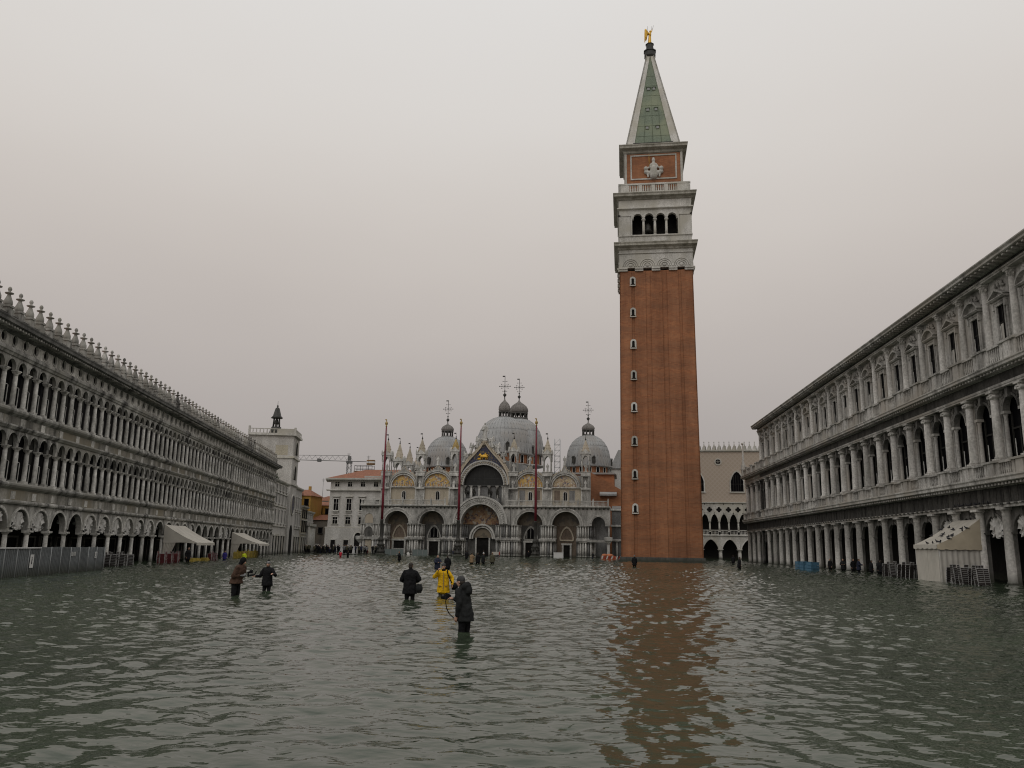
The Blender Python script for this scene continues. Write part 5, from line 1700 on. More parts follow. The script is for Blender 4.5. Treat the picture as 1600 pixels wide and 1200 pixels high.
# ------------------------------------------------------------------ Gothic palace seen beyond the tower
def gothic_palace():
    P = thing('gothic_palace', 'pink patterned Gothic palace with white quatrefoil loggia between tower and library', 'palace', (45.963, 178, 0), TROT)
    x0, x1 = -9.0, 12.0
    s = 2.04
    # upper patterned wall with an oculus and pointed window
    w = MB(); w.box(x0, x1, 0, 1, 12.35, 23.7)
    ob('patterned_wall', w, M['diaper'], P)
    oc = MB(); oc.strip(arc(.3, 21.3, .55, 20, 0, 360), arc(.3, 21.3, .8, 20, 0, 360), -.12, .02)
    o = ob('round_window', oc, M['white_stone'], P); ob('pane', MB().prism(arc(.3, 21.3, .56, 20, 0, 360)[:-1], -.03, .02), M['glass'], o)
    t = MB(); t.box(-.25, .85, -.06, -.02, 21.26, 21.34); t.box(.26, .34, -.06, -.02, 20.75, 21.85); ob('tracery', t, M['white_stone'], o)
    for cx in (4.25, -4.3):
        A = [(cx - 1.35, 14.7), (cx - 1.35, 17.0)] + ogee(cx, 17.0, 1.3, 2.1)[1:-1] + [(cx + 1.35, 17.0), (cx + 1.35, 14.7)]
        fr = MB(); B = [(cx - 1.6, 14.7), (cx - 1.6, 17.0)] + ogee(cx, 17.0, 1.55, 2.5)[1:-1] + [(cx + 1.6, 17.0), (cx + 1.6, 14.7)]
        fr.strip(A, B, -.14, .02); fr.box(cx - 1.7, cx + 1.7, -.25, .02, 14.45, 14.7)
        o = ob('pointed_window', fr, M['white_stone'], P); ob('pane', MB().prism(A, -.03, .02), M['glass'], o)
        b = MB()
        for q in (-.75, -.25, .25, .75): b.box(cx + q - .05, cx + q + .05, -.08, -.03, 14.7, 18.3)
        b.box(cx - 1.3, cx + 1.3, -.08, -.03, 16.3, 16.42); ob('window_bars', b, M['shutter'], o)
    # cresting
    cm = MB()
    cm.prism([(-.55, 23.9), (.55, 23.9), (.35, 24.6), (.12, 25.0), (0, 25.75), (-.12, 25.0), (-.35, 24.6)], .2, .45)
    cm.lathe([(.05, 25.6), (.13, 25.75), (0, 25.95)], 0, .32, 6); cm.box(-.82, -.72, .2, .4, 23.9, 24.9)
    cm = cm.mesh('merlon', M['white_stone'])
    for i in range(19):
        ob('merlon', cm, parent=P, loc=(x0 + .9 + i * 1.1, 0, 0))
    ob('cornice', MB().extr([(0, 23.5), (-.3, 23.65), (-.3, 23.9), (1.2, 23.9), (1.2, 23.5)], x0, x1), M['white_stone'], P)
    # quatrefoil band
    qp = ring_panel(MB(), -s / 2, s / 2, 9.9, 12.1, 0, 10.75, .30, -.05, .5, 24)
    for a in (0, 90, 180, 270):
        c, d = math.cos(R(a)), math.sin(R(a))
    qm = qp.mesh('quatrefoil_panel', M['white_stone'])
    qd = MB()
    for dx, dz in ((.33, 0), (-.33, 0), (0, .33), (0, -.33)): qd.prism([(dx + x, 10.75 + dz + z) for x, z in arc(0, 0, .27, 12, 0, 360)[:-1]], -.075, -.052)
    qd.box(-.3, .3, -.076, -.051, 10.6, 10.9)
    qd = qd.mesh('quatrefoil', M['interior'])
    la = arch_panel(MB(), -s / 2, s / 2, 8.3, 9.9, 0, .78, 8.3, -.05, .5, curve=ogee(0, 8.3, .78, 1.5)).mesh('loggia_arch', M['white_stone'])
    lc = column_mesh('column', 5.9, 8.3, .2, M['white_stone'], 10, .5, .2)
    lb = bal_panel(s - .3, 5.3, 6.35, 6, M['white_stone'], .1)
    n = 0
    x = .14 - 4 * s
    while x < x1 - s:
        o = ob('quatrefoil_panel', qm, parent=P, loc=(x, 0, 0)); ob('quatrefoil', qd, parent=o)
        ob('loggia_arch', la, parent=P, loc=(x - s / 2, 0, 0))
        ob('column', lc, parent=P, loc=(x, .22, 0)); ob('balustrade', lb, parent=P, loc=(x - s / 2, .1, 0))
        x += s
    ob('band', MB().extr([(-.2, 12.1), (-.3, 12.2), (-.3, 12.4), (.9, 12.4), (.9, 12.1)], x0, x1), M['white_stone'], P)
    ob('band', MB().extr([(-.12, 5.0), (-.25, 5.1), (-.25, 5.3), (.9, 5.3), (.9, 5.0)], x0, x1), M['white_stone'], P)
    bk = MB(); bk.box(x0, x1, 3.8, 14, GZ, 12.3); bk.box(x0, x1, 1, 14, 12.3, 23.5); bk.box(x0, x1, .5, 3.8, 5.0, 5.25)
    ob('rear_wall', bk, M['interior_wall'], P)
    g = 2 * s
    ga = arch_panel(MB(), -g / 2, g / 2, 2.2, 5.0, 0, 1.62, 2.2, 0, .8, curve=ogee(0, 2.2, 1.62, 2.1, 16))
    ga = ga.mesh('ground_arch', M['white_stone'])
    av = MB().strip(ogee(0, 2.2, 1.62, 2.1, 16), ogee(0, 2.2, 1.85, 2.4, 16), -.1, .02).mesh('archivolt', M['white_stone'])
    gc = column_mesh('column', GZ, 2.2, .42, M['white_stone'], 12, .6, .0)
    x = .2 - 2 * g
    while x < x1 - 1:
        ob('column', gc, parent=P, loc=(x, .4, 0))
        o = ob('ground_arch', ga, parent=P, loc=(x + g / 2, 0, 0)); ob('archivolt', av, parent=o)
        x += g
    ob('roof', MB().prism([(x0, 23.5), (x1, 23.5), (x1, 24.2), (x0, 24.2)], 2, 14), M['lead'], P)


gothic_palace()


# ------------------------------------------------------------------ white palace left of the basilica
def white_palace():
    P = thing('white_palace', 'plain white palace with red hipped roof left of the basilica', 'palace', (-46.593, 205, 0), TROT)
    L = 24.0
    w = MB()
    w.add([(-.15, 0, GZ), (L, 0, GZ), (L, 16, GZ), (-.15, 16, GZ), (0, .0, 6.0), (L, 0, 6.0), (L, 16, 6.0), (0, 16, 6.0)], [(0, 1, 5, 4), (1, 2, 6, 5), (2, 3, 7, 6), (3, 0, 4, 7)])
    w.add([(.35, .35, 6.0), (L, .35, 6.0), (L, 16, 6.0), (.35, 16, 6.0), (.6, .5, 17.6), (L, .5, 17.6), (L, 16, 17.6), (.6, 16, 17.6)], [(0, 1, 5, 4), (1, 2, 6, 5), (2, 3, 7, 6), (3, 0, 4, 7), (4, 5, 6, 7)])
    ob('wall', w, M['plaster_white'], P)
    for z, d, h in ((5.95, .25, .25), (2.85 + .4, .15, .2), (15.3, .5, .35), (6.9, .1, .0)):
        if h: ob('string_course', MB().extr([(.6, z), (.35 - d, z + .08), (.35 - d, z + h), (.6, z + h + .05)], -.1 - d * .5, L), M['white_stone'], P)
    ob('cornice', MB().extr([(.55, 17.5), (.1, 17.7), (-.5, 18.0), (-.7, 18.1), (-.7, 18.5), (.6, 18.55)], -.45, L), M['white_stone'], P)
    dn = MB(); k = -.2
    while k < L: dn.box(k, k + .22, -.35, .4, 17.72, 17.98); k += .5
    ob('dentils', dn, M['stone_left_dark'], P, kind='stuff')
    at = MB().box(9.5, 17.5, .2, 1.0, 18.55, 19.1); ob('parapet', at, M['plaster_white'], P)
    ob('roof', MB().add([(-.4, -.2, 18.5), (L, -.2, 18.5), (L, 16, 18.5), (-.4, 16, 18.5), (7.5, 7, 21.3), (L, 7, 21.3)], [(0, 1, 5, 4), (0, 4, 3), (4, 5, 2, 3)]), M['roof_tile'], P)
    for i, x in enumerate((2.35, 5.75, 9.15, 12.55)):
        window(P, x, 16.4, 1.15, 1.1, .48, 'white_stone', 'glass', sill=False)
        if i < 3:
            o = window(P, x, 10.4, 1.25, 2.85, .4, 'white_stone', 'glass')
            ob('lintel', MB().extr([(.0, 3.25), (-.4, 3.4), (-.4, 3.6), (.05, 3.6)], -1.0, 1.0), M['white_stone'], o)
            ob('balconet', bal_panel(1.5, -.55, -.05, 5, M['white_stone']), parent=o, loc=(0, -.25, 0))
            o = window(P, x - .05, 7.0, 1.25, 1.7, .36, 'white_stone', 'glass')
            ob('lintel', MB().extr([(.0, 2.0), (-.3, 2.1), (-.3, 2.25), (.05, 2.25)], -.9, .9), M['white_stone'], o)
    window(P, 13.0, 11.6, 1.3, 1.6, .4, 'white_stone', 'glass')
    for x in (2.2, 5.6):
        o = ob('doorway', MB().box(-.6, .6, -.06, .05, GZ, 3.0), M['interior'], P, (x, 0, 0))
        f = MB(); f.box(-.8, -.6, -.15, .05, GZ, 3.0); f.box(.6, .8, -.15, .05, GZ, 3.0); f.box(-.85, .85, -.2, .05, 3.0, 3.25); ob('door_frame', f, M['white_stone'], o)
    o = ob('arched_doorway', MB().prism([(7.75, GZ)] + arc(8.7, 3.9, .95, 12) + [(9.65, GZ)], -.06, .05), M['interior'], P)
    ob('door_frame', MB().strip([(7.75, GZ)] + arc(8.7, 3.9, .95, 12) + [(9.65, GZ)], [(7.45, GZ)] + arc(8.7, 3.9, 1.25, 12) + [(9.95, GZ)], -.16, .05), M['white_stone'], o)
    ob('chimney', MB().box(-.2, .5, 3, 3.7, 15.4, 18.0), M['plaster_white'], P)


white_palace()


# ------------------------------------------------------------------ clock tower and the row beyond the left building
FR = PI / 2 - LA


def row_house(name, label, n0, n1, ztop, mat, floors, depth=9, bays=2, frame='white_frame', ground='arch', roof='roof_tile', off=0.0, cornice=True, flat=False):
    """house on the line of the left building, from bay n0 to n1"""
    o0 = left_world(n0, off)
    P = thing(name, label, 'building', tuple(o0), FR)
    L = (n1 - n0) * LS
    ob('wall', MB().box(0, L, 0, depth, GZ, ztop), M[mat], P)
    if cornice:
        ob('cornice', MB().extr([(0, ztop - .4), (-.35, ztop - .2), (-.45, ztop), (-.45, ztop + .12), (depth, ztop + .14), (depth, ztop - .4)], -.15, L + .15), M['white_stone'], P)
    if not flat:
        ob('roof', MB().add([(-.2, -.5, ztop + .12), (L + .2, -.5, ztop + .12), (L + .2, depth, ztop + .12), (-.2, depth, ztop + .12), (L * .15, depth * .5, ztop + 1.9), (L * .85, depth * .5, ztop + 1.9)],
                            [(0, 1, 5, 4), (2, 3, 4, 5), (0, 4, 3), (1, 2, 5), (3, 2, 1, 0)]), M[roof], P)
    for z, h in floors:
        for b in range(bays):
            x = L * (b + .5) / bays
            window(P, x, z, min(1.0, L / bays * .45), h, 0, frame, 'glass', mullion=False)
        ob('string_course', MB().extr([(.02, z - .75), (-.2, z - .65), (-.2, z - .5), (.02, z - .45)], 0, L), M['white_stone'], P)
    if ground:
        k = max(1, int(round(L / 2.6)))
        for b in range(k):
            x = L * (b + .5) / k
            w = L / k * .3
            o = ob('shop_opening', MB().box(-w, w, -.03, .02, GZ, 3.3), M['interior'], P, (x, 0, 0))
            f = MB(); f.box(-w - .16, -w, -.14, .02, GZ, 3.3); f.box(w, w + .16, -.14, .02, GZ, 3.3); f.box(-w - .2, w + .2, -.2, .02, 3.3, 3.6)
            ob('shop_frame', f, M['white_stone'], o)
    return P


row_house('wing_building', 'narrow pale wing with roof terrace between left arcade and clock tower', 66.3, 75.6, 13.2, 'plaster_white', ((5.6, 2.4), (9.2, 2.2), (11.6, .9)), bays=4, flat=True)
pl0 = left_world(69, -1.5, 13.35)
shr = thing('roof_shrubs', 'dark potted shrubs on the roof terrace beside the clock tower', 'plant', tuple(pl0), FR)
for k in range(5):
    pot = ob('planter', MB().lathe([(.22, 0), (.3, .4), (.32, .42)], 0, 0, 8), M['plaster_ochre'], shr, (k * 1.0, 0, 0))
    lf = MB()
    for q in range(60):
        a, b, c = rng.normal(0, .32), rng.normal(0, .3), abs(rng.normal(.75, .28))
        d = rng.normal(0, .16, 3); e = rng.normal(0, .16, 3)
        lf.add([(a, b, c), (a + d[0], b + d[1], c + d[2]), (a + e[0], b + e[1], c + e[2])], [(0, 1, 2)])
    ob('foliage', lf, M['plant'], pot, kind='stuff')


def clock_tower():
    o0 = left_world(77.0, .15)
    P = thing('clock_tower', 'pale square clock tower with roof balustrade and small bell turret behind left building', 'tower', tuple(o0), FR)
    L, D = 7.6, 8.9
    ob('shaft', MB().box(0, L, 0, D, GZ, 23.2), M['plaster_white'], P)
    for z in (13.3, 18.6):
        ob('string_course', MB().extr([(0, z), (-.3, z + .1), (-.3, z + .4), (D, z + .45), (D, z)], -.25, L + .25), M['white_stone'], P)
    ob('cornice', MB().box(-.45, L + .45, -.5, D, 23.1, 23.55), M['white_stone'], P)
    rail = MB(); rail.box(-.3, L + .3, -.3, -.1, 24.3, 24.45); rail.box(-.3, -.1, -.3, D, 24.3, 24.45); rail.box(-.3, -.1, -.3, D * .35, 23.55, 24.3)
    for k in range(12): rail.lathe([(.1, 23.55), (.12, 23.9), (.07, 24.2), (.1, 24.3)], -.2 + (L + .4) * k / 11, -.2, 6, cap=False)
    for k in range(14): rail.lathe([(.1, 23.55), (.12, 23.9), (.07, 24.2), (.1, 24.3)], -.2, -.2 + D * k / 13, 6, cap=False)
    rail.box(-.45, -.05, -.45, -.05, 23.55, 24.7); rail.box(-.4, -.05, D - .4, D, 23.55, 24.9)
    ob('balustrade', rail, M['white_stone'], P)
    # west face lunette
    lw = MB(); lw.strip(arc(0, 0, .75, 12, sz=.6), arc(0, 0, 1.05, 12, sz=.65), -.18, .02); lw.box(-1.1, 1.1, -.25, .02, -.2, 0)
    o = ob('lunette', lw, M['white_stone'], P, (0, 5.4, 20.0), -PI / 2); ob('opening', MB().box(-.6, .6, -.05, .02, -1.1, -.2), M['interior'], o)
    ob('worn_fresco', MB().box(-1.2, 1.2, -.02, .03, 0, 2.0), M['plaster_cream'], P, (0, 2.2, 19.2), -PI / 2)
    # south front: lion panel, niche, clock dial, gateway
    for z, h in ((19.6, 2.6), (14.6, 2.8)):
        o = ob('niche', MB().prism([(L / 2 - 1.3, z)] + arc(L / 2, z + h - 1.3, 1.3, 10) + [(L / 2 + 1.3, z)], -.04, .02), M['interior'], P)
        ob('niche_frame', MB().strip([(L / 2 - 1.3, z)] + arc(L / 2, z + h - 1.3, 1.3, 10) + [(L / 2 + 1.3, z)], [(L / 2 - 1.6, z)] + arc(L / 2, z + h - 1.3, 1.6, 10) + [(L / 2 + 1.6, z)], -.18, .02), M['white_stone'], o)
    c = MB(); c.strip(arc(L / 2, 9.6, 1.9, 24, 0, 360), arc(L / 2, 9.6, 2.15, 24, 0, 360), -.2, .02)
    o = ob('clock_dial', c, M['white_stone'], P); ob('dial_face', MB().prism(arc(L / 2, 9.6, 1.91, 24, 0, 360)[:-1], -.05, .02), M['starry_blue'], o)
    ob('gateway', MB().prism([(L / 2 - 1.6, GZ)] + arc(L / 2, 4.0, 1.6, 10) + [(L / 2 + 1.6, GZ)], -.04, .02), M['interior'], P)
    # bell turret on the roof
    b = MB()
    b.lathe([(1.5, 23.5), (1.2, 24.6), (1.0, 24.9), (1.0, 25.2)], 0, 0, 8)
    for k in range(6):
        a = k * PI / 3
        b.tube((.7 * math.cos(a), .7 * math.sin(a), 25.2), (.6 * math.cos(a), .6 * math.sin(a), 27.0), .12, .1, 6)
    b.lathe([(1.15, 27.0), (1.2, 27.15), (.85, 27.5), (.45, 29.0), (.4, 29.1), (.14, 29.3), (.2, 29.6), (.05, 29.8), (.03, 30.6)], 0, 0, 8)
    o = ob('bell_turret', b, M['bronze'], P, (3.2, 4.2, 0))
    ob('bell', MB().lathe([(0, 26.9), (.3, 26.7), (.4, 26.2), (.55, 25.8)], 0, 0, 10), M['bronze'], o)
    return P


clock_tower()
row_house('wing_building', 'narrow pale wing with tall windows right of the clock tower', 82.4, 88.5, 13.4, 'plaster_white', ((5.6, 2.4), (9.0, 2.4)), bays=3, flat=True)
row_house('cream_house', 'low cream plastered house with dark shutters right of the clock tower wing', 88.7, 94.5, 10.0, 'plaster_cream', ((4.6, 2.2), (7.6, 1.6)), bays=3, frame='shutter', flat=True, off=.15)
row_house('colonnaded_house', 'low white house with column front beside the alley crowd', 94.7, 102, 9.2, 'plaster_white', ((7.0, 1.6),), bays=3, flat=True, off=.1, ground=None)
cho = left_world(94.7, .1)
ch_ = [o for o in bpy.data.objects if o.name.startswith('colonnaded_house')][0]
cm_ = column_mesh('column', GZ, 6.0, .3, M['white_stone'], 10)
for k in range(6):
    ob('column', cm_, parent=ch_, loc=(.6 + k * 1.85, -.5, 0))
ob('entablature', MB().box(0, 10.5, -.9, .0, 6.0, 6.5), M['white_stone'], ch_)


def house(name, label, x, y, w, d, z, mat, rz=TROT, rows=(), bays=3, ridge=1.8, gable=False):
    P = thing(name, label, 'house', (x, y, 0), rz)
    ob('wall', MB().box(0, w, 0, d, GZ, z), M[mat], P)
    e = .4
    if gable:
        r = MB().prism([(-e, z - .1), (w + e, z - .1), (w / 2, z + ridge)], -e, d + e)
    else:
        r = MB().add([(-e, -e, z), (w + e, -e, z), (w + e, d + e, z), (-e, d + e, z), (w * .3, d * .5, z + ridge), (w * .7, d * .5, z + ridge)], [(0, 1, 5, 4), (2, 3, 4, 5), (0, 4, 3), (1, 2, 5), (3, 2, 1, 0)])
    ob('roof', r, M['roof_tile'], P)
    ob('chimney', MB().box(w * .62, w * .62 + .6, d * .5, d * .5 + .6, z + ridge * .5, z + ridge + .9), M[mat], P)
    for zz, h in rows:
        for b in range(bays):
            window(P, w * (b + .5) / bays, zz, .95, h, 0, 'shutter', 'glass', mullion=False)
    return P


house('yellow_house', 'tall yellow house with red tiled roof behind the clock tower wing', -57.2, 207, 6.2, 8, 14.0, 'plaster_yellow', rows=((11.6, 1.5), (8.0, 1.6)), bays=3)
house('ochre_house', 'small ochre gabled house with dark eaves behind the clock tower', -58.6, 201, 4.4, 6, 14.6, 'plaster_ochre', rows=((12.0, 1.4),), bays=2, ridge=2.2, gable=True)
house('yellow_house', 'lower yellow house with small dark windows left of the white palace', -53.6, 216, 6.0, 8, 12.0, 'plaster_yellow', rows=((9.8, 1.3), (6.5, 1.4)), bays=3, ridge=1.2)
house('white_house', 'pale house with low red roof behind the yellow houses', -57.5, 236, 9.5, 8, 14.3, 'plaster_white', rows=((11.6, 1.5),), bays=3, ridge=1.6)
house('dark_house', 'dark brown low house with red lean-to roof closing the alley', -51.5, 208.5, 6.0, 6, 8.0, 'plaster_brown', rows=((4.6, 1.4),), bays=3, ridge=1.4)


# ------------------------------------------------------------------ tower crane over the far roofs
def crane():
    P = thing('tower_crane', 'distant tower crane with long level jib above the white palace roof', 'crane', (-54.6, 270, 0))
    m = MB(); q = .7
    for sx in (-1, 1):
        for sy in (-1, 1): m.tube((sx * q, sy * q, GZ), (sx * q, sy * q, 29.6), .09, .09, 4)
    for k in range(17):
        z = GZ + k * 1.78
        m.tube((-q, -q, z), (q, -q, z + 1.7), .07, .07, 4); m.tube((q, q, z), (-q, q, z + 1.7), .07, .07, 4); m.tube((-q, q, z), (-q, -q, z + 1.7), .07, .07, 4)
    m.box(-.9, .9, -.9, .9, 28.8, 29.6); m.box(-.5, .5, -.5, .5, 29.8, 31.2)
    ob('mast', m, M['crane'], P)
    j = MB()
    for y in (-.5, .5): j.tube((-34, y, 29.9), (7.5, y, 29.4), .075, .075, 4)
    j.tube((-34, 0, 31.2), (0, 0, 31.4), .08, .08, 4)
    for k in range(18):
        x = -34 + k * 1.95
        j.tube((x, -.5, 29.9), (x + .97, 0, 31.25), .05, .05, 4); j.tube((x + .97, 0, 31.25), (x + 1.95, -.5, 29.85), .05, .05, 4)
    ob('jib', j, M['crane'], P)
    ob('trolley', MB().box(-10.8, -9.6, -.7, .7, 29.2, 30.2), M['crane'], P)
    ob('counterweight', MB().box(6.0, 8.6, -.9, .9, 28.4, 30.0), M['plaster_ochre'], P)
    ob('counterweight_stripe', MB().box(5.95, 8.65, -.95, .95, 28.9, 29.5), M['white_paint'], P)


crane()
ter = thing('roof_terrace', 'wooden roof terrace frame on the ridge of the white palace', 'terrace', (-41.4, 212, 20.6), TROT)
tm = MB()
for x in (0, 1.6, 3.2, 4.8):
    for y in (0, 2): tm.tube((x, y, 0), (x, y, 1.9), .06, .06, 5)
for z in (1.0, 1.9): tm.tube((0, 0, z), (4.8, 0, z), .05, .05, 5); tm.tube((0, 2, z), (4.8, 2, z), .05, .05, 5); tm.tube((0, 0, z), (0, 2, z), .05, .05, 5)
ob('railing', tm, M['metal_dark'], ter)
ob('deck', MB().box(-.2, 5, -.2, 2.2, .3, .45), M['plaster_ochre'], ter)
for x, y, z0, z1, lab in ((-43.5, 214, 21, 26.0, 'thin television aerial left of the roof terrace'), (-38.2, 214, 21, 25.4, 'thin television aerial right of the roof terrace'), (-55.5, 238, 15.6, 21.0, 'thin television aerial on the pale far house')):
    a = MB(); a.tube((0, 0, 0), (0, 0, z1 - z0), .05, .04, 5)
    for k in range(4): a.tube((-.5 + k * .08, 0, z1 - z0 - .2 - k * .22), (.5 - k * .08, 0, z1 - z0 - .2 - k * .22), .025, .025, 4)
    tag(ob('aerial', a, M['metal_dark'], None, (x, y, z0)), lab, 'aerial')


# ------------------------------------------------------------------ three red flagpoles
def flagpole(x, y, label):
    P = thing('flagpole', label, 'flagpole', (x, y, 0), TROT, 'red flagpoles before the basilica')
    b = MB()
    b.lathe([(1.15, GZ), (1.15, .2), (.95, .3), (.9, .5)], 0, 0, 8, False)
    b.lathe([(.75, .5), (.8, .8), (.62, 1.0), (.66, 1.9), (.78, 2.1), (.5, 2.3), (.42, 2.7), (.55, 3.0), (.4, 3.3), (.3, 3.6), (.3, 6.6), (.34, 6.7), (.3, 6.8)], 0, 0, 14)
    for k in range(6):
        a = k * PI / 3
        b.ell((.68 * math.cos(a), .68 * math.sin(a), 1.5), .16, .16, .3, 6, 5); b.ell((.45 * math.cos(a), .45 * math.sin(a), 2.95), .12, .12, .22, 6, 4)
    ob('bronze_base', b, M['bronze'], P)
    ob('pole', MB().lathe([(.25, 6.8), (.23, 12), (.17, 20), (.12, 24.9)], 0, 0, 12), M['red_pole'], P)
    f = MB().lathe([(.12, 24.9), (.2, 25.0), (.1, 25.1), (.28, 25.4), (.3, 25.65), (.12, 25.9), (.07, 26.0)], 0, 0, 10)
    f.capsule((0, 0, 26.0), (.0, 0, 26.25), .1, .08, 8); f.ell((-.12, 0, 26.3), .2, .07, .12, 8, 5)
    ob('gold_finial', f, M['gold_dull'], P)
    h = MB()
    for sx in (-1, 1): h.tube((sx * .36, 0, 6.0), (sx * .2, 0, 24.6), .012, .012, 4)
    ob('halyard', h, M['metal_dark'], P)


flagpole(-24.72, 156.5, 'red flagpole standing left of the basilica, over its corner bay')
flagpole(-9.8, 154.4, 'red flagpole standing beside the main portal of the basilica')
flagpole(4.84, 152.3, 'red flagpole standing right of the main portal, nearest the tower')

# ------------------------------------------------------------------ site hoarding, left foreground
def hoarding():
    P = thing('site_hoarding', 'grey sheet-metal site hoarding with paper notices before the left arcade', 'hoarding', tuple(left_world(-7, 5.4)), FR)
    L = 11.55 * LS
    w = 1.32
    n = int(L / w)
    for i in range(n):
        a = i * w
        h = 1.5 + (.05 if i > 4 else 0) + random.uniform(-.01, .01)
        m = MB(); pts = []
        k = 14
        for q in range(k):                         # shallow ribs of the sheet
            x0, x1 = a + .03 + (w - .06) * q / k, a + .03 + (w - .06) * (q + 1) / k
            y = 0 if q % 2 else .018
            m.box(x0, x1, y, y + .03, GZ, h)
        ob('panel', m, M['hoarding'], P, (0, random.uniform(-.015, .015), 0))
        ob('post', MB().tube((a, -.05, GZ), (a, -.05, h + .02), .03, .03, 6), M['hoarding_post'], P)
    ob('post', MB().tube((n * w, -.05, GZ), (n * w, -.05, 1.56), .035, .035, 6), M['hoarding_post'], P)
    ob('top_rail', MB().box(0, 6.6, -.08, .05, 1.5, 1.56), M['white_paint'], P)
    ob('return_panel', MB().box(n * w - .03, n * w + .0, 0, 3.2, GZ, 1.52), M['hoarding'], P)
    for x, z, a, b in ((5.2 + .3, .45, .42, .72), (10.6, 1.05, .3, .22), (11.0, 1.05, .3, .22), (14.3, .85, .36, .4)):
        o = ob('notice', MB().box(x, x + a, -.045, -.03, z, z + b), M['paper'], P)
        t = MB()
        if b > .6:                                 # pictogram notice: a figure and a slash
            t.ell((x + .2, -.05, z + .55), .05, .006, .05, 8, 4); t.box(x + .16, x + .25, -.052, -.046, z + .2, z + .5)
        else:
            for q in range(3): t.box(x + .04, x + a - .04, -.05, -.046, z + b * (.25 + .25 * q), z + b * (.25 + .25 * q) + .02)
        ob('printing', t, M['ink'], o)


hoarding()


# ------------------------------------------------------------------ cafe awnings and tent
def awning(n0, n1, depth, zt, ze, label):
    P = thing('cafe_awning', label, 'awning', tuple(left_world(n0, 0)), FR, 'white cafe awnings along the left arcade')
    L = (n1 - n0) * LS
    k = 10
    vs, fs = [], []
    for i in range(k + 1):                         # sagging cloth slope
        t = i / k
        for x in (0, L / 3, 2 * L / 3, L):
            sag = -.12 * math.sin(PI * t) - .05 * math.sin(PI * x / L)
            vs.append((x, -.15 - depth * t, zt + (ze - zt) * t + sag))
    for i in range(k):
        for j in range(3): fs.append((i * 4 + j, i * 4 + j + 1, i * 4 + j + 5, i * 4 + j + 4))
    ob('canopy', MB().add(vs, fs, True), M['canvas'], P)
    tri = MB(); A = [(-.15 - depth * i / k, zt + (ze - zt) * i / k - .12 * math.sin(PI * i / k)) for i in range(k + 1)]
    m = MB(); n = len(A)
    vs = [(0.0 + .04 * math.sin(y * 3), y, z) for y, z in A] + [(0.0, y, ze - .05 + .04 * math.sin(y * 2.4)) for y, z in A]
    m.add(vs, [(i, i + 1, n + i + 1, n + i) for i in range(n - 1)], True)
    ob('side_panel', m, M['canvas'], P)
    m2 = MB(); m2.add([(x + L, y, z) for x, y, z in vs], [(i, i + 1, n + i + 1, n + i) for i in range(n - 1)], True)
    ob('side_panel', m2, M['canvas'], P)
    val = MB().box(0, L, -.15 - depth - .02, -.15 - depth, ze - .28, ze + .0); ob('valance', val, M['canvas'], P)
    for x in (.1, L / 2, L - .1):
        ob('post', MB().tube((x, -.1 - depth, GZ), (x, -.1 - depth, ze), .035, .035, 6), M['metal_dark'], P)
    c = MB(); vs = []
    for i in range(25):                            # side curtain gathered by the arcade
        t = i / 24
        vs.append((.05 + .05 * math.sin(i * 1.9), -.15 - 1.25 * t, ze))
    vs2 = [(x + .02, -.15 + (y + .15) * (.45 if i > 6 else .8), .05) for i, (x, y, z) in enumerate(vs)]
    c.add(vs + vs2, [(i, i + 1, 26 + i, 25 + i) for i in range(24)], True)
    ob('side_curtain', c, M['canvas'], P)


awning(24.5, 29.5, 3.35, 3.72, 1.92, 'white cafe awning with gathered curtain before the left arcade, nearer of two')
awning(45.2, 50.5, 3.75, 3.4, 1.88, 'white cafe awning before the left arcade, farther of two, near clock tower')


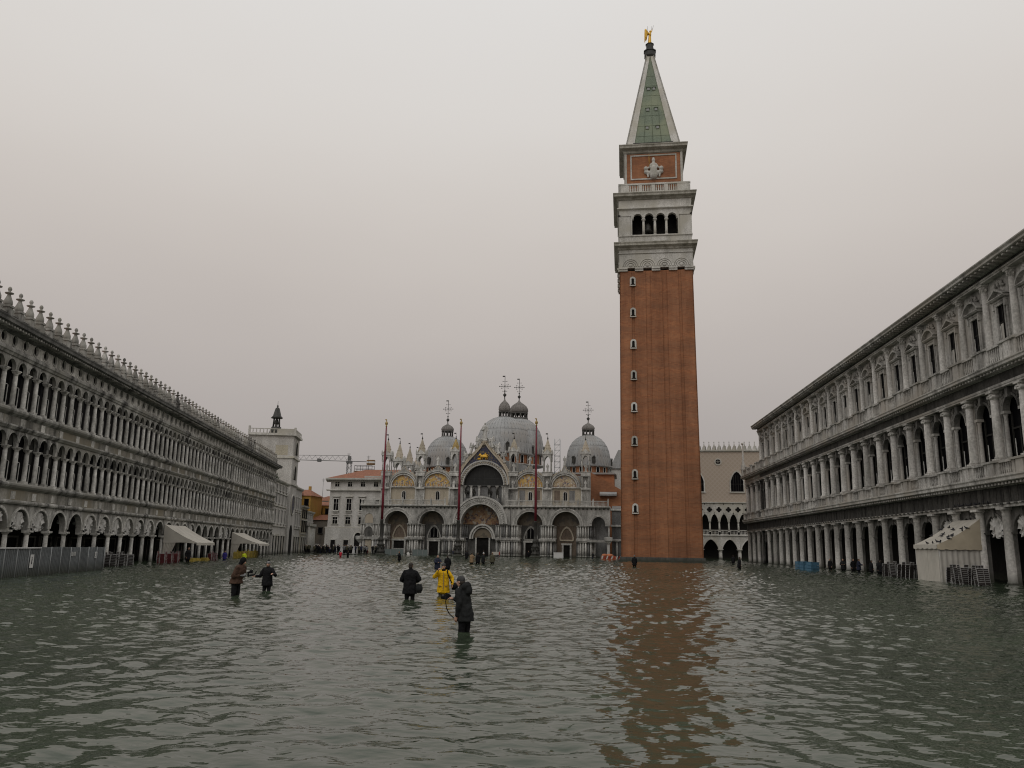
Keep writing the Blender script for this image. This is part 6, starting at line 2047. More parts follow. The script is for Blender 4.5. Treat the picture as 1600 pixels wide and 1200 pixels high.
def tent():
    P = thing('cafe_tent', 'closed pale cafe tent with curtain walls and pigeons on its roof', 'tent', tuple(right_world(2.52, 0)), -PI / 2 - RA)
    L, d, ze, zt = 1.06 * RS, 3.2, 2.62, 4.55     # local x runs towards the camera
    def wall(p0, p1, amp, name, mat, n=60, zb=-.2):
        p0, p1 = Vector(p0), Vector(p1); dr = (p1 - p0); Ln = dr.length; dr /= Ln; nr = Vector((dr.y, -dr.x, 0))
        vs = []
        for z, k in ((ze + .02, .3), (1.4, .8), (zb, 1.1)):
            for i in range(n + 1):
                t = i / n
                vs.append(p0 + dr * (Ln * t) + nr * (amp * k * (math.sin(t * n * .85) + .5 * math.sin(t * n * .37 + 1))) + Vector((0, 0, z)))
        m = n + 1
        return ob(name, MB().add(vs, [(r * m + i, r * m + i + 1, r * m + m + i + 1, r * m + m + i) for r in range(2) for i in range(n)], True), M[mat], P)
    wall((0, -d, 0), (L * .52, -d, 0), .015, 'front_curtain', 'canvas')
    wall((L * .5, -d + .03, 0), (L, -d, 0), .02, 'front_curtain', 'canvas')
    wall((L, -d, 0), (L, -.1, 0), .05, 'end_curtain', 'curtain_grey')
    wall((0, -d, 0), (0, -.1, 0), .04, 'end_curtain', 'curtain_grey')
    k = 8
    def surf(f, name, mat):
        vs = [f(i / k, j / k) for i in range(k + 1) for j in range(k + 1)]
        return ob(name, MB().add(vs, [(i * (k + 1) + j, i * (k + 1) + j + 1, (i + 1) * (k + 1) + j + 1, (i + 1) * (k + 1) + j) for i in range(k) for j in range(k)], True), M[mat], P)
    surf(lambda s, t: (-.1 + (L + .2) * s * 1, -d - .1 + (d) * t, ze + (zt - ze) * t - .16 * math.sin(PI * t) - .07 * math.sin(PI * s)), 'roof_slope', 'roof_canvas')
    surf(lambda s, t: (L + .1, -d - .1 + d * s, (ze - .0) + ((zt - ze) * s - .16 * math.sin(PI * s)) * t), 'roof_gable', 'canvas_beige')
    surf(lambda s, t: (-.1, -d - .1 + d * s, (ze - .0) + ((zt - ze) * s - .16 * math.sin(PI * s)) * t), 'roof_gable', 'canvas_beige')
    v = MB(); n = 30
    vs = []
    for z in (ze + .03, ze - .3):
        for i in range(n + 1): vs.append((L + .12, -d - .1 + (d) * i / n, z - (.0 if z > ze else .05 * abs(math.sin(i * PI / 6)))))
    v.add(vs, [(i, i + 1, n + 2 + i, n + 1 + i) for i in range(n)], True); ob('valance', v, M['canvas_beige'], P)
    v = MB(); vs = []
    for z in (ze + .03, ze - .25):
        for i in range(n + 1): vs.append((-.1 + (L + .2) * i / n, -d - .12, z - (.0 if z > ze else .05 * abs(math.sin(i * PI / 6)))))
    v.add(vs, [(i, i + 1, n + 2 + i, n + 1 + i) for i in range(n)], True); ob('valance', v, M['canvas'], P)
    for x in (0, L):
        ob('post', MB().tube((x, -d + .05, GZ), (x, -d + .05, ze), .04, .04, 6), M['metal'], P)
    return P, L, d, ze, zt


tent_o, TL_, TD_, TE_, TT_ = tent()
pg = MB(); pg.capsule((0, .0, .13), (0, .17, .11), .075, .045, 8); pg.capsule((0, -.04, .17), (0, -.07, .25), .045, .035, 8); pg.capsule((0, -.1, .26), (0, -.13, .25), .015, .006, 6); pg.capsule((0, .17, .11), (0, .31, .08), .035, .015, 6)
pg.tube((-.03, .03, 0), (-.03, .03, .08), .008, .008, 4); pg.tube((.03, .03, 0), (.03, .03, .08), .008, .008, 4)
pgm = pg.mesh('pigeon', M['pigeon'])
Mt = Matrix.Translation(Vector(tuple(right_world(2.52, 0)))) @ Matrix.Rotation(-PI / 2 - RA, 4, 'Z')
prd = random.Random(9)
for k in range(20):
    s_, t_ = prd.uniform(.05, .98), prd.choice([.02, .08, .15, .25, .3, .36, .42, .5, .58, .66, .74])
    if k % 3 == 0: s_ = 1.0
    p = Mt @ Vector((-.1 + (TL_ + .2) * s_, -TD_ - .1 + TD_ * t_, TE_ + (TT_ - TE_) * t_ - .16 * math.sin(PI * t_) - .07 * math.sin(PI * s_) + .0))
    tag(ob('pigeon', pgm, None, None, tuple(p), prd.uniform(0, 6.28), .85), 'dark pigeon perched on the sloping roof of the pale cafe tent', 'pigeon', 'pigeons on the tent roof')
for k in range(9):
    p = right_world(.9 + k * .17, .42 + .02, 5.46)
    tag(ob('pigeon', pgm, None, None, tuple(p), prd.uniform(0, 6.28), .85), 'dark pigeon sitting on the stone ledge above the pale cafe tent', 'pigeon', 'pigeons on the ledge over the tent')


# ------------------------------------------------------------------ drapes tied up in the arcades
def drape_mesh(w, h, seed):
    rd = np.random.default_rng(seed)
    m = MB(); n, k = 36, 12
    vs = []
    for j in range(k + 1):
        t = j / k
        for i in range(n + 1):
            s = i / n * 2 - 1
            pinch = 1 - .55 * math.sin(PI * min(1, t * 1.25)) if t < .8 else .45 + .25 * (t - .8) / .2
            top = math.sqrt(max(0, 1 - s * s)) * w
            x = s * w * (pinch if t > 0.05 else 1)
            z = (top * .8) * (1 - t) - h * t * (1 - .25 * abs(s)) + .05 * math.sin(i * 2.1 + j)
            y = .05 * math.sin(i * 1.7 + 2 * t) + .08 * math.sin(i * .6 + seed) * t
            vs.append((x, y, z))
    m.add(vs, [(j * (n + 1) + i, j * (n + 1) + i + 1, (j + 1) * (n + 1) + i + 1, (j + 1) * (n + 1) + i) for j in range(k) for i in range(n)], True)
    return m.mesh('drape', M['drape'])


dm1, dm2 = drape_mesh(.95, .62, 1), drape_mesh(1.1, .55, 2)
ORD = ['first', 'second', 'third', 'fourth', 'fifth', 'sixth', 'seventh', 'eighth', 'ninth', 'tenth', 'eleventh', 'twelfth']
for gname, ns, lab in (('drapes tied up in the near left arches', (-.35, 1.65, 3.65, 5.65), 'white drape in the %s draped arch above the site hoarding, counted from the left'),
                       ('drapes tied up in the left arches above the chairs', (11.65, 13.65, 15.65, 17.65, 19.65, 21.65), 'white drape in the %s arch right of the site hoarding, above stacked chairs'),
                       ('drapes tied up in the left arches past the nearer awning', (27.65, 29.65, 31.65, 41.65, 43.65), 'white drape in a far left arch, %s of five past the nearer awning top')):
    for k, n in enumerate(ns):
        o = ob('arcade_drape', dm1, None, None, tuple(left_world(n, -.12, 3.12)), FR, (random.uniform(.85, 1.0) * random.choice((-1, 1)), 1, random.uniform(.85, 1.15)))
        tag(o, lab % ORD[k], 'curtain', gname)
for k, n in enumerate((-1, 0, 1, 2, 3)):
    o = ob('arcade_drape', dm2, None, None, tuple(right_world(n, -.22, 3.7)), -PI / 2 - RA, (1, 1, 1 + .15 * random.random()))
    tag(o, 'white drape in a right arcade arch by the tent, %s from the picture edge' % ORD[k], 'curtain', 'drapes tied up in the right arches')


# ------------------------------------------------------------------ stacked cafe chairs
def chair_mesh(name, seatm, framem):
    f = MB(); s = MB()
    for sx in (-1, 1):
        f.tube((sx * .21, -.22, 0), (sx * .2, -.2, .45), .011, .011, 4)
        f.tube((sx * .21, .26, 0), (sx * .19, .2, .45), .011, .011, 4); f.tube((sx * .19, .2, .45), (sx * .19, .29, .86), .011, .011, 4)
        f.tube((sx * .2, -.2, .45), (sx * .25, -.16, .66), .011, .011, 4); f.tube((sx * .25, -.16, .66), (sx * .2, .23, .68), .011, .011, 4)
    f.tube((-.19, .29, .86), (.19, .29, .86), .012, .012, 4)
    s.box(-.21, .21, -.22, .21, .41, .47); s.box(-.235, -.215, -.15, .2, .5, .64); s.box(.215, .235, -.15, .2, .5, .64)
    for k in range(3): s.box(-.18, .18, .225 + k * .022, .25 + k * .022, .53 + k * .105, .63 + k * .105)
    nf = len(f.v)
    me_mb = MB().add(f.v, f.f); me_mb.sm = f.sm[:]
    nff = len(f.f)
    me_mb.add(s.v, s.f)
    me = bpy.data.meshes.new(name); me.from_pydata(me_mb.v, [], me_mb.f)
    me.materials.append(framem); me.materials.append(seatm)
    idx = np.zeros(len(me_mb.f), np.int32); idx[nff:] = 1
    me.polygons.foreach_set('material_index', idx)
    me.update()
    return me


CH = chair_mesh('chair', M['chair_dark'], M['chair_frame']); CHR = chair_mesh('chair', M['chair_red'], M['chair_frame']); CHY = chair_mesh('chair', M['chair_yellow'], M['chair_yellow'])


def stack(base, rz, mesh, count, label, group, dz=.115, lean=.02):
    for k in range(count):
        o = ob('chair', mesh, None, None, (base[0] + lean * k * math.cos(rz), base[1] + lean * k * math.sin(rz), GZ + k * dz), rz + random.uniform(-.04, .04))
        tag(o, label % (ORD[count - 1 - k] + ' from the top'), 'chair', group)


for i in range(9):
    stack(left_world(9.9 + (i // 3) * 1.25 + (i % 3) * .38, 3.1 - (i % 3) * .62), FR + random.choice((0, PI, .3)), CH, 7, 'dark chair, %s, in the ' + ORD[i] + ' stack right of the hoarding', 'stacked dark chairs on the left')
for i in range(6):
    stack(left_world(17.2 + i * .7, 3.5 - (i % 2) * .55), FR + random.choice((0, PI, -.4)), CHR, 7, 'red chair, %s, in the ' + ORD[i] + ' red stack before the nearer awning', 'stacked red chairs before the nearer awning')
for i in range(3):
    stack(left_world(28.2 + i * .8, 3.6), FR + random.choice((0, PI)), CHR, 6, 'red chair, %s, in the ' + ORD[i] + ' red stack past the nearer awning', 'stacked red chairs past the nearer awning')
for i in range(7):
    stack(left_world(38.5 + i * 1.5, 3.0), FR + random.choice((0, PI)), CHY, 5, 'yellow chair, %s, in the ' + ORD[i] + ' yellow stack at the farther awning', 'stacked yellow chairs by the farther awning', .16)
for i in range(8):
    stack(right_world(3.05 + (i // 2) * .45 + (i % 2) * .1, 3.1 - (i % 2) * .65), -PI / 2 - RA + random.choice((0, PI, .35)), CH, 8, 'dark chair, %s, in the ' + ORD[i] + ' stack beyond the pale tent', 'stacked dark chairs beyond the tent', .125)
for i in range(9):
    stack(right_world(.98 - (i // 2) * .29 - (i % 2) * .08, 3.3 - (i % 2) * .7), -PI / 2 - RA + random.choice((0, PI, .4)), CH, 8, 'dark chair, %s, in the ' + ORD[i] + ' stack before the pale tent', 'stacked dark chairs before the tent', .125)
# tables tipped on edge and covers
for k, (n, off) in enumerate(((21.6, 3.4), (23.0, 3.3), (24.6, 3.6))):
    m = MB().box(-.6, .6, -.35, .35, 0, .18); m.box(-.5, .5, -.3, .3, .18, .3)
    tag(ob('folded_cover', m, M['chair_yellow'], None, tuple(left_world(n + 2.2, off, .04)), FR), 'low yellow folded cover beside red chairs, %s from the left' % ORD[k], 'cover', 'yellow covers beside the red chairs')
for k, (n, off) in enumerate(((9.2, 4.2), (9.6, 4.0), (10.05, 4.1), (10.5, 3.9), (10.9, 3.8))):
    P = thing('plastic_crate', 'blue plastic crate stack by the right arcade, %s from the right' % ORD[k], 'crate', tuple(right_world(n, off, GZ)), random.uniform(-.3, .3), 'blue crate stacks by the right arcade')
    for q in range(3 if k % 2 else 4):
        m = MB(); m.box(-.5, .5, -.4, .4, q * .34, q * .34 + .03)
        for a in (-.5, .46): m.box(a, a + .04, -.4, .4, q * .34, q * .34 + .3)
        for a in (-.4, .36): m.box(-.46, .46, a, a + .04, q * .34, q * .34 + .3)
        m.box(-.53, .53, -.43, -.4, q * .34 + .27, q * .34 + .32)
        ob('crate_tier', m, M['crate_blue'], P)

# ------------------------------------------------------------------ barriers before the church
bf = MB()
def to_bas(x, y, z=0):
    c, s = math.cos(TA), math.sin(TA)
    return (-5.956 + c * x + s * y, 168 - s * x + c * y, z)


for x, y, w, lab in ((-12.0, -3.0, 3.2, 'low glass flood barrier before the left inner portal'), (-17.5, -3.0, 4.0, 'low glass flood barrier before the left outer portal')):
    P = thing('flood_barrier', lab, 'barrier', to_bas(x, y, 0), TROT)
    ob('glass_panel', MB().box(-w / 2, w / 2, 0, .04, GZ, 1.15), plain('barrier_glass', (.16, .19, .185), .15, spec=.5), P)
    for k in range(4):
        ob('post', MB().box(-w / 2 + w * k / 3 - .04, -w / 2 + w * k / 3 + .04, -.03, .07, GZ, 1.2), M['metal'], P)
P = thing('stall_counter', 'white boxed counter before the right outer portal', 'counter', to_bas(16.4, -4, 0), TROT)
ob('front_panel', MB().box(-.95, .95, 0, .06, GZ, 1.0), M['white_paint'], P); ob('side_panel', MB().box(-.95, -.89, .06, .8, GZ, 1.0), M['white_paint'], P); ob('side_panel', MB().box(.89, .95, .06, .8, GZ, 1.0), M['white_paint'], P)
ob('top', MB().box(-1.0, 1.0, -.05, .85, 1.0, 1.06), M['white_paint'], P)
P = thing('ticket_booth', 'long white stall with red board left of the basilica corner', 'stall', to_bas(-27.5, -2, 0), TROT)
ob('front_panel', MB().box(-2.2, 1.6, 0, .08, GZ, 1.5), M['white_paint'], P); ob('red_board', MB().box(-1.2, .2, -.06, 0, 1.05, 1.35), M['red_paint'], P)
ob('top', MB().box(-2.3, 1.7, -.1, 1.2, 1.5, 1.58), M['white_paint'], P); ob('side_panel', MB().box(-2.2, -2.1, .08, 1.2, GZ, 1.5), M['white_paint'], P); ob('side_panel', MB().box(1.5, 1.6, .08, 1.2, GZ, 1.5), M['white_paint'], P)
P = thing('red_barrow', 'small red and white barrow beside the main portal', 'cart', to_bas(4.1, -5, 0), TROT)
ob('tray', MB().box(-.9, .5, 0, .8, .35, .95), M['curtain_grey'], P); ob('red_panel', MB().box(.5, .62, 0, .8, .3, 1.0), M['red_paint'], P)
for sx in (-.6, .3): ob('wheel', MB().tube((sx, -.05, 0.02), (sx, .05, .02), .4, .4, 12), M['metal_dark'], P)


def chevron(x, y, n, lab):
    P = thing('chevron_barrier', lab, 'barrier', (x, y, 0), TROT)
    for k in range(n):
        s = k * .42
        m = MB().prism([(s, .12), (s + .21, .12), (s + .41, .72), (s + .2, .72)], 0, .05)
        ob('stripe', m, M['red_paint' if k % 2 else 'white_paint'], P)
    for sx in (0, n * .42): ob('leg', MB().box(sx - .04, sx + .04, -.2, .25, GZ, .72), M['metal'], P)


chevron(20.0, 140.5, 12, 'red and white chevron barrier beside the porch column')
chevron(16.1, 143, 11, 'red and white chevron barrier left of the tower base')
P = thing('orange_cover', 'crumpled orange sheet heaped behind a chevron barrier left of the tower', 'sheet', (17.6, 144.3, 0))
oc = MB()
for k in range(9): oc.ell((rng.uniform(-1.1, 1.1), rng.uniform(-.4, .4), rng.uniform(.4, .8)), .6, .45, .3, 8, 6)
oc.box(-1.4, 1.4, -.5, .5, GZ, .5)
ob('sheet', remesh(oc, .08, 2, M['orange'], 'sheet'), parent=P)

# ------------------------------------------------------------------ people
def hand(mb, wrist, d, up, side, curl=.5, s=1.0):
    """palm and five fingers; d = pointing direction, up = back of the hand, side = thumb side"""
    wrist, d, up = Vector(wrist), Vector(d).normalized(), Vector(up)
    up = (up - d * up.dot(d)).normalized(); th = up.cross(d) * side
    mb.capsule(wrist, wrist + d * .075 * s, .026 * s, .034 * s, 8, (tuple(th), 1.2))
    for k, ln in enumerate((.070, .080, .074, .056)):
        b = wrist + d * .085 * s + th * ((1.5 - k) * .02 * s)
        m_ = b + (d * math.cos(curl) - up * math.sin(curl)) * ln * .55 * s
        mb.capsule(b, m_, .0105 * s, .0095 * s, 6)
        e = m_ + (d * math.cos(curl * 2.1) - up * math.sin(curl * 2.1)) * ln * .55 * s
        mb.capsule(m_, e, .0095 * s, .008 * s, 6)
    t0 = wrist + d * .03 * s + th * .028 * s
    t1 = t0 + (d * .6 + th * .8 - up * .2).normalized() * .04 * s
    mb.capsule(t0, t1, .013 * s, .011 * s, 6); mb.capsule(t1, t1 + (d * .95 + th * .2 - up * .3).normalized() * .032 * s, .011 * s, .009 * s, 6)


def person(loc, rz, label, jacket, trousers='black', hat=None, hair='hair', H=1.75, lean=0.0, pose=None, hem=.78, hood=None, voxel=.016, skin='skin',
           gloves=None, bulk=1.0, group=None, backpack=None, head_turn=0.0, head_tilt=0.0, pompom=None, legs=None, coat_open=False, small=False):
    """figure in local space: faces -y, own left is +x, stands on z=0 (the flooded paving)"""
    k = H / 1.75
    J = dict(pel=(0, 0, .95), waist=(0, .0, 1.1), chest=(0, .0, 1.3), neck=(0, .01, 1.48), head=(0, -.015, 1.635),
             shL=(.18, 0, 1.40), elL=(.25, .03, 1.15), wrL=(.25, -.08, .92), shR=(-.18, 0, 1.40), elR=(-.25, .03, 1.15), wrR=(-.25, -.08, .92),
             hiL=(.095, 0, .92), knL=(.105, -.02, .5), anL=(.11, .02, .08), hiR=(-.095, 0, .92), knR=(-.105, -.02, .5), anR=(-.11, .02, .08))
    if legs: J.update(legs)
    J = {a: Vector(b) * k for a, b in J.items()}
    if pose:
        for a, b in pose.items(): J[a] = Vector(b) * k
    Rl = Matrix.Rotation(lean, 3, 'X')            # forward lean about the hips
    piv = J['pel']
    for a in J:
        if a[:2] not in ('hi', 'kn', 'an') and a != 'pel':
            J[a] = piv + Rl @ (J[a] - piv)
    HR = Matrix.Rotation(head_turn, 3, 'Z') @ Matrix.Rotation(head_tilt, 3, 'X')
    hc = J['head']

    def hp(x, y, z): return hc + HR @ (Vector((x, y, z)) * k)
    b = MB()
    b.capsule(J['pel'], J['waist'], .13 * k, .115 * k, 12, ((1, 0, 0), 1.15)); b.capsule(J['waist'], J['chest'], .115 * k, .125 * k, 12, ((1, 0, 0), 1.2))
    b.capsule(J['chest'], J['neck'] - Vector((0, 0, .07 * k)), .13 * k, .07 * k, 12, ((1, 0, 0), 1.2)); b.capsule(J['neck'] - Vector((0, 0, .05 * k)), hp(0, .01, -.06), .056 * k, .052 * k)
    b.ell(hc + HR @ Vector((0, .012 * k, .025 * k)), .077 * k, .095 * k, .098 * k, 16, 12, HR); b.ell(hp(0, -.02, -.05), .058 * k, .07 * k, .068 * k, 14, 10, HR)
    b.capsule(hp(0, -.088, .0), hp(0, -.105, -.03), .012 * k, .016 * k, 8)
    for sx in (-1, 1):
        b.ell(hp(sx * .078, .015, -.01), .012 * k, .022 * k, .032 * k, 8, 6, HR)
        b.ell(hp(sx * .03, -.082, -.035), .022 * k, .014 * k, .018 * k, 8, 6, HR)
    b.capsule(hp(-.022, -.086, -.062), hp(.022, -.086, -.062), .009 * k, .009 * k, 6)
    for s in 'LR':
        b.capsule(J['sh' + s], J['el' + s], .05 * k, .042 * k); b.capsule(J['el' + s], J['wr' + s], .042 * k, .03 * k)
        b.capsule(J['hi' + s], J['kn' + s], .078 * k, .055 * k); b.capsule(J['kn' + s], J['an' + s], .052 * k, .038 * k)
        f = J['an' + s]; b.capsule(f + Vector((0, .04, -.045)) * k, f + Vector((0, -.13, -.055)) * k, .038 * k, .03 * k)
        d = (J['wr' + s] - J['el' + s]).normalized()
        hb_ = b if not gloves else None
        if not gloves:
            hand(b, J['wr' + s] + d * .02 * k, d, Vector((0, 0, 1)) if abs(d.z) < .7 else Vector((1 if s == 'L' else -1, 0, 0)), 1 if s == 'R' else -1, .5, k)
    body = ob('person', remesh(b, voxel * .8, 1, M[skin], 'person_body'), None, None, loc, rz)
    tag(body, label, 'person', group)
    if gloves:
        g = MB()
        for s in 'LR':
            d = (J['wr' + s] - J['el' + s]).normalized()
            hand(g, J['wr' + s] + d * .015 * k, d, Vector((0, 0, 1)) if abs(d.z) < .7 else Vector((1 if s == 'L' else -1, 0, 0)), 1 if s == 'R' else -1, .6, k * 1.12)
        ob('gloves', remesh(g, voxel * .8, 1, M['cloth_' + gloves], 'gloves'), parent=body)
    # eyes
    if not small:
        e = MB()
        for sx in (-1, 1): e.ell(hp(sx * .03, -.079, .008), .011 * k, .009 * k, .008 * k, 8, 6)
        ob('eyes', e, M['eye'], body)
    # trousers
    t = MB()
    t.capsule(J['pel'] + Vector((0, 0, .04 * k)), J['pel'] - Vector((0, 0, .08 * k)), .15 * k * bulk, .15 * k * bulk, 12, ((1, 0, 0), 1.15))
    for s in 'LR':
        t.capsule(J['hi' + s], J['kn' + s], .105 * k, .082 * k); t.capsule(J['kn' + s], J['an' + s] + Vector((0, 0, .02)), .08 * k, .072 * k)
        f = J['an' + s]; t.capsule(f + Vector((0, .05, -.04)) * k, f + Vector((0, -.15, -.045)) * k, .052 * k, .044 * k)
    ob('trousers', remesh(t, voxel, 1, M['cloth_' + trousers], 'trousers', folds=.035), parent=body)
    # jacket
    c = MB()
    B = bulk
    low = piv + Vector((0, 0, (hem - .95) * k))
    lowb = low + (Rl @ Vector((0, 0, -.0)))
    c.capsule(J['chest'], J['waist'], .165 * k * B, .16 * k * B, 14, ((1, 0, 0), 1.22)); c.capsule(J['waist'], low, .16 * k * B, .165 * k * B, 14, ((1, 0, 0), 1.22))
    hv, n_ = [], 16
    for (p_, rx, ry) in ((J['waist'], .20, .165), (piv, .205, .175), (low + Vector((0, 0, .02 * k)), .222, .195), (low - Vector((0, 0, .09 * k)), .232, .205)):
        for q in range(n_):
            a_ = 2 * PI * q / n_; w_ = 1 + .035 * math.sin(a_ * 5 + 1)
            hv.append((p_.x + rx * k * B * w_ * math.cos(a_), p_.y + ry * k * B * w_ * math.sin(a_), p_.z))
    c.add(hv, [(i * n_ + q, i * n_ + (q + 1) % n_, (i + 1) * n_ + (q + 1) % n_, (i + 1) * n_ + q) for i in range(3) for q in range(n_)] + [tuple(range(n_ - 1, -1, -1)), tuple(3 * n_ + q for q in range(n_))], True)
    c.capsule(J['neck'] - Vector((0, 0, .03 * k)), J['shL'] - Vector((0, 0, .01 * k)), .085 * k, .08 * k * B, 10); c.capsule(J['neck'] - Vector((0, 0, .03 * k)), J['shR'] - Vector((0, 0, .01 * k)), .085 * k, .08 * k * B, 10); c.capsule(J['chest'], J['neck'] - Vector((0, 0, .06 * k)), .165 * k * B, .105 * k, 14, ((1, 0, 0), 1.15))
    c.capsule(J['neck'] - Vector((0, 0, .04 * k)), J['neck'] + Vector((0, 0, .02 * k)), .085 * k, .08 * k)
    for s in 'LR':
        c.capsule(J['sh' + s], J['el' + s], .085 * k * B, .072 * k * B); c.capsule(J['el' + s], J['wr' + s] - (J['wr' + s] - J['el' + s]).normalized() * .02, .07 * k * B, .052 * k * B)
        # folds of the sleeve
        for q in (.35, .55, .75):
            p = J['sh' + s].lerp(J['el' + s], q); c.ell(p, .083 * k * B, .083 * k * B, .028 * k, 8, 6)
    if hood == 'down':
        c.ell(J['neck'] + Rl @ Vector((0, .12 * k, .0 * k)), .15 * k, .11 * k, .13 * k); c.ell(J['neck'] + Rl @ Vector((0, .17 * k, -.10 * k)), .12 * k, .09 * k, .12 * k)
    jk = ob('jacket', remesh(c, voxel, 2, M['cloth_' + jacket], 'jacket', folds=.05), parent=body)
    # hair or hat
    h = MB()
    if hood == 'up':
        h.ell(hp(0, .03, .01), .108 * k, .118 * k, .135 * k, 16, 12, HR); h.ell(hp(0, .06, -.1), .11 * k, .1 * k, .09 * k, 12, 8)
        hm_ = remesh(h, voxel, 1, M['cloth_' + (hat or jacket)], 'hood')
        ob('hood', hm_, parent=body)
    elif hat:
        h.ell(hp(0, .018, .055), .089 * k, .106 * k, .092 * k, 16, 10, HR); h.capsule(hp(-.03, -.06, .045), hp(.03, -.06, .045), .03 * k, .03 * k)
        ob('hat', remesh(h, voxel * .7, 1, M['cloth_' + hat], 'hat'), parent=body)
        if pompom: ob('pompom', MB().ell(hp(0, .01, .165), .045 * k, .045 * k, .045 * k), M['cloth_' + pompom], body)
        if small is False:
            h2 = MB(); h2.ell(hp(0, .05, -.01), .082 * k, .075 * k, .075 * k); ob('hair', remesh(h2, voxel * .8, 1, M[hair], 'hair'), parent=body)
    else:
        h.ell(hp(0, .03, .045), .085 * k, .098 * k, .085 * k, 16, 10, HR); h.ell(hp(0, .06, -.02), .078 * k, .065 * k, .08 * k, 12, 8, HR)
        ob('hair', remesh(h, voxel * .7, 1, M[hair], 'hair'), parent=body)
    if backpack:
        bp = MB(); o_ = J['chest'] + Rl @ Vector((0, .2 * k, -.08 * k))
        bp.capsule(o_ + Vector((0, 0, -.14)), o_ + Vector((0, 0, .14)), .13, .12, 12, ((1, 0, 0), 1.2))
        tag(ob('backpack', remesh(bp, .02, 1, M['cloth_' + backpack], 'backpack'), None, None, loc, rz), 'dark backpack on the back of the ' + label[:40].rsplit(' ', 1)[0], 'backpack')
    return body, J, k


def at_person(loc, rz, p):
    return Vector(loc) + Matrix.Rotation(rz, 3, 'Z') @ Vector(p)


def held(name, label, cat, mb, mat, loc, rz, extra=()):
    o = ob(name, mb, mat, None, loc, rz)
    tag(o, label, cat)
    for nm, m, mt in extra: ob(nm, m, mt, o)
    return o


G = GZ
# 1: brown jacket, stooping over a phone rig, facing right
l1, r1 = (-10.45, 31.5, G), R(72)
person(l1, r1, 'person in brown jacket and black hood bending over a gimbal, facing right', 'brown', 'black', hat='black', hood='up', H=1.92, lean=R(20), hem=.92, gloves='grey', bulk=1.08, head_tilt=R(18),
       pose=dict(elL=(.24, -.06, 1.12), wrL=(.12, -.16, 1.2), elR=(-.24, -.0, 1.10), wrR=(-.10, -.14, 1.16)))
p = at_person(l1, r1, (0, -.52, 1.2))
g_ = MB(); g_.capsule((0, 0, 0), (0, .0, .13), .03, .03, 8); g_.capsule((0, 0, .13), (0, -.12, .16), .04, .045, 8); g_.box(-.06, .06, -.16, -.1, .1, .22)
g_.capsule((0, -.02, 0), (0, -.28, .06), .028, .02, 8); g_.capsule((0, -.28, .06), (0, -.36, .18), .02, .016, 8)
held('gimbal_camera', 'small black gimbal camera held out by the person in brown', 'camera', g_, M['cloth_black'], tuple(p), r1)
# 2: dark coat, bobble hat, arms spread
l2, r2 = (-10.2, 34.7, G), R(-8)
person(l2, r2, 'person in dark coat and bobble hat with both arms spread wide', 'black', 'black', hat='grey', pompom='black', H=1.68, hem=.80, bulk=1.08,
       pose=dict(elL=(.40, -.10, 1.17), wrL=(.40, -.34, 1.22), elR=(-.31, -.06, 1.12), wrR=(-.44, -.24, 1.12)))
p = at_person(l2, r2, (-.52, -.34, 1.1))
held('phone', 'dark phone held out by the person in bobble hat', 'phone', MB().box(-.09, .09, -.02, .02, -.01, .06), M['metal_dark'], tuple(p), r2 + .3)
# 3: dark coat from behind
l3, r3 = (-3.71, 30.9, G), R(176)
person(l3, r3, 'person in long black coat seen from behind, arms held in front', 'black', 'black', hair='hair', H=1.80, hem=.74, bulk=1.16,
       pose=dict(elL=(.33, -.02, 1.14), wrL=(.16, -.24, 1.02), elR=(-.33, -.02, 1.16), wrR=(-.18, -.26, 1.06)))
bag = MB(); bag.capsule((0, -.06, 0), (0, .06, 0), .14, .14, 10, ((0, 0, 1), 1.2)); bag.box(-.08, .08, -.14, .14, -.16, .16)
held('shoulder_bag', 'black shoulder bag at the hip of the person in long black coat', 'bag', remesh(bag, .02, 1, M['cloth_charcoal'], 'bag'), None, tuple(at_person(l3, r3, (-.34, -.02, .86))), r3)
# 4: yellow jacket
l4, r4 = (-2.64, 33.1, G), R(6)
person(l4, r4, 'person in bright yellow jacket facing the camera with one hand raised', 'yellow', 'olive', hat='darkgrey', H=1.74, hem=.70, bulk=1.12, gloves=None,
       pose=dict(elR=(-.37, -.06, 1.22), wrR=(-.24, -.22, 1.46), elL=(.36, .0, 1.18), wrL=(.36, -.12, .93)))
st = MB(); st.poly([(.12, .10, 1.5), (.16, -.02, 1.52), (.15, -.19, 1.38), (.25, -.215, 1.15), (.36, -.12, .96)], .022, 6)
bag = MB(); bag.capsule((0, -.06, 0), (0, .06, 0), .15, .13, 10); bag.box(-.1, .14, -.12, .12, -.15, .1)
held('shoulder_bag', 'black camera bag slung at the side of the person in yellow', 'bag', remesh(bag, .02, 1, M['cloth_black'], 'bag'), None, tuple(at_person(l4, r4, (.45, .02, .86))), r4)
b4 = [o for o in bpy.data.objects if o.get('label', '').startswith('black camera bag')][0]
y4 = [o for o in bpy.data.objects if o.get('label', '').startswith('person in bright yellow')][0]
ob('zip', MB().box(-.012, .012, -.235, -.20, .72, 1.42), M['cloth_tan'], y4)
for sx in (-1, 1): ob('pocket', MB().box(sx * .13 - .06, sx * .13 + .06, -.225, -.17, .86, .88), M['cloth_tan'], y4)
so = ob('strap', st, M['cloth_black'], b4); so.location = Vector((-.45, -.02, -.86))
held('collar_scarf', 'dark scarf round the neck of the person in yellow', 'scarf', MB().lathe([(.085, 1.43), (.1, 1.46), (.095, 1.51), (.08, 1.53)], 0, .0, 14, cap=False), M['cloth_black'], l4, r4)
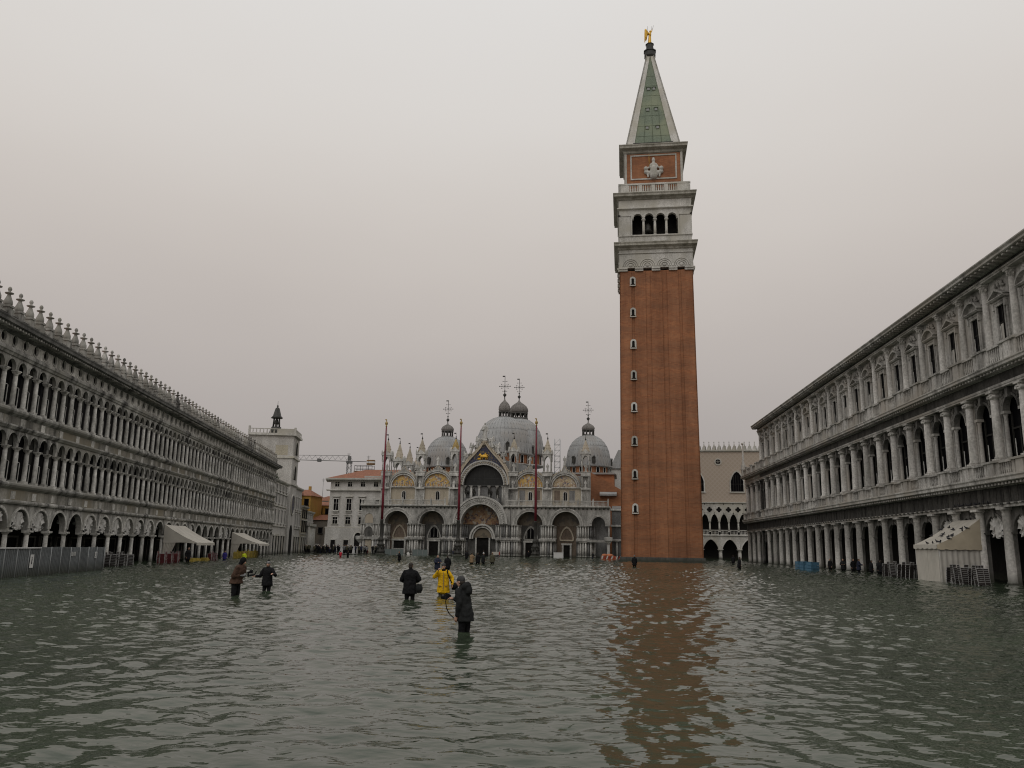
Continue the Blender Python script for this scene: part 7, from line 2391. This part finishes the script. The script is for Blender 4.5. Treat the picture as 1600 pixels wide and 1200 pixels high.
# 5: nearest, dark hooded coat, side-back view with camera
l5, r5 = (-1.03, 19.68, G), R(-120)
person(l5, r5, 'nearest person in dark hooded coat seen from behind, holding a camera to the left', 'charcoal', 'black', hat='darkgrey', hood='down', H=1.74, lean=R(12), hem=.80, bulk=1.05, voxel=.014,
       pose=dict(elR=(-.25, -.12, 1.16), wrR=(-.12, -.34, 1.27), elL=(.25, .03, 1.14), wrL=(.24, -.10, .86)))
cm5 = MB(); cm5.box(-.07, .07, -.05, .05, -.05, .06); cm5.box(-.03, .03, -.04, .04, .06, .09); cm5.tube((0, -.05, 0), (0, -.17, 0), .042, .046, 12)
held('photo_camera', 'black camera with lens held by the nearest person', 'camera', cm5, M['cloth_black'], tuple(at_person(l5, r5, (-.1, -.58, 1.22))), r5,
     [('strap', MB().poly([(.07, 0, .03), (.09, .01, -.12), (.08, .04, -.26), (.05, .10, -.38), (.03, .2, -.46), (.04, .32, -.48)], .012, 5), M['cloth_black'])])
# ---- middle distance, each posed a little differently
def simple(loc, rz, label, jk, tr='black', hat=None, hood=None, H=1.74, pose=None, lean=0.05, hem=.75, group=None, **kw):
    return person((loc[0], loc[1], G), rz, label, jk, tr, hat, H=H, hood=hood, pose=pose, lean=lean, hem=hem, voxel=.035, small=True, group=group, bulk=1.1, **kw)


UPL = dict(elL=(.28, -.16, 1.3), wrL=(.10, -.26, 1.56)); FWD = dict(elL=(.27, -.12, 1.18), wrL=(.15, -.36, 1.2), elR=(-.27, -.12, 1.18), wrR=(-.15, -.36, 1.2))
WALK = dict(knL=(.1, -.2, .52), anL=(.1, -.16, .08), knR=(-.1, .08, .5), anR=(-.1, .32, .12))
simple((-5.66, 64.5), R(30), 'person in dark clothes with arms up, just behind and left of yellow jacket', 'navy', 'grey', H=1.72, pose=FWD)
simple((-5.0, 66.5), R(200), 'person in dark coat standing just behind and right of yellow jacket', 'black', H=1.7)
simple((-13.5, 100.5), R(-60), 'lone person in black holding a pale umbrella sideways before left portal', 'black', H=1.7, pose=dict(elL=(.3, -.1, 1.2), wrL=(.25, -.4, 1.3)))
um = MB().lathe([(.02, 0), (.28, .12), (.4, .3), (.42, .34)], 0, 0, 12, cap=False); um.tube((0, 0, -.05), (0, 0, .9), .012, .012, 5)
uo = held('umbrella', 'half open white umbrella held sideways by a lone person', 'umbrella', um, M['drape'], (-12.2, 100.3, .72), 0.0); uo.rotation_euler = (0, R(-80), 0)
simple((-4.2, 91.2), R(150), 'person in tan and black coat, left of a group before the main portal', 'tan', 'black', pose=FWD)
simple((-3.5, 91.6), R(-150), 'person in black, second from left of the group before the main portal', 'black', legs=WALK)
simple((-2.95, 92.6), R(120), 'person with white bag strap in the group before the main portal', 'charcoal', legs=WALK, hat='white')
simple((-1.95, 94.4), R(180), 'person in brown coat standing right of the group before the main portal', 'olive', 'black', hat='tan')
simple((-6.55, 125.4), R(170), 'distant person in black near the flagpole by the main portal', 'black')
simple((14.0, 91.3), R(170), 'lone person in black wading before the brick tower base', 'black', 'black', hat='grey', legs=WALK)
simple((24.9, 88.5), R(100), 'person in black striding right of the brick tower', 'black', 'black', legs=WALK, lean=.12)
simple((33.2, 121), R(140), 'far person in black behind the striding one near the library', 'black')
p = left_world(30.5, 4.4); simple((p.x, p.y), R(20), 'person in bright blue jacket standing by the left arcade chairs', 'blue', 'navy', H=1.5)
p = left_world(36.5, 8.2); simple((-27.4, 84.5), R(-20), 'person in yellow high-visibility jacket before the farther awning', 'hivis', 'black', H=1.55)
p = left_world(21.6, 3.9); simple((p.x, p.y), R(60), 'person in black standing among red chairs under the nearer awning', 'black', 'black', H=1.9)
for k, (n, off, jk, lab) in enumerate(((9.9, 1.6, 'black', 'person in black closest to the blue crates by the right arcade'), (8.8, 1.5, 'charcoal', 'person in dark grey under the right arcade, second from the crates'), (8.45, .9, 'black', 'person in black under the right arcade, third from the crates'),
                                       (7.75, 1.2, 'navy', 'person in navy under the right arcade, fourth from the crates'), (6.95, 1.0, 'black', 'person in black under the right arcade, fifth from the crates'), (6.55, .8, 'charcoal', 'person in dark grey under the right arcade, sixth from the crates'),
                                       (5.95, 1.4, 'black', 'person in black under the right arcade, nearest the stacked chairs'))):
    p = right_world(n, off); simple((p.x, p.y), R(-60 + 37 * k), lab, jk, H=1.72 + .03 * (k % 4), pose=FWD if k % 2 else None)

# ---- the crowd on the raised walkway at the alley mouth
walk = thing('raised_walkway', 'long low raised walkway carrying the crowd before the white palace', 'walkway', (-41.5, 166.0, 0), TROT)
ob('deck', MB().box(-1.0, 17.0, 0, 1.6, .04, .12), M['plaster_brown'], walk)
for k in range(10): ob('trestle', MB().box(-.9 + k * 1.95, -.8 + k * 1.95, 0, 1.6, GZ, .04), M['metal_dark'], walk)


def crowd_mesh(seed, jk, tr, hd):
    rd = random.Random(seed)
    out = []
    for mats, parts in (('cloth_' + tr, 't'), ('cloth_' + jk, 'j'), (hd, 'h'), ('skin', 's')):
        m = MB()
        if parts == 't':
            for sx in (-1, 1): m.capsule((sx * .09, 0, .9), (sx * .1, rd.uniform(-.15, .15), .1), .11, .075, 8)
            m.capsule((0, 0, .95), (0, 0, .85), .15, .15, 8)
        elif parts == 'j':
            m.capsule((0, 0, 1.3), (0, 0, .85), .17, .19, 10, ((1, 0, 0), 1.25)); m.capsule((-.17, 0, 1.4), (.17, 0, 1.4), .09, .09, 8)
            for sx in (-1, 1):
                e = (sx * .28, rd.uniform(-.12, .05), 1.14); m.capsule((sx * .2, 0, 1.4), e, .085, .07, 8); m.capsule(e, (sx * rd.uniform(.1, .28), -.25, rd.uniform(.95, 1.3)), .07, .05, 8)
        elif parts == 'h':
            m.ell((0, .02, 1.66), .095, .11, .11, 10, 8)
        else:
            m.capsule((0, 0, 1.45), (0, -.01, 1.55), .05, .05, 8); m.ell((0, -.03, 1.62), .075, .085, .10, 10, 8); m.ell((0, -.115, 1.61), .012, .02, .02, 6, 4)
        out.append((mats, m))
    me = bpy.data.meshes.new('person'); vs, fs, mi, sm = [], [], [], []
    for i, (mt, m) in enumerate(out):
        o = len(vs); vs += m.v; fs += [tuple(q + o for q in f) for f in m.f]; mi += [i] * len(m.f); me.materials.append(M[mt])
    me.from_pydata(vs, [], fs); me.polygons.foreach_set('material_index', mi); me.polygons.foreach_set('use_smooth', [True] * len(fs)); me.update()
    return me


CM = [crowd_mesh(1, 'black', 'black', 'hair'), crowd_mesh(2, 'charcoal', 'navy', 'cloth_grey'), crowd_mesh(3, 'navy', 'black', 'hair'), crowd_mesh(4, 'olive', 'black', 'cloth_white'), crowd_mesh(5, 'grey', 'black', 'hair'), crowd_mesh(6, 'black', 'charcoal', 'cloth_white')]
CMR = crowd_mesh(7, 'red', 'black', 'hair'); CMD = crowd_mesh(8, 'darkred', 'black', 'cloth_grey')
crd = random.Random(21)
cT, sT = math.cos(TROT), math.sin(TROT)
for k in range(62):
    u = crd.uniform(-.6, 16.5) if k < 45 else crd.uniform(-3.0, 4.0)
    v = crd.uniform(.1, 1.5) if k < 45 else crd.uniform(3, 26)
    z = .12 if k < 45 else GZ
    x, y = -41.5 + cT * u - sT * v, 166.0 + sT * u + cT * v
    tag(ob('person', crd.choice(CM), None, None, (x, y, z), crd.uniform(0, 6.28), crd.uniform(.9, 1.06)), 'darkly dressed person in the far crowd along the walkway by the white palace' if k < 45 else 'darkly dressed person in the far crowd wading towards the dark alley', 'person', 'far crowd before the white palace' if k < 45 else 'far crowd at the alley mouth')
tag(ob('person', CMR, None, None, (-25.75, 124.6, GZ), 2.8, .82), 'person in bright red jacket wading before the far crowd', 'person')
tag(ob('person', CM[0], None, None, (-24.9, 126.0, GZ), 2.4, .85), 'person in black wading just right of the red jacket', 'person')
tag(ob('person', CMD, None, None, to_bas(-23.2, -3.0, GZ), 2.4, .9), 'person in dark red at the foot of the basilica corner bay', 'person')
for k, (x, y, l) in enumerate(((10.4, -3.5, 'person in black before the right inner portal of the basilica'), (23.2, -4.0, 'person in black by the right porch of the basilica'), (-4.6, -5.0, 'person in black left of the main portal doors'), (1.2, -3.0, 'person in black right of the main portal doors'))):
    tag(ob('person', CM[k % 3], None, None, to_bas(x, y, GZ), 1.3 * k, .98), l, 'person')

bpy.data.scenes.remove(WORK)
